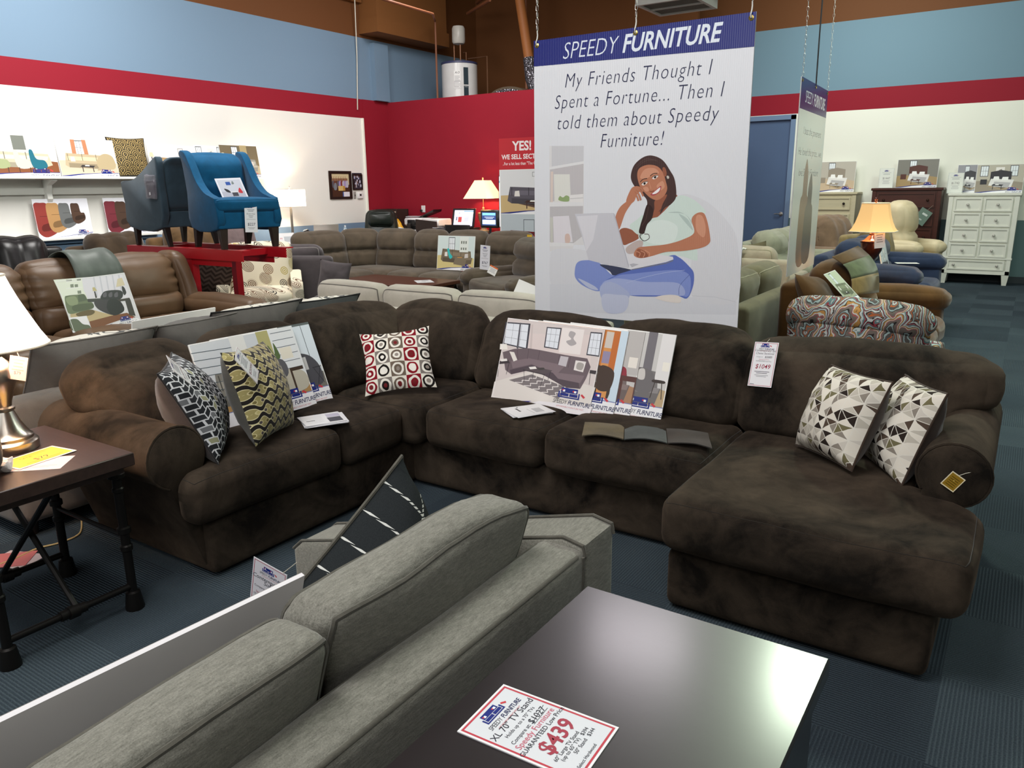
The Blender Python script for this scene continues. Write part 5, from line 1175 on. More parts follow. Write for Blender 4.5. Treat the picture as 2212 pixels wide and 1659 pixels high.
T((196, 184, 130), (1470, 600), (1505, 590), (1545, 650), (1480, 656)); T((50, 44, 40), (1496, 660), (1516, 658), (1546, 760), (1520, 766)); T((216, 204, 172), (1870, 460), (1940, 440), (1990, 560), (1850, 590)); Bl((44, 42, 44), (1940, 580), (1980, 600), (2010, 680), (1980, 720), (1950, 660)); T((60, 52, 46), (1880, 790), (2060, 760), (2080, 800), (1900, 820)); T((60, 56, 52), (1990, 800), (2080, 800), (2160, 1050), (2060, 1040))
Bl((104, 88, 52), (1210, 1020), (1300, 980), (1460, 950), (1510, 990), (1440, 1040), (1260, 1060)); T((240, 240, 244), (1090, 1080), (1380, 1048), (1450, 1270), (1160, 1320)); Bl((96, 106, 84), (1100, 1130), (1220, 1100), (1320, 1180), (1420, 1200), (1430, 1270), (1180, 1300)); T((240, 240, 244), (1450, 1280), (1800, 1180), (2200, 1080), (2240, 1150), (1860, 1230), (1480, 1320)); T((40, 54, 140), (1430, 1290), (1600, 1230), (1800, 1170), (1640, 1250), (1460, 1320))
c = tr((2020, 1120))[0]; p.logo(c[0], c[1], .15); p.frame((244, 244, 244), -.28, 0, .28, .42, .004)
board('picture_board', 'board picturing a black leather loveseat, standing on the tan leather sofa', 'picture board', .56, .42, .008, p, lb_pos, lb_rot)
# recliners along the left wall
blk = leather((26, 25, 25), 'black_leather', .32); dkb = fabric((60, 48, 36), .2, 5, name='dark_brown_microfibre'); brn = fabric((92, 70, 46), .22, 5, name='brown_microfibre'); mau = fabric((112, 96, 96), .15, 6, name='mauve_fabric')
sofa('recliner', 'black leather recliner at the left edge beyond the tan leather sofa', 'recliner', .95, .95, 1, blk, (-8.75, 3.95, 0), 78, .48, 1.10, .62, .2, 'puff', 'lobe', lobes=2, leg=.03, foot=True, bt=.28, wob=.014, seed=4)
sofa('recliner', 'dark chocolate recliner with three tufted lobes below the recliner picture', 'recliner', .95, .95, 1, dkb, (-8.70, 5.02, 0), 88, .48, 1.08, .62, .14, 'puff', 'lobe', leg=.03, foot=True, bt=.28, wob=.012, seed=5)
sofa('recliner', 'lighter brown recliner half hidden behind the slate accent chair legs', 'recliner', 1.0, .95, 1, brn, (-8.72, 6.05, 0), 90, .48, 1.12, .62, .14, 'puff', 'lobe', leg=.03, foot=True, bt=.28, wob=.012, seed=6)
sofa('recliner', 'mauve grey recliner seen between the legs of the bright blue chair', 'recliner', .95, .95, 1, mau, (-9.12, 6.98, 0), 92, .48, 1.10, .62, .14, 'puff', 'lobe', lobes=2, leg=.03, foot=True, bt=.28, wob=.008, seed=7)
# ---- red display stand with two accent chairs
redm = plain((172, 16, 30), .35, .5, name='red_enamel')
t = thing('display_stand', 'red steel display stand carrying two blue accent chairs', 'display stand', (-6.67, 4.68, 0))
X0, X1 = -.90, .90; PXQ = onplane(421, 600, (0, 4.44, 0), (0, 1, 0)).x+6.67
for y, nm in ((-.28, 'rail'), (.20, 'rail')):
    part(nm, [box(X0, X1, y-.006, y+.006, .945, 1.04), box(X0, X1, y, y+.09, 1.028, 1.04), box(X0+.4, X1-.2, y+.012, y+.024, .89, 1.0)], redm, t, smooth=False)
for x in (-.62, .62): part('cross_beam', [box(x-.03, x+.03, -.28, .29, .97, 1.028)], redm, t, smooth=False)
for x, y in ((PXQ, -.24), (PXQ, .24)): part('post', [box(x-.035, x+.035, y-.035, y+.035, 0, .97)], redm, t, smooth=False)
part('foot_beam', [box(PXQ-.4, PXQ+.4, -.27, -.21, 0, .05), box(PXQ-.4, PXQ+.4, .21, .27, 0, .05)], redm, t, smooth=False)
def accent_chair(label, m, loc, rz, outline, seat=True, leg_w=.028, W=.62, top=.86):
    t = thing('accent_chair', label, 'armchair', loc, rz, 'accent chairs on the red stand')
    for sd in (-1, 1): part('side_panel', [prism(outline, sd*(W/2-.07) if sd < 0 else W/2-.07, sd*W/2 if sd < 0 else W/2, 'x', .014) if sd > 0 else prism(outline, -W/2, -W/2+.07, 'x', .014)], m, t, ang=50)
    s = Soft(W-.13, .14, top-.34, .05, (.0, .03, .015), n=12, k=4, wob=.003, seed=9)
    def df(q):
        z = q.z+(top-.34)/2; y = q.y+.20+.16*z+.10*tsm((z-(top-.34)*.8)/(top-.34)*4)
        if q.y < 0:
            for bx in (-.12, .12): y += .022*math.exp(-(((q.x-bx)/.035)**2+((z-.28)/.03)**2))
        return V((q.x, y, z+.34))
    s.df = df; b = part('backrest', s.vf(), m, t, ang=70)
    for bx in (-.12, .12): part('button', Soft(.024, .014, .024, .007, n=1, at=(bx, .195+.16*.28-.035, .62)).vf(), m, b)
    part('seat_frame', [Soft(W-.02, .60, .15, .015, n=3, at=(0, -.02, .255)).vf()], m, t, ang=50)
    s = Soft(W-.01, .26, .115, .035, (.004, .01, .02), n=8, k=4, wob=.003, seed=2, at=(0, -.205, .385)); part('seat_cushion', [s.vf(), Soft(W-.15, .5, .115, .035, (0, 0, .02), n=6, k=3, at=(0, .0, .385)).vf(), s.pipe(2, 1, .004)], m, t, ang=60)
    for sx in (-1, 1):
        for y, sp_ in ((-.27, -.01), (.24, .05)):
            x = sx*(W/2-.06); r = leg_w; part('leg', ([V((x+a*r*k, y+sp_*(1-z/.18)+b*r*k, z)) for z, k in ((0, .62), (.185, 1.0)) for a, b in ((-1, -1), (1, -1), (1, 1), (-1, 1))], [[0, 3, 2, 1], [4, 5, 6, 7], [0, 1, 5, 4], [1, 2, 6, 5], [2, 3, 7, 6], [3, 0, 4, 7]]), darkwood, t, smooth=False)
    return t
teal = fabric((14, 78, 116), .1, 12, 700, name='teal_blue_linen', sheen=.1); slv = fabric((58, 76, 88), .15, 5, name='slate_velvet')
o1 = spline([(-.30, .18), (-.305, .42), (-.26, .455), (-.10, .50), (.04, .60), (.15, .75), (.24, .86), (.34, .885), (.37, .85), (.32, .78), (.27, .5), (.25, .18)], 3)
o2 = spline([(-.30, .18), (-.34, .40), (-.37, .58), (-.34, .62), (-.15, .63), (.05, .71), (.22, .80), (.31, .82), (.31, .6), (.27, .18)], 3)
accent_chair('bright teal blue accent chair on the red display stand', teal, (-6.29, 4.74, 1.041), 78, o1, leg_w=.036)
accent_chair('dark slate blue velvet chair backing onto the bright blue chair', slv, (-7.17, 4.70, 1.041), -92, o2, top=.82)
w_, h = .28, .21; p = Print(); p.rect((222, 222, 232), -w_/2, 0, w_/2, h); p.rect((196, 198, 210), -w_*.44, h*.08, w_*.44, h*.92); p.rect((176, 176, 190), -w_*.44, h*.08, w_*.44, h*.36)
p.blob((30, 30, 40), [(-w_*.3, h*.5), (-w_*.16, h*.44), (-w_*.1, h*.3), (-w_*.24, h*.34)]); p.blob((190, 40, 50), [(w_*.3, h*.52), (w_*.2, h*.3), (w_*.36, h*.26)]); p.rect((210, 210, 216), -w_*.1, h*.3, w_*.2, h*.36); p.rect((60, 60, 70), -w_*.06, h*.12, w_*.16, h*.3); p.rect((40, 80, 160), -w_*.16, h*.66, w_*.02, h*.82); p.blob((120, 130, 130), [(w_*.06, h*.7), (w_*.12, h*.86), (w_*.16, h*.72)])
o = part('picture_card', box(-w_/2, w_/2, 0, .002, 0, h), plain((240, 240, 244), .3, .4, name='card'), None, smooth=False); o.location = (-6.26, 4.76, 1.485); o.rotation_euler = er(-27, -2, 88); tag(o, 'small picture card standing on the bright blue chair seat', 'picture card'); p.obj('print', o, loc=(0, -.0002, 0))
def tall_tag(label, price, loc, rot, w_=.125, h=.26, col=(60, 60, 80), group=None):
    p = card(w_, h, (234, 234, 240), None); p.logo(0, h*.87, w_*.6, False); lines(p, -w_*.3, w_*.3, h*.80, h*.05, 2, (120, 122, 134)); p.text(K, 'Accent Chair' if price == '$227' else 'Sectional', 0, h*.64, w_*.13); lines(p, -w_*.2, w_*.2, h*.58, h*.05, 2); lines(p, -w_*.38, w_*.38, h*.46, h*.03, 1)
    p.text(col, price, 0, h*.24, w_*.30, .1, .004); lines(p, -w_*.3, w_*.3, h*.16, h*.04, 2); return tagsheet('price_tag', label, w_, h, p, loc, rot, group=group)
tall_tag('tall white price tag reading $227 on the front of the bright blue chair', '$227', (-5.955, 4.66, 1.185), er(0, 3, 78), .12, .25)
sbm = Mat('clear_plastic_bag', .15, .5); sbm.base((170, 166, 178)); sbm.b.inputs['Alpha'].default_value = .35; sbm.bump(sbm.noise(20.0, 3.0), .8, .01)
sb = thing('swatch_bag', 'clear plastic bag with a plum fabric swatch hung on the dark slate blue chair', 'swatch bag', (-6.98, 4.372, 1.60), -2)
part('swatch', [Soft(.13, .012, .15, .005, n=5, wob=.006, freq=14, at=(0, -.012, -.02)).vf()], fabric((62, 54, 66), .15, 9, name='plum_fabric'), sb); part('bag', [Soft(.17, .03, .22, .012, n=8, wob=.01, freq=16, at=(0, -.012, 0)).vf()], sbm.m, sb)
p = Print(); p.poly((226, 226, 230), [(-.012, 0), (.014, .004), (.01, .03), (-.01, .026)]); p.obj('sticker', sb, loc=(.01, -.032, -.075))
# ---- circle print chair, chevron pillow, charcoal loveseat
def pat_rings():
    m = Mat('concentric_circle_print', .85, .15); x, y, z = m.xyz(); P2 = m.vec(x+y*.6, z+.2, 0.0); q = m.n('ShaderNodeTexVoronoi', feature='F1', voronoi_dimensions='2D'); q.inputs['Scale'].default_value = 7.0; q.inputs['Randomness'].default_value = .8; m.link(P2, q.inputs['Vector'])
    d = N(m.t, q.outputs['Distance']); sp_ = m.n('ShaderNodeSeparateColor'); m.link(q.outputs['Color'], sp_.inputs[0]); c1 = N(m.t, sp_.outputs[0]); c2 = N(m.t, sp_.outputs[1])
    col = m.ramp(c1, [(0, (96, 66, 48)), (.3, (70, 66, 62)), (.55, (120, 84, 56)), (.75, (84, 84, 80)), (.9, (176, 158, 84))], 'CONSTANT')
    ring = ((d*(c2*30.0+46.0)).sn()).gt(.0)*d.lt(c2*.22+.30); m.base(m.mix((222, 212, 190), col, ring)); return m.m
rings = pat_rings()
t = thing('wing_chair', 'cream armchair printed with brown and grey circles, under the red stand', 'armchair', (-6.98, 5.52, 0), 50)
o3 = [(-.36, .12), (-.38, .5), (-.34, .58), (-.26, .60), (-.1, .56), (.1, .58), (.22, .63), (.32, .64), (.34, .12)]
for sd in (-1, 1): part('arm', [prism(spline(o3, 3), (sd*.38-.06), (sd*.38+.06), 'x', .03)], rings, t, ang=60)
s = Soft(.72, .18, .60, .07, (.01, .04, .02), n=10, k=4, wob=.006, seed=3); s.df = lambda q: V((q.x*(1-.12*(.3-q.z)/.6), q.y+.24+.28*(q.z+.3), q.z+.68)); part('backrest', s.vf(), rings, t, ang=70)
part('seat_cushion', [Soft(.66, .68, .18, .06, (.01, .02, .03), n=8, wob=.005, at=(0, -.06, .42)).vf()], rings, t, ang=60); part('base', [Soft(.78, .70, .22, .03, n=4, at=(0, -.01, .24)).vf()], rings, t)
for x in (-.33, .33):
    for y in (-.3, .28): part('leg', lathe([(.016, 0), (.026, .14)], 10, (x, y, 0)), darkwood, t)
chv = Mat('chevron_weave', .9, .1); x, y, z = chv.xyz(); chv.base(chv.mix((44, 34, 30), (74, 60, 54), ((z+(x/.05).pp(1.0)*.04)/.05+10.0).fr().gt(.5))); chv = chv.m
CV = EYE+ray(440, 600)*8.25
pillow('chevron_pillow', 'dark brown chevron pillow standing left of the circle print chair', chv, chv, .45, .5, .14, (CV.x, CV.y, .42), er(-8, 16, 45), seed=61)
stl = thing('side_stool', 'low dark stool carrying the chevron pillow', 'stool', (CV.x, CV.y, 0)); part('seat', [box(-.2, .2, -.2, .2, .36, .418, .01)], darkwood, stl); [part('leg', box(a-.02, a+.02, b-.02, b+.02, 0, .36), darkwood, stl, smooth=False) for a in (-.16, .16) for b in (-.16, .16)]
chg = fabric((74, 68, 70), .12, 6, name='charcoal_fabric')
cs = sofa('charcoal_loveseat', 'charcoal grey loveseat turned away, behind the circle print chair', 'sofa', 1.1, .95, 1, chg, (-7.50, 6.48, 0), 215, .45, .92, .62, .16, 'slope', pipe=fabric((140, 134, 132), .1, 30, name='grey_piping_light'), frame_h=.80)
SC = EYE+ray(716, 600)*8.6
ot = thing('ottoman', 'low charcoal ottoman at the end of the charcoal loveseat', 'ottoman', (SC.x+.28, SC.y+.12, 0), 35); part('body', [Soft(.95, .6, .34, .06, (0, 0, .02), n=6, wob=.005, at=(0, 0, .26)).vf()], chg, ot, ang=60); [part('leg', lathe([(.02, 0), (.026, .1)], 10, (x, y, 0)), darkwood, ot) for x in (-.4, .4) for y in (-.22, .22)]
pillow('scatter_cushion', 'small grey cushion on the charcoal ottoman', chg, chg, .36, .34, .12, (SC.x, SC.y, .45), er(-12, 8, 30), seed=71)
# ---- boards and pillow on the wall shelves
def lean(name, label, w_, h, x, y, z, pr, tilt=9, yaw=90, group=None): return board(name, label, 'picture board', w_, h, .008, pr, (x, y, z), er(-tilt, 0, yaw), group)
p = roompic(.98, .46, seed=41, wall=(226, 226, 222), floor=(140, 84, 50), sofa=(206, 196, 170), windows=0, table=False, lshape=False)
for x, c in ((-.34, (206, 150, 40)), (-.14, (166, 176, 130)), (.1, (206, 204, 196)), (.27, (30, 110, 130))): p.blob(c, [(x-.07, .1), (x+.08, .1), (x+.07, .18), (x-.02, .2), (x-.05, .3), (x-.09, .28)]); p.line((70, 50, 40), [(x-.06, .1), (x-.06, .04)], .008); p.line((70, 50, 40), [(x+.06, .1), (x+.06, .04)], .008)
p.rect((120, 124, 116), .02, .3, .16, .46); lean('picture_board', 'board with yellow and teal chairs at the left end of the wall shelf', .98, .46, -9.80, 4.50, 1.751, p, group='boards on the wall shelf')
p = roompic(.72, .45, seed=42, wall=(236, 230, 222), floor=(216, 200, 176), sofa=(196, 178, 146), windows=1, curtain=(196, 132, 96)); p.blob((190, 172, 136), [(.12, .1), (.32, .1), (.32, .24), (.22, .28), (.12, .22)]); lean('picture_board', 'board with a beige sofa and orange curtains on the wall shelf', .72, .45, -9.80, 5.36, 1.751, p, group='boards on the wall shelf')
p = roompic(.70, .42, seed=43, wall=(240, 238, 234), floor=(206, 190, 150), sofa=(176, 146, 104), windows=0, lamp=True); p.frame((120, 110, 100), .1, .28, .18, .38, .006); p.blob((150, 110, 76), [(.2, .12), (.32, .12), (.32, .24), (.24, .26)]); lean('picture_board', 'board with a striped tan sofa right of the gold pillow on the wall shelf', .70, .42, -9.80, 6.52, 1.751, p, group='boards on the wall shelf')
p = roompic(.55, .44, seed=44, wall=(238, 238, 236), floor=(220, 214, 206), sofa=(60, 56, 58), windows=2); lean('picture_board', 'pale board with dark chairs behind the bright blue chair top on the wall shelf', .55, .44, -9.82, 7.16, 1.751, p, group='boards on the wall shelf')
p = roompic(.66, .46, seed=45, wall=(120, 108, 84), floor=(176, 166, 140), sofa=(150, 148, 140), windows=1, lamp=True); p.rect((176, 160, 120), .02, .26, .14, .46); lean('picture_board', 'board with an olive walled room at the right end of the wall shelf', .66, .46, -9.80, 7.62, 1.751, p, group='boards on the wall shelf')
dm = Mat('gold_scallop_damask', .7, .3); x, y, z = dm.xyz(); T_ = .13
r1 = (((x/T_+10.0).fr()-.5)*((x/T_+10.0).fr()-.5)+((z/T_+10.0).fr()-.1)*((z/T_+10.0).fr()-.1)).sq(); r2 = (((x/T_+10.5).fr()-.5)*((x/T_+10.5).fr()-.5)+((z/T_+10.5).fr()-.1)*((z/T_+10.5).fr()-.1)).sq()
k_ = (r1.mn(r2)*38.0+dm.noise(30.0, 2.0)*2.5).sn().gt(.1); dm.base(dm.mix((40, 34, 24), (170, 146, 92), k_)); dm = dm.m
pillow('damask_pillow', 'gold and black scallop patterned pillow standing on the wall shelf', dm, fabric((36, 32, 28), name='black_backing'), .48, .50, .15, (-9.84, 5.92, 1.752), er(-12, 0, 82), seed=81, welt=fabric((36, 32, 28), name='black_backing'))
def recl_pic(w_, h, cols, sc=1.0, x0=-.34):
    p = Print(); p.rect((232, 233, 240), -w_/2, 0, w_/2, h)
    for i, c in enumerate(cols):
        x = w_*(x0+.2*i); k = (1.0-.13*i)*sc; z = h*(.14+.09*i); d = tuple(v*.72 for v in c)
        p.blob(c, [(x-.11*k, z+.14*k), (x-.10*k, z+.34*k), (x-.02*k, z+.36*k), (x+.06*k, z+.34*k), (x+.08*k, z+.18*k), (x+.15*k, z+.16*k), (x+.15*k, z+.03*k), (x, z-.05*k), (x-.09*k, z)], 4); p.blob(d, [(x-.04*k, z+.02*k), (x+.14*k, z+.06*k), (x+.14*k, z+.12*k), (x-.03*k, z+.1*k)], 3); p.line(d, [(x-.05*k, z+.2*k), (x+.07*k, z+.2*k)], .006)
    p.poly((40, 54, 140), [(-w_*.3, 0), (w_*.5, h*.1), (w_*.5, h*.115), (-w_*.1, h*.03)]); p.logo(w_*.32, h*.1, w_*.26); p.frame((246, 246, 250), -w_/2, 0, w_/2, h, .004); return p
lean('picture_board', 'white board picturing four recliners in red, tan, grey and brown on the low ledge', .66, .47, -9.93, 5.02, 1.022, recl_pic(.66, .47, [(150, 60, 54), (190, 146, 96), (110, 112, 112), (84, 62, 50)]), 6, 90, 'boards on the low ledge')
lean('picture_board', 'white board picturing a burgundy recliner, partly hidden by the slate chair', .66, .47, -9.93, 5.88, 1.022, recl_pic(.66, .47, [(120, 50, 60), (80, 60, 50)]), 6, 90, 'boards on the low ledge')

# ================================================================== MIDDLE AND OFFICE
lgt = fabric((178, 172, 160), .08, 6, name='light_grey_linen'); lpipe = fabric((104, 100, 94), .1, 30, name='dark_grey_piping')
ls = sofa('light_sofa', 'light grey sofa with dark piping behind the brown sectional, facing away', 'sofa', 2.55, .92, 3, lgt, (-3.72, 4.60, 0), 180, .45, .845, .60, .2, 'box', pipe=lpipe, frame_h=.70, bt=.2, lean=.1, wob=.006, seed=12)
tau = fabric((80, 70, 58), .18, 5, name='taupe_microfibre')
bs = thing('curved_sectional', 'brown tufted sectional curving round the coffee table, below the office desks', 'sofa', (-7.2, 8.2, 0))
def cus(nm, w_, d, h, loc, yaw, lean, seed, tuft=True, r=.45):
    s = Soft(w_, d, h, min(d, h)*r, (.01, .05, .02), n=12, k=4, wob=.008, seed=seed)
    def df(q):
        z = q.z+h/2; y = q.y+lean*z
        if tuft and q.y < 0: y += .06*math.exp(-((z-h*.5)/.03)**2)*(1-abs(2*q.x/w_)**4)+.01*math.sin(q.x*40)*math.exp(-((z-h*.5)/.09)**2)
        return V((q.x, y, z))
    s.df = df; return part(nm, s.vf(), tau, bs, mx=M.Translation(V(loc)-V((-7.2, 8.2, 0))) @ M.Rotation(rad(yaw), 4, 'Z'), ang=70)
for i, (x, y, w_, yaw) in enumerate(((-8.36, 7.72, .86, 84), (-8.22, 8.34, .60, 48), (-7.72, 8.55, .66, 12), (-7.10, 8.58, .58, 0), (-6.46, 8.57, .68, 0), (-5.76, 8.57, .72, 0))): cus('back_cushion', w_, .26, .56, (x, y, .42), yaw, .16, 90+i)
for i, (x0, x1, y0, y1) in enumerate(((-8.3, -7.55, 7.28, 7.95), (-8.3, -7.3, 7.9, 8.6), (-7.3, -6.75, 7.82, 8.6), (-6.74, -6.1, 7.82, 8.6), (-6.09, -5.4, 7.82, 8.6))):
    part('seat_cushion', [Soft(x1-x0, y1-y0, .2, .08, (.01, .02, .03), n=6, wob=.008, seed=i+3, at=((x0+x1)/2+7.2, (y0+y1)/2-8.2, .36)).vf()], tau, bs, ang=60)
part('base', [box(-1.4, -.4, -.9, .4, .04, .28, .02), box(-.5, 1.8, -.35, .4, .04, .28, .02)], tau, bs); part('back_frame', [box(-1.45, 1.8, .42, .56, .04, .84, .04), box(-1.46, -1.28, -.95, .5, .04, .8, .04)], tau, bs)
part('arm', [Soft(.9, .2, .5, .06, (.0, .02, .02), n=6, wob=.008, at=(-.95, -1.0, .32)).vf()], tau, bs, ang=60)
p = roompic(.60, .45, seed=52, wall=(212, 226, 224), floor=(212, 196, 136), sofa=(116, 104, 86), windows=1, table=False); p.blob((60, 190, 190), [(-.14, .27), (-.11, .28), (-.09, .22), (-.05, .18), (-.07, .15), (-.1, .16)]); p.rect((226, 232, 226), .06, .24, .2, .44)
for k in range(3): p.rect((120, 126, 116), .08+.035*k, .27, .1+.035*k, .3); p.rect((120, 126, 116), .08+.035*k, .35, .1+.035*k, .385)
p.poly((128, 116, 96), [(-.03, .08), (.16, .06), (.18, .16), (0, .18)]); p.rect((206, 150, 80), .03, .165, .11, .175)
board('picture_board', 'board with a taupe sofa and turquoise throw standing on the curved sectional', 'picture board', .60, .45, .008, p, (-6.32, 8.14, .50), er(-8, 0, 2))
cut = wood((74, 42, 30), 'cherry_wood', .35, .25, 0)
t = thing('coffee_table', 'cherry brown coffee table before the curved sectional', 'coffee table', (-6.68, 7.36, 0))
part('tabletop', box(-.74, .74, -.40, .40, .385, .43, .006), cut, t); part('case', box(-.68, .68, -.34, .34, .06, .385), cut, t, smooth=False)
for x in (-.34, .34): d = part('drawer', box(x-.3, x+.3, -.352, -.34, .17, .36, .003), cut, t); part('knob', lathe([(.006, 0), (.012, .012), (.01, .022), (0, .024)], 10), plain((150, 146, 136), .3, .5, .9), d, mx=M.Translation((x, -.352, .265)) @ M.Rotation(PI/2, 4, 'X'))
for x in (-.64, .64):
    for y in (-.3, .3): part('foot', box(x-.04, x+.04, y-.04, y+.04, 0, .06), cut, t, smooth=False)
papers('paper_sheet', 'white sheet lying on the cherry coffee table', .21, .28, 1, (-6.25, 7.42, .431), 50, 9)
sofa('recliner', 'brown recliner wearing a $767 tag, right of the coffee table beside the poster', 'recliner', 1.25, 1.0, 1, tau, (-4.45, 6.95, 0), -28, .60, 1.02, .68, .2, 'puff', 'roll', leg=.03, foot=True, bt=.28, wob=.012, seed=15)
tall_tag('white price tag reading $767 at the left corner of the brown recliner', '$767', (-4.86, 6.78, .70), er(0, 4, 2), .125, .26)
p = Print(); p.rect((226, 226, 222), -.06, 0, .06, .09); p.rect((214, 110, 60), -.06, .075, .06, .09); lines(p, -.05, .05, .06, .012, 4)
tagsheet('leaflet', 'small folded leaflet with an orange edge below the $767 tag', .12, .09, p, (-4.75, 6.74, .66), er(-20, 18, -10), 'leaflet')
o = part('yellow_tag', box(-.03, .03, 0, .004, 0, .025), plain((226, 186, 60), .5), None, smooth=False, loc=(-4.55, 7.20, 1.03)); tag(o, 'tiny yellow tag on top of the brown recliner', 'tag')
p = roompic(.3, .2, seed=3); o = board('picture_board', 'small white catalogue leaning on the light grey sofa near the poster edge', 'picture board', .30, .42, .006, None, (-3.05, 4.62, .47), er(-12, 22, 20))
# ---- office
oak = wood((104, 84, 52), 'olive_oak', .5, .25, 1)
t = thing('office_desk', 'olive brown wooden desk at the left wall with a laptop on it', 'desk', (-9.35, 8.50, 0))
part('desktop', box(-.55, .55, -.95, .95, .74, .78, .005), oak, t)
for y in (-.7, .7): c = part('pedestal', box(-.5, .5, y-.22, y+.22, .04, .74), oak, t, smooth=False); [part('drawer', box(.5, .515, y-.2, y+.2, z, z+.2, .004), oak, c) for z in (.08, .3, .52)]
part('modesty_panel', box(-.45, -.42, -.5, .5, .2, .74), oak, t, smooth=False)
for y in (-.35, 0, .35): d = part('drawer', box(.5, .515, y-.15, y+.15, .60, .73, .003), oak, t); part('knob', lathe([(.006, 0), (.014, .014), (0, .026)], 10), iron, d, mx=M.Translation((.515, y, .665)) @ M.Rotation(PI/2, 4, 'Y'))
def laptop(label, loc, rz, lid=105, col=(176, 172, 166), pr=None, w_=.38, d=.26, em=0):
    t = thing('laptop', label, 'laptop', loc, rz); m = plain(col, .35, .5, .3, name='laptop_shell')
    part('keyboard_base', box(-w_/2, w_/2, -d, 0, 0, .018, .004), m, t)
    l = part('screen_lid', box(-w_/2, w_/2, 0, .01, 0, d, .003), m, t, loc=(0, 0, .018), rot=(rad(-(lid-90)), 0, 0))
    if pr: pr.obj('screen', l, screenmat(em), loc=(0, -.001, 0))
    return t, l
t, l = laptop('silver laptop with its lid toward the camera on the wooden desk', (-9.22, 8.62, .782), 232, 112)
p = Print(); p.blob((60, 58, 58), [(.018*math.cos(a*.785), .018*math.sin(a*.785)) for a in range(8)], 3); p.blob((176, 172, 166), [(.011*math.cos(a*.785), .012*math.sin(a*.785)) for a in range(8)], 3); p.obj('lid_emblem', l, loc=(0, .011, .13), rot=(0, 0, PI))
t = thing('water_bottle', 'clear water bottle with a red and blue label on the desk beside the laptop', 'bottle', (-9.15, 8.97, .782)); bm_ = Mat('clear_bottle', .08, .5); bm_.base((200, 216, 226)); bm_.b.inputs['Alpha'].default_value = .45
part('body', lathe([(.03, 0), (.033, .01), (.033, .13), (.03, .16), (.014, .19), (.013, .205)], 16), bm_.m, t); part('label', lathe([(.0335, .03), (.0335, .075)], 16), plain((196, 50, 50), .5), t); part('label_band', lathe([(.0335, .12), (.032, .15)], 16), plain((60, 130, 190), .5), t); part('cap', lathe([(.014, .2), (.014, .22), (0, .222)], 12), plain((220, 224, 230), .4), t)
t = thing('desk_phone', 'black desk phone standing by the white lamp', 'phone', (-9.2, 8.16, .782), 60); part('body', [prism([(-.09, 0), (.09, 0), (.09, .03), (.02, .15), (-.04, .16), (-.09, .1)], -.09, .09, 'y')], plain((28, 28, 30), .4), t, smooth=False); part('handset', [tube([(-.02, -.07, .17), (.03, -.08, .19), (.10, -.075, .11), (.12, -.07, .06)], .018, 8)], plain((24, 24, 26), .4), t); part('cord', tube([(.1, .02, .02), (.2, .05, .06), (.28, .1, .01)], .006, 6), plain((24, 24, 26), .5), t)
papers('paper_pile', 'loose white papers spread on the front of the wooden desk', .3, .4, 5, (-9.05, 8.30, .782), 20, 12, 1)
p = Print(); p.rect((232, 230, 232), -.12, 0, .12, .16); p.rect((186, 190, 196), -.04, .04, .1, .12); p.text((200, 70, 90), '44', -.085, .08, .04); o = part('desk_calendar', prism([(-.05, 0), (.05, 0), (0, .17)], -.12, .12, 'x'), plain((232, 230, 230), .5), None, smooth=False, loc=(-9.1, 7.72, .782), rot=(0, 0, rad(70))); tag(o, 'white tent calendar seen under the bright blue chair', 'calendar'); p.obj('print', o, loc=(0, -.052, .004), rot=(rad(-16), 0, 0))
# white square lamp on the desk
wsm = plain((150, 146, 140), .3, .5, .8)
table_lamp('table_lamp', 'lit lamp with white square shade on the wooden desk beyond the blue chair', (-9.62, 8.30, .782), [(0, 0), (.08, 0), (.08, .02), (.02, .03), (.02, .48)], wsm, [(.235, .53), (.235, .79)], (255, 244, 228), 3.2, shade_seg=4, bulb_p=22, bulb_c=(1, .86, .66), bz=.66)
# leather office chair
t = thing('office_chair', 'black leather office chair with padded headrest before the left wall', 'office chair', (-9.22, 9.86, 0), 40); bl2 = leather((30, 36, 32), 'black_chair_leather', .3)
s = Soft(.56, .16, .74, .075, (.01, .04, .02), n=10, k=4, wob=.012, seed=7); s.df = lambda q: V((q.x*(1-.10*max(0, q.z)/.37), q.y+.24+.2*(q.z+.37), q.z+.83)); part('backrest', s.vf(), bl2, t, ang=70)
s = Soft(.42, .13, .24, .06, (.01, .03, .02), n=8, k=4, wob=.006, seed=8, at=(0, .23, 1.06)); part('headrest', s.vf(), bl2, t, ang=70); part('seat', [Soft(.54, .52, .14, .06, (0, .02, .02), n=6, wob=.006, at=(0, -.02, .50)).vf()], bl2, t, ang=60)
part('column', lathe([(.03, .1), (.03, .45)], 12), iron, t); [part('arm', [tube([(sd*.30, .15, .5), (sd*.33, .12, .68), (sd*.33, -.15, .69), (sd*.30, -.18, .5)], .022, 8)], iron, t) for sd in (-1, 1)]
for k in range(5): a = k*2*PI/5; part('base_arm', [tube([(0, 0, .11), (.3*math.cos(a), .3*math.sin(a), .07)], [.025, .016], 8), Soft(.04, .04, .055, .018, n=1, at=(.3*math.cos(a), .3*math.sin(a), .03)).vf()], iron, t)
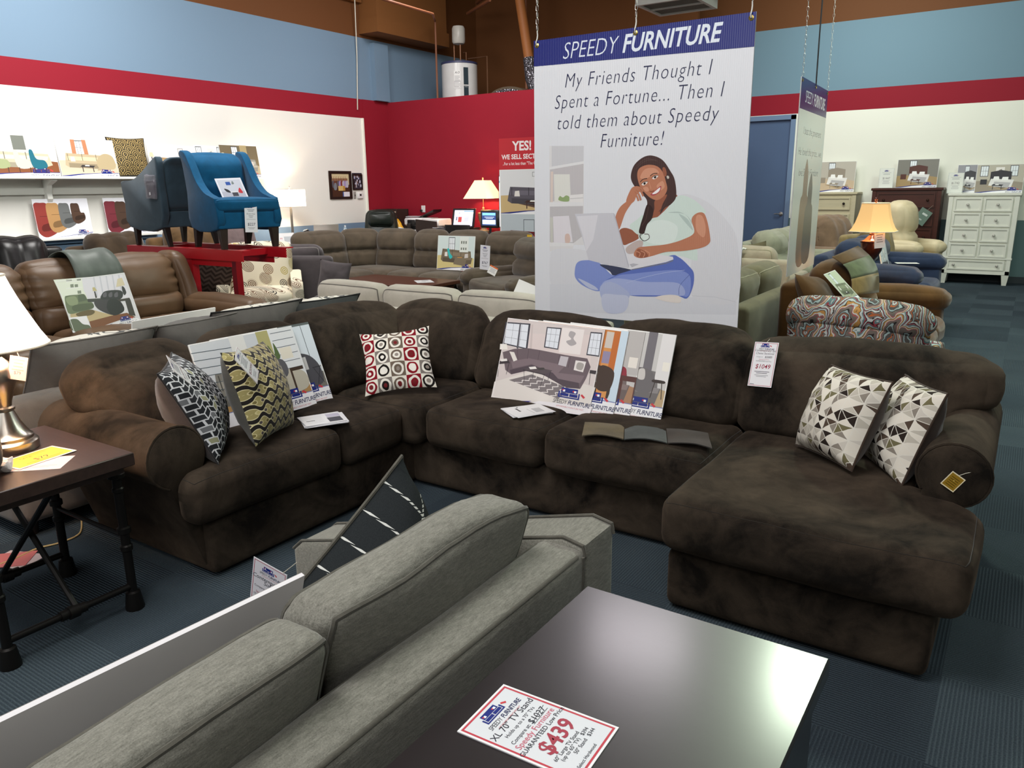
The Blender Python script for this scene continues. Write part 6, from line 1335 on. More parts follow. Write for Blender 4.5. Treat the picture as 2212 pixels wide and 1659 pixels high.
# credenza along the red partition with the clutter on it
cr = thing('credenza', 'dark low credenza along the red partition under the printer', 'credenza', (-9.1, 10.68, 0)); esw = wood((48, 36, 32), 'espresso_wood', .4); part('top', box(-.92, .72, -.33, .33, .735, .765, .004), esw, cr); part('case', box(-.9, .7, -.31, .31, .05, .735), esw, cr, smooth=False); [part('door', box(x, x+.38, -.325, -.31, .1, .7, .004), esw, cr) for x in (-.88, -.48, -.08, .3)]
t = thing('paper_organizer', 'black paper organizer stuffed with folders on the credenza', 'organizer', (-9.72, 10.72, .766)); part('side', [box(-.25, -.235, -.16, .16, 0, .44), box(.235, .25, -.16, .16, 0, .44)], esw, t, smooth=False); part('back_panel', box(-.25, .25, .15, .16, 0, .44), esw, t, smooth=False)
rr = random.Random(4)
for k in range(6):
    z = .07*k+.005; part('tray', box(-.24, .24, -.17, .15, z, z+.008), esw, t, smooth=False)
    if k < 6: part('folder_pile', [box(-.21+rr.uniform(-.03, .02), .19+rr.uniform(-.02, .04), -.21+rr.uniform(-.03, .03), .12, z+.009+.008*j, z+.015+.008*j) for j in range(rr.randint(2, 4))], plain((216, 206, 182) if k > 3 else (206, 204, 200), .6), t, smooth=False)
t = thing('printer', 'white inkjet printer with raised black paper tray on the credenza', 'printer', (-8.95, 10.62, .766), 4); wp = plain((224, 222, 222), .35, .5, name='white_plastic'); bp = plain((26, 26, 28), .35, .5, name='black_plastic')
part('body', [box(-.26, .26, -.2, .2, 0, .10, .02), box(-.26, .26, -.18, .2, .16, .30, .03)], wp, t); part('output_slot', box(-.25, .25, -.17, .19, .10, .16), bp, t, smooth=False); part('control_panel', box(-.16, .02, -.21, -.17, .18, .27, .01), bp, t); part('paper_tray', prism([(-.02, .30), (.02, .31), (.32, .44), (.30, .40)], -.08, .18, 'y'), bp, t, smooth=False)
t = thing('printer', 'second white printer with a grey panel at the right end of the credenza', 'printer', (-8.58, 10.58, .766), -4); part('body', [box(-.2, .2, -.18, .18, 0, .1, .015), box(-.2, .2, -.18, .18, .16, .29, .02)], wp, t); part('slot', box(-.19, .19, -.17, .17, .1, .16), bp, t, smooth=False); part('buttons', [box(-.19, -.05, -.19, -.17, .02, .09), box(.0, .06, -.185, -.17, .2, .24)], bp, t, smooth=False)
papers('paper_pile', 'messy heap of papers on top of the white printer', .3, .24, 7, (-9.08, 10.62, 1.078), 30, 21, 1); papers('paper_pile', 'heap of papers at the front of the paper organizer', .34, .2, 5, (-9.38, 10.47, .767), 12, 22, 0); papers('paper_pile', 'second heap of papers stacked left of the printer', .24, .26, 9, (-9.34, 10.72, .767), 8, 23, 0)
t = thing('snack_bag', 'yellow and white snack bag tilted on the credenza', 'bag', (-9.22, 10.40, .785), 20, rot=er(-10, -32, 25)); part('bag', [Soft(.16, .07, .28, .03, (.0, .03, 0), n=6, wob=.012, freq=12, at=(0, 0, .14)).vf()], (lambda m: m.base(m.mix((232, 230, 226), (232, 172, 44), (m.xyz()[2]+m.xyz()[0]*.9).gt(.15))) and m.m)(Mat('snack_bag_foil', .35, .4)), t)
t = thing('travel_mug', 'dark and tan travel mug on the credenza beside the snack bag', 'mug', (-9.03, 10.38, .766)); part('body', lathe([(.03, 0), (.036, .12)], 14), plain((190, 150, 110), .4), t); part('lid', lathe([(.037, .12), (.038, .2), (.03, .21), (0, .21)], 14), plain((40, 34, 32), .4), t)
t = thing('folding_chair', 'dark brown chair back standing before the printers', 'chair', (-8.40, 10.0, 0), 18); part('backrest', prism([(-.2, .5), (.2, .5), (.17, 1.02), (-.2, 1.06)], .17, .2, 'y'), plain((50, 38, 34), .4, name='brown_vinyl'), t, smooth=False); part('seat', box(-.2, .2, -.2, .18, .44, .48, .01), plain((50, 38, 34), .4, name='brown_vinyl'), t); [part('leg', tube([(x, y, 0), (x, y, .46)], .014, 8), iron, t) for x in (-.18, .18) for y in (-.17, .17)]
t = thing('wall_outlet', 'white wall outlet with a black plug on the red partition', 'outlet', (-9.27, YP-.0, 1.20)); part('plate', box(-.045, .045, -.012, 0, -.06, .06, .004), wp, t); part('plug', box(-.05, -.01, -.05, -.012, -.045, -.01, .005), bp, t)
t = thing('work_table', 'small dark table with a lit laptop before the red partition', 'table', (-8.05, 10.35, 0)); part('tabletop', box(-.36, .36, -.28, .28, .89, .92, .006), esw, t); [part('leg', tube([(x, y, 0), (x, y, .9)], .018, 8), plain((120, 116, 112), .3, .5, .8), t) for x in (-.3, .3) for y in (-.22, .22)]
p = Print(); p.rect((206, 204, 236), -.18, .01, .18, .27); p.rect((90, 130, 200), .0, .245, .18, .262); p.rect((236, 236, 244), -.18, .2, .18, .24); p.rect((150, 60, 56), -.1, .07, -.03, .16); p.rect((60, 60, 80), -.14, .1, -.12, .16); lines(p, 0, .12, .15, .025, 4, (130, 130, 170)); p.rect((130, 130, 160), -.1, .215, -.07, .232)
laptop('lit laptop with a lilac web page on the small dark table', (-7.90, 10.42, .922), 6, 105, (30, 30, 34), p, .44, .30, 1.6)
papers('paper_pile', 'cream papers on the small dark table left of the lit laptop', .24, .2, 3, (-8.25, 10.3, .921), 10, 24, 0)
s = Soft(.42, .28, .22, .09, (.02, .03, .04), n=8, k=4, wob=.03, freq=7, seed=4, at=(-8.08, 10.0, .78)); t = thing('stool', 'low stool under the navy coat before the small table', 'stool', (-8.08, 10.0, 0)); part('seat', box(-.2, .2, -.15, .15, .62, .665, .01), esw, t); [part('leg', tube([(x, y, 0), (x, y, .63)], .014, 8), iron, t) for x in (-.16, .16) for y in (-.11, .11)]
o = part('navy_coat', s.vf(), nv, None, ang=60); tag(o, 'navy coat heaped under the small table in the office', 'coat')
t = thing('office_desk', 'dark desk with monitor and lamp at the right of the office', 'desk', (-7.15, 10.55, 0)); part('desktop', box(-.52, .75, -.36, .36, .79, .83, .005), esw, t); part('side', [box(-.5, -.47, -.34, .34, 0, .79), box(.7, .73, -.34, .34, 0, .79)], esw, t, smooth=False); part('modesty_panel', box(-.47, .7, -.30, -.28, .3, .79), esw, t, smooth=False)
t = thing('monitor', 'small black monitor with a blue page on the dark office desk', 'monitor', (-7.38, 10.45, .832), -6); part('housing', box(-.2, .2, 0, .05, .09, .38, .02), bp, t); part('stand', [lathe([(.1, 0), (.1, .012), (.02, .02), (.02, .12)], 16, (0, .03, 0))], bp, t)
p = Print(); p.rect((40, 60, 110), -.15, .13, .15, .34); p.rect((200, 226, 240), -.14, .15, .14, .22); p.rect((120, 180, 220), -.14, .29, .14, .33); lines(p, -.1, .12, .26, .02, 2, (210, 220, 240)); p.obj('screen', t, screenmat(1.4), loc=(0, -.001, 0))
t = thing('large_screen', 'tall white lit screen standing behind the red YES banner', 'screen', (-6.95, 10.72, .832), 0); part('housing', box(-.42, .42, 0, .05, .08, .92, .01), bp, t); part('stand', box(-.15, .15, -.08, .1, 0, .09, .01), bp, t)
p = Print(); p.rect((236, 240, 246), -.40, .10, .40, .90); p.rect((30, 150, 190), -.40, .80, .40, .835); [p.rect((170, 174, 180), -.38, z, .3, z+.006) for z in (.7, .42, .34)]; p.obj('screen', t, screenmat(2.2), loc=(0, -.001, 0))
bei = plain((176, 156, 124), .5, .4, name='beige_ceramic')
table_lamp('table_lamp', 'lit lamp with cream square shade against the red partition', (-7.68, 10.72, .832), [(0, 0), (.09, 0), (.09, .03), (.05, .05), (.045, .09), (.085, .22), (.09, .30), (.095, .32), (.04, .33), (.03, .36)], bei, [(.335, .555), (.14, .845)], (255, 214, 160), 1.2, shade_seg=4, bulb_p=16, bulb_c=(1, .78, .5), bz=.68)
t = thing('wood_chair', 'black curved back wooden chair before the dark office desk', 'chair', (-7.50, 9.75, 0), 8); blw = plain((24, 22, 22), .35, .5, name='black_painted_wood')
part('backrest', [prism([(a*.21, .04*(1-a*a)) for a in (-1, -.5, 0, .5, 1)]+[(a*.21, .04*(1-a*a)+.02) for a in (1, .5, 0, -.5, -1)], .82, 1.0, 'z'), tube([(-.21, .0, .46), (-.21, .01, 1.0)], .016, 8), tube([(.21, 0, .46), (.21, .01, 1.0)], .016, 8), tube([(-.2, .01, .66), (0, .04, .64), (.2, .01, .66)], .012, 8)], blw, t); part('seat', box(-.21, .21, -.4, .02, .43, .46, .01), blw, t); [part('leg', tube([(x, y, 0), (x, y, .44)], .016, 8), blw, t) for x in (-.19, .19) for y in (-.37, 0)]
# framed photographs, thermostat
def frame_pic(label, y0, y1, z0, z1, pr, ft):
    w_, h = y1-y0, z1-z0; t = thing('framed_photograph', label, 'photograph', (XL+.001, (y0+y1)/2, z0), 90); fr_ = plain((34, 24, 20), .4, .4, name='dark_frame')
    part('frame', [box(-w_/2, w_/2, -.02, 0, 0, ft), box(-w_/2, w_/2, -.02, 0, h-ft, h), box(-w_/2, -w_/2+ft, -.02, 0, ft, h-ft), box(w_/2-ft, w_/2, -.02, 0, ft, h-ft)], fr_, t, smooth=False); pr.obj('photograph', t, loc=(0, -.006, 0)); return t
w_, h = .54, .47; p = Print(); p.rect((70, 46, 34), -w_/2, 0, w_/2, h); p.poly((206, 190, 150), [(-.2, .42), (.2, .42), (.2, .24), (-.2, .22)]); r = random.Random(5)
for k in range(9): x = -.17+.04*k; c = r.choice([(160, 140, 190), (180, 176, 190), (96, 60, 46), (130, 60, 50), (90, 90, 100)]); p.blob(c, [(x-.025, .2), (x+.025, .2), (x+.03, .29), (x, .31), (x-.03, .29)], 3); p.blob((120, 76, 56), [(x-.012, .31), (x+.012, .31), (x+.012, .345), (x-.012, .345)], 3); p.line((120, 76, 56), [(x-.02, .29), (x-.03, .38)], .008)
p.rect((206, 176, 110), -.06, .14, .06, .22); p.rect((180, 140, 70), .05, .14, .1, .22); p.blob((120, 126, 134), [(-.16, .16), (-.1, .16), (-.1, .26), (-.15, .26)], 3); p.rect((222, 220, 228), .06, .03, .2, .12); p.rect((60, 90, 150), .035, .03, .06, .12)
frame_pic('large framed photograph of a group holding a box on the white wall', 9.55, 10.06, 1.40, 1.87, p, .04)
w_, h = .24, .29; p = Print(); p.rect((56, 54, 66), -w_/2, 0, w_/2, h); r = random.Random(8)
for k in range(26): x, z = r.uniform(-.09, .08), r.uniform(.04, .24); c = r.choice([(170, 174, 200), (40, 38, 44), (120, 96, 90), (190, 190, 206)]); p.blob(c, [(x-.014, z), (x+.014, z), (x+.016, z+.04), (x-.01, z+.04)], 3)
frame_pic('smaller framed group photograph above the thermostat', 10.09, 10.33, 1.55, 1.82, p, .022)
t = thing('thermostat', 'white thermostat under the smaller framed photograph', 'thermostat', (XL+.001, 10.25, 1.45), 90); part('body', box(-.065, .065, -.03, 0, -.05, .05, .008), wp, t); part('display', box(-.02, .02, -.032, -.03, -.005, .03), bp, t, smooth=False)
t = thing('light_switch', 'grey light switch plate beside the thermostat', 'switch', (XL+.001, 10.13, 1.46), 90); part('plate', box(-.03, .03, -.008, 0, -.06, .06, .003), plain((150, 146, 140), .4), t); part('toggle', box(-.006, .006, -.02, -.008, -.012, .012), plain((90, 88, 84), .4), t, smooth=False)
# red YES banner
t_w, t_h = 1.2, 2.05; yb = part('display_banner', box(-t_w/2, t_w/2, 0, .01, 0, t_h), plain((226, 226, 226), .4), None, smooth=False); yb.location = (-6.372+t_w/2, 9.3, .17); tag(yb, 'red topped YES banner with sectional pictures standing behind the curved sectional', 'banner')
p = Print(); p.rect((232, 232, 232), -t_w/2, 0, t_w/2, t_h); p.rect((196, 44, 54), -t_w/2, t_h-.42, t_w/2, t_h); W_ = (246, 240, 240)
p.text(W_, 'YES!', -t_w/2+.385, t_h-.165, .17, 0, .03); p.text(W_, 'WE SELL SECTIONALS', -t_w/2+.045, t_h-.28, .088, 0, .028, 'LEFT'); p.text(W_, '..For a lot less than "The Competition"', -t_w/2+.06, t_h-.36, .058, 0, .008, 'LEFT', 1, .86)
for i, (c, rg, wl_) in enumerate((((92, 88, 98), (96, 74, 66), (226, 228, 230)), ((112, 34, 40), (180, 60, 60), (190, 200, 206)), ((150, 140, 130), (120, 110, 100), (226, 226, 220)))):
    q = roompic(t_w-.03, .60, seed=60+i, wall=wl_, floor=(206, 180, 130), sofa=c, dark=(70, 48, 44) if i == 0 else (120, 44, 48), rug=rg, windows=0, logo=False); g0 = p.d-.00002
    for v in q.g.v: v.y += g0; v.z += t_h-.42-.60*(i+1)-.005
    p.g.add((q.g.v, q.g.f)); p.g.c[-len(q.g.c):] = q.g.c; p.d = g0+q.d-.00002
p.frame((60, 62, 70), -.05, t_h-.52, -.0, t_h-.46, .004); p.frame((60, 62, 70), -.2, t_h-1.3, -.02, t_h-1.1, .006)
p.obj('print', yb, loc=(0, -.0004, 0)); part('foot', [box(-.5, -.4, -.12, .14, -.17, -.15), box(.4, .5, -.12, .14, -.17, -.15), box(-.46, -.44, .0, .02, -.15, .05), box(.44, .46, .0, .02, -.15, .05)], iron, yb, smooth=False)

# ================================================================== RIGHT SIDE
kha = fabric((104, 98, 76), .12, 6, name='khaki_linen'); kpipe = fabric((150, 144, 120), .1, 30, name='khaki_piping')
sofa('khaki_loveseat', 'khaki piped loveseat seen from behind at the right edge of the big poster', 'sofa', 1.65, .95, 2, kha, (-2.02, 6.05, 0), -90, .45, .93, .64, .2, 'box', pipe=kpipe, frame_h=.74, bt=.26, lean=.22, seed=33, wob=.01)
bei2 = fabric((166, 154, 134), .1, 6, name='beige_linen')
sofa('beige_sofa', 'beige sofa below the blue door with a leafy throw over its back', 'sofa', 2.0, .92, 2, bei2, (-3.05, 8.75, 0), 180, .45, .90, .60, .2, 'box', pipe=kpipe, frame_h=.78, seed=35)
vs, fs = [], []; n = 12
for i in range(n+1):
    for j in range(n+1):
        u, v = i/n, j/n; y = 8.10+.30*v; z = .94-.28*(1-v)**2-.05*v+.02*noise.noise(V((u*5, v*5, 1))); vs.append(V((-3.2+.62*u+.05*v, y-.02*math.sin(u*9), z)))
for i in range(n):
    for j in range(n): a = i*(n+1)+j; fs.append([a, a+n+1, a+n+2, a+1])
o = part('throw_blanket', (vs, fs), fl, None, ang=80); o.modifiers.new('thickness', 'SOLIDIFY').thickness = .012; tag(o, 'white throw with dark leaf print over the beige sofa back', 'throw')
pillow('scatter_cushion', 'khaki cushion peaking above the beige sofa before the door', kha, kha, .42, .42, .14, (-2.55, 8.75, .52), er(-15, 10, 185), seed=83)
pillow('scatter_cushion', 'black cushion beside the khaki cushion on the beige sofa', nv, nv, .34, .36, .12, (-2.86, 8.8, .52), er(-15, -5, 180), seed=84)
# brown loveseat and what lies on it
brv = fabric((84, 58, 30), .25, 4, name='bronze_velvet', sheen=.3)
sofa('bronze_loveseat', 'bronze brown velvet loveseat behind the paisley chair', 'sofa', 1.55, 1.0, 2, brv, (-.98, 6.50, 0), 90, .50, .98, .70, .24, 'puff', 'roll', leg=.03, bt=.28, lean=.25, seed=37, wob=.014)
pillow('scatter_cushion', 'plump bronze cushion at the near end of the bronze loveseat', brv, brv, .5, .44, .2, (-1.12, 5.86, .52), er(-30, 8, 80), seed=85, pinch=.05)
mm_ = [fabric((84, 62, 34), .2, 9, name='bronze_swatch'), fabric((88, 96, 70), .2, 9, name='green_swatch'), fabric((118, 98, 58), .2, 9, name='tan_swatch')]
qa, qb, qc, qd = EYE+ray(1797, 556)*5.62, EYE+ray(1853, 532)*5.95, EYE+ray(1897, 632)*5.65, EYE+ray(1838, 640)*5.35
o = thing('fabric_swatch', 'strip of three velvet samples, brown, green and tan, hung over the bronze loveseat', 'fabric sample', (0, 0, 0))
for i, (a, b) in enumerate(((0, .28), (.28, .66), (.66, 1.0))):
    vs = [];  n = 6
    for k in range(n+1):
        t_ = a+(b-a)*k/n; l_, r_ = qa.lerp(qd, t_), qb.lerp(qc, t_); bow = V((.05*math.sin(t_*PI), 0, .03*math.sin(t_*PI)))
        vs += [l_+bow, l_.lerp(r_, .5)+bow*1.15, r_+bow]
    fs = [[k*3+j, k*3+j+1, (k+1)*3+j+1, (k+1)*3+j] for k in range(n) for j in range(2)]
    part('sample_square', (vs, fs), mm_[i], o, ang=80).modifiers.new('thickness', 'SOLIDIFY').thickness = .006
recenter(o)
qa, qb, qc = EYE+ray(1776, 594)*5.3, EYE+ray(1806, 582)*5.42, EYE+ray(1800, 640)*5.2
xx = (qb-qa).normalized(); zz = (qa-qc); zz = (zz-xx*zz.dot(xx)).normalized(); yy = zz.cross(xx)
p = roompic(.16, .26, seed=91, wall=(196, 204, 180), floor=(170, 176, 150), sofa=(120, 126, 104), windows=1, logo=False)
o = part('picture_card', box(-.08, .08, 0, .002, -.26, 0), plain((206, 206, 190), .4, name='card'), None, smooth=False); o.location = (qa+qb)/2; o.rotation_euler = M((xx, yy, zz)).transposed().to_euler(); tag(o, 'pale picture card leaning on the plump bronze cushion', 'picture card'); p.obj('print', o, loc=(0, -.0004, -.26))
# paisley chair from behind
def pat_paisley():
    m = Mat('paisley_print', .85, .15); x, y, z = m.xyz(); a = m.noise(7.0, 2.0, vec=m.vec(x, z)); b = m.noise(7.0, 2.0, vec=m.vec(z+4.0, x+2.0))
    P_ = m.vec(x*1.0+(a-.5)*.20+y*.5, z*.66+(b-.5)*.20+x*.35); q = m.n('ShaderNodeTexVoronoi', feature='F1', voronoi_dimensions='2D'); q.inputs['Scale'].default_value = 6.2; q.inputs['Randomness'].default_value = .85; m.link(P_, q.inputs['Vector']); d = N(m.t, q.outputs['Distance'])
    sp_ = m.n('ShaderNodeSeparateColor'); m.link(q.outputs['Color'], sp_.inputs[0]); h = N(m.t, sp_.outputs[0])
    f = (d*1.9+h*.35+(m.noise(60.0, 1.0)-.5)*.08).fr()
    c = m.ramp(f, [(0, (176, 130, 74)), (.07, (44, 40, 40)), (.10, (178, 186, 184)), (.20, (96, 120, 122)), (.27, (150, 60, 70)), (.31, (40, 36, 38)), (.35, (186, 190, 188)), (.45, (110, 102, 98)), (.52, (176, 96, 52)), (.57, (84, 80, 78)), (.66, (150, 168, 168)), (.72, (46, 42, 42)), (.76, (110, 100, 94)), (.9, (158, 90, 88)), (.95, (190, 194, 190))], 'CONSTANT')
    sc = (m.noise(34.0, 1.0, vec=m.vec(x, z))).gt(.6)*f.gt(.42)*f.lt(.55); m.base(m.mix(c, (60, 54, 52), sc)); return m.m
pai = pat_paisley()
t = thing('paisley_chair', 'paisley print armchair seen from behind beyond the chaise', 'armchair', (-.785, 5.22, 0), 172)
s = Soft(.80, .20, .74, .05, (.0, .035, .0), n=10, k=3, wob=.004, seed=2); s.df = lambda q: V((q.x*(1+.06*max(0, -q.z)), q.y+.30+.10*(q.z+.37)-.16*(q.x/.4)**4, q.z+.42)); part('back_panel', s.vf(), pai, t, ang=60)
s = Soft(.83, .27, .17, .08, (.01, .02, .015), n=10, k=5, wob=.005, seed=3); s.df = lambda q: V((q.x, q.y+.35-.16*(q.x/.41)**4, q.z+.80-.05*(q.x/.41)**4)); part('top_roll', s.vf(), pai, t, ang=60)
part('seat', [Soft(.6, .62, .2, .06, (0, .02, .03), n=6, at=(0, -.08, .38)).vf()], pai, t, ang=60); part('base', [Soft(.74, .66, .22, .03, n=4, at=(0, -.02, .19)).vf()], pai, t)
for sd in (-1, 1): part('arm', [prism([(-.36, .1), (-.36, .5), (-.28, .58), (.0, .60), (.26, .72), (.3, .72), (.3, .1)], sd*.33-.06, sd*.33+.06, 'x', .03)], pai, t, ang=60)
for x in (-.32, .32):
    for y in (-.3, .28): part('leg', lathe([(.016, 0), (.024, .1)], 10, (x, y, 0)), darkwood, t)
# side table with bronze lamp
t = thing('side_table', 'small dark side table between the bronze and blue loveseats', 'side table', (-1.22, 7.62, 0)); part('tabletop', box(-.24, .24, -.24, .24, .60, .635, .005), esw, t); [part('leg', box(x-.02, x+.02, y-.02, y+.02, 0, .6), esw, t, smooth=False) for x in (-.2, .2) for y in (-.2, .2)]; part('shelf', box(-.2, .2, -.2, .2, .2, .22), esw, t, smooth=False)
brz = Mat('bronze_glaze', .16, .6, .35); brz.base((74, 34, 28)); brz = brz.m
L7 = EYE+ray(1890, 590)*7.0
lz = .637
lp2 = table_lamp('table_lamp', 'lit lamp with tan bell shade and dark bronze urn base at the right', (-1.175, 7.60, lz),
    [(0, 0), (.075, 0), (.075, .015), (.04, .03), (.028, .06), (.04, .075), (.04, .09), (.03, .10), (.045, .13), (.05, .15), (.04, .17), (.03, .18), (.038, .20), (.038, .22), (.024, .235), (.03, .25), (.06, .28), (.085, .33), (.092, .38), (.094, .40), (.10, .405), (.10, .415), (.07, .425), (.05, .445), (.03, .465), (.028, .48), (.02, .485)], brz,
    [(.215, .50), (.19, .53), (.165, .58), (.145, .64), (.130, .70), (.122, .745)], (222, 176, 120), .55, shade_seg=6, bulb_p=9, bulb_c=(1, .72, .40), bz=.60)
p = Print(); p.rect((244, 240, 240), -.045, 0, .045, .13); lines(p, -.03, .03, .11, .02, 4); tagsheet('price_tag', 'white price tag hanging from the tan bell lamp shade', .09, .13, p, (-1.09, 7.48, 1.0), er(0, -6, 30), string=[(0, 0, .13), (-.02, .02, .18)])
# blue loveseat, cream recliner, sage sofa, taupe recliner
blv = fabric((44, 54, 78), .2, 4, name='blue_velvet')
sofa('blue_loveseat', 'navy blue loveseat beyond the bronze lamp', 'sofa', 1.85, 1.0, 2, blv, (-1.28, 9.12, 0), 88, .52, .98, .76, .24, 'puff', 'roll', leg=.03, bt=.28, lean=.3, seed=44, wob=.012)
p = roompic(.5, .4, seed=95, wall=(200, 204, 210), floor=(150, 150, 150), sofa=(70, 70, 80)); board('picture_board', 'board seen edge on standing on the blue loveseat behind the lamp', 'picture board', .5, .42, .012, p, (-1.12, 8.55, .56), er(-15, 0, 92)); 
p = Print(); p.rect((230, 230, 228), -.1, 0, .1, .12); lines(p, -.08, .08, .1, .02, 4); o = part('paper_sheet', box(-.1, .1, 0, .001, 0, .12), plain((228, 228, 226), .4), None, smooth=False, loc=(-.95, 8.36, .795), rot=(-PI/2, 0, rad(20))); tag(o, 'white sheet lying on the near arm of the blue loveseat', 'paper'); p.obj('print', o, loc=(0, -.0003, 0))
crm = leather((206, 190, 156), 'cream_leather', .5, .1)
sofa('recliner', 'cream leather recliner before the dark brown chest', 'recliner', .74, .80, 1, crm, (-1.46, 12.2, 0), 66, .52, 1.30, .76, .18, 'puff', 'roll', leg=.03, foot=True, bt=.32, lean=.18, seed=46, wob=.012)
sag = fabric((150, 150, 130), .12, 5, name='sage_fabric')
sofa('sage_sofa', 'pale sage sofa with three puffy backs between the second poster and the lamp', 'sofa', 2.1, 1.0, 3, sag, (-2.55, 10.6, 0), 90, .48, .98, .64, .2, 'puff', 'roll', leg=.03, bt=.32, lean=.3, seed=48, wob=.012)
sofa('recliner', 'taupe brown recliner with puckered back below the cream chest', 'recliner', 1.2, 1.0, 1, fabric((126, 104, 84), .15, 5, name='taupe_velvet'), (-2.35, 12.55, 0), 75, .48, 1.08, .64, .2, 'puff', 'lobe', leg=.03, bt=.32, seed=50, wob=.02)
sofa('armchair', 'olive tan armchair back between the lamp and the cream recliner', 'armchair', .75, .75, 1, fabric((142, 124, 86), .15, 5, name='olive_velvet'), (-1.55, 10.75, 0), 60, .48, 1.04, .64, .2, 'puff', 'lobe', leg=.03, bt=.3, seed=51, wob=.014)
# chests of drawers along the back wall
def chest(label, x0, x1, h, m, rows, fy=14.03, knob=None, feet=None, side=.06, trim=None):
    w_ = x1-x0; t = thing('chest_of_drawers', label, 'chest of drawers', ((x0+x1)/2, fy, 0), 0, 'chests along the back wall'); d = .44; z0 = .16
    part('top', box(-w_/2-.02, w_/2+.02, -.025, d, h-.04, h, .008), m, t); part('carcass', box(-w_/2, w_/2, 0, d-.01, z0, h-.04), m, t, smooth=False)
    for x in (-w_/2, w_/2-side): part('post', box(x, x+side, -.014, .0, z0, h-.05, .003), m, t)
    part('plinth', box(-w_/2, w_/2, -.014, 0, z0, z0+.06, .003), m, t)
    if trim: part('moulding', box(-w_/2-.01, w_/2+.01, -.02, 0, trim, trim+.03, .003), m, t)
    for (za, zb, n) in rows:
        iw = w_-2*side-.02
        for k in range(n):
            a = -iw/2+iw*k/n+.012; b = -iw/2+iw*(k+1)/n-.012; f = .022
            dr = part('drawer', [box(a, b, -.010, 0, za, zb)]+[box(a, b, -.022, -.010, za, za+f), box(a, b, -.022, -.010, zb-f, zb), box(a, a+f, -.022, -.010, za+f, zb-f), box(b-f, b, -.022, -.010, za+f, zb-f)], m, t, smooth=False)
            for kx in ([(a+b)/2] if n > 1 else [a+(b-a)*.12, b-(b-a)*.12]): part('knob', lathe([(.008, 0), (.009, .012), (.019, .018), (.021, .026), (.012, .036), (0, .038)], 14), knob, dr, mx=M.Translation((kx, -.012, (za+zb)/2)) @ M.Rotation(PI/2, 4, 'X'))
    for x in (-w_/2+.05, w_/2-.05):
        for y in (.04, d-.07): part('foot', ([V((x+a*(.03+.02*k), y+b*(.03+.02*k), z)) for z, k in ((0, 0), (z0, 1)) for a, b in ((-1, -1), (1, -1), (1, 1), (-1, 1))], [[0, 3, 2, 1], [4, 5, 6, 7], [0, 1, 5, 4], [1, 2, 6, 5], [2, 3, 7, 6], [3, 0, 4, 7]]), m, t, smooth=False)
    return t
whp = plain((226, 226, 214), .4, .4, name='white_lacquer'); pew = plain((196, 194, 186), .3, .5, .3, name='pewter'); crp = wood((190, 180, 150), 'cream_paint', .5, .06); mah = wood((66, 32, 24), 'mahogany', .35, .25)
chest('white chest of ten panelled drawers at the right end of the back wall', -1.13, -.20, 1.385, whp, [(1.115, 1.32, 2), (.885, 1.09, 2), (.655, .86, 2), (.425, .63, 2), (.225, .375, 1)], knob=pew, trim=.39)
chest('dark mahogany chest with a green hang tag behind the cream recliner', -2.24, -1.24, 1.475, mah, [(1.17, 1.40, 1), (.88, 1.13, 1), (.58, .84, 1), (.26, .54, 1)], knob=plain((60, 40, 32), .4, .4, .6))
chest('cream chest with dark knobs beside the second poster', -3.45, -2.48, 1.415, crp, [(1.13, 1.33, 1), (.86, 1.06, 1), (.58, .80, 1), (.28, .50, 1)], knob=plain((40, 34, 30), .4, .4, .6))
p = Print(); p.rect((110, 130, 118), -.09, 0, .09, .24); p.rect((206, 212, 206), -.03, .15, .05, .18); p.rect((180, 190, 182), -.02, .06, .02, .08); tagsheet('hang_tag', 'grey green hang tag tilted on the dark mahogany chest', .18, .24, p, (-1.53, 13.98, .93), er(0, 32, 0), 'hang tag', string=[(0, 0, .24), (.02, 0, .34)])
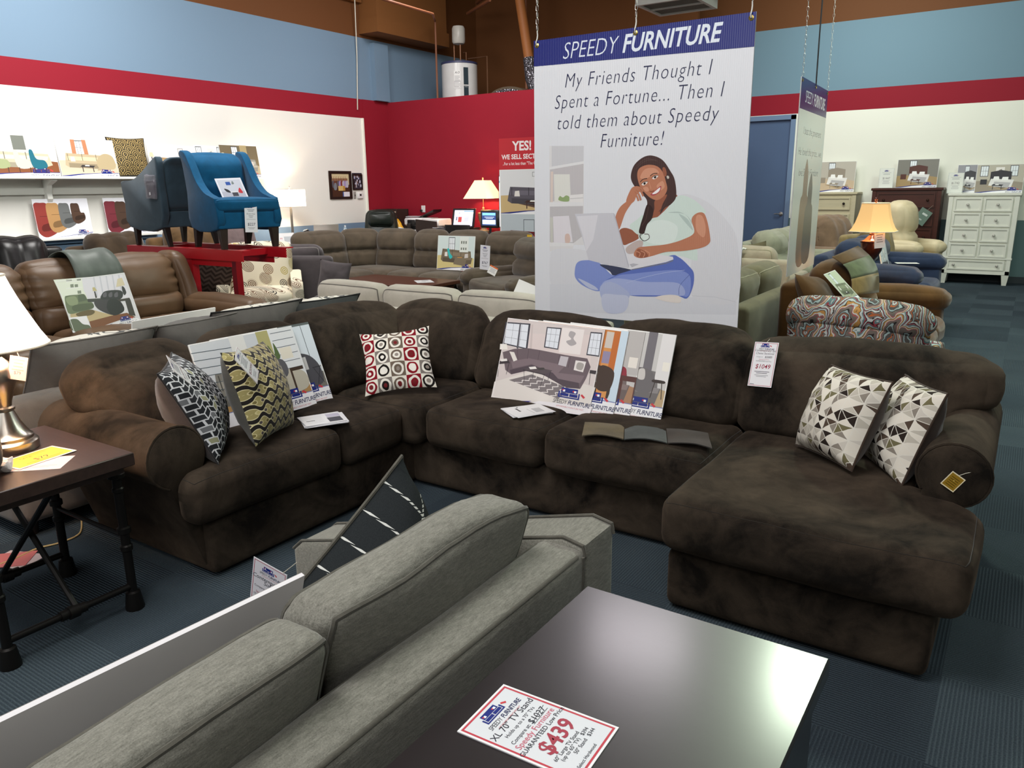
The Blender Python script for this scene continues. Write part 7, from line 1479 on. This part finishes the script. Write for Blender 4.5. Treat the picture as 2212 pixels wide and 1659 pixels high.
def wallboard(label, q, y, z, seed, bed=True, **kw):
    a, b = ony(*q[0], y), ony(*q[1], y); w_ = b.x-a.x; h = max(a.z, b.z)-z; p = roompic(w_, h, seed=seed, bed=bed, rug=(170, 150, 120), **kw); return board('picture_board', label, 'picture board', w_, h, .01, p, ((a.x+b.x)/2, y, z+.001), er(-4, 0, 0), 'boards on the chests')
wallboard('board with a pale bedroom standing on the cream chest', ((1766, 350), (1850, 348)), 14.30, 1.415, 101, wall=(186, 180, 168), floor=(196, 176, 150), windows=1, dark=(150, 140, 126))
wallboard('board with a sleigh bed standing on the dark mahogany chest', ((1940, 345), (2030, 344)), 14.30, 1.475, 102, wall=(126, 124, 116), floor=(166, 140, 96), windows=1, dark=(84, 46, 36))
wallboard('board with a white bed at the left on the white chest, partly covered', ((2070, 357), (2125, 355)), 14.33, 1.385, 103, wall=(150, 150, 156), floor=(190, 190, 190), windows=1, dark=(60, 60, 64), logo=False)
wallboard('wide board with a black bed and a green strip on the white chest', ((2112, 356), (2216, 358)), 14.28, 1.385, 104, wall=(186, 180, 164), floor=(150, 140, 124), windows=2, dark=(40, 40, 46))
def price_stand(label, pr_, x, z, y=14.2):
    w_, h = .20, .30; p = card(w_, h, (228, 230, 222), None); p.logo(0, h*.85, w_*.5, False); lines(p, -w_*.35, w_*.35, h*.78, h*.05, 3, (170, 172, 170)); p.text((110, 100, 104), pr_, 0, h*.45, w_*.22); lines(p, -w_*.3, w_*.3, h*.38, h*.045, 5, (176, 176, 176)); ac = Mat('clear_acrylic', .1, .5); ac.base((222, 226, 222)); ac.b.inputs['Alpha'].default_value = .5
    t = thing('price_stand', label, 'price sign', (x, y, z+.001)); part('holder', [box(-w_/2-.01, w_/2+.01, .002, .006, 0, h+.01), box(-w_/2-.01, w_/2+.01, -.06, .006, 0, .004)], ac.m, t, smooth=False); p.obj('print', t, loc=(0, .0015, .004))
price_stand('clear price stand reading $1447 on the dark mahogany chest', '$1447', ony(1914, 390, 14.2).x, 1.475)
price_stand('clear price stand reading $1742 on the white chest', '$1742', ony(2064, 395, 14.2).x, 1.385)
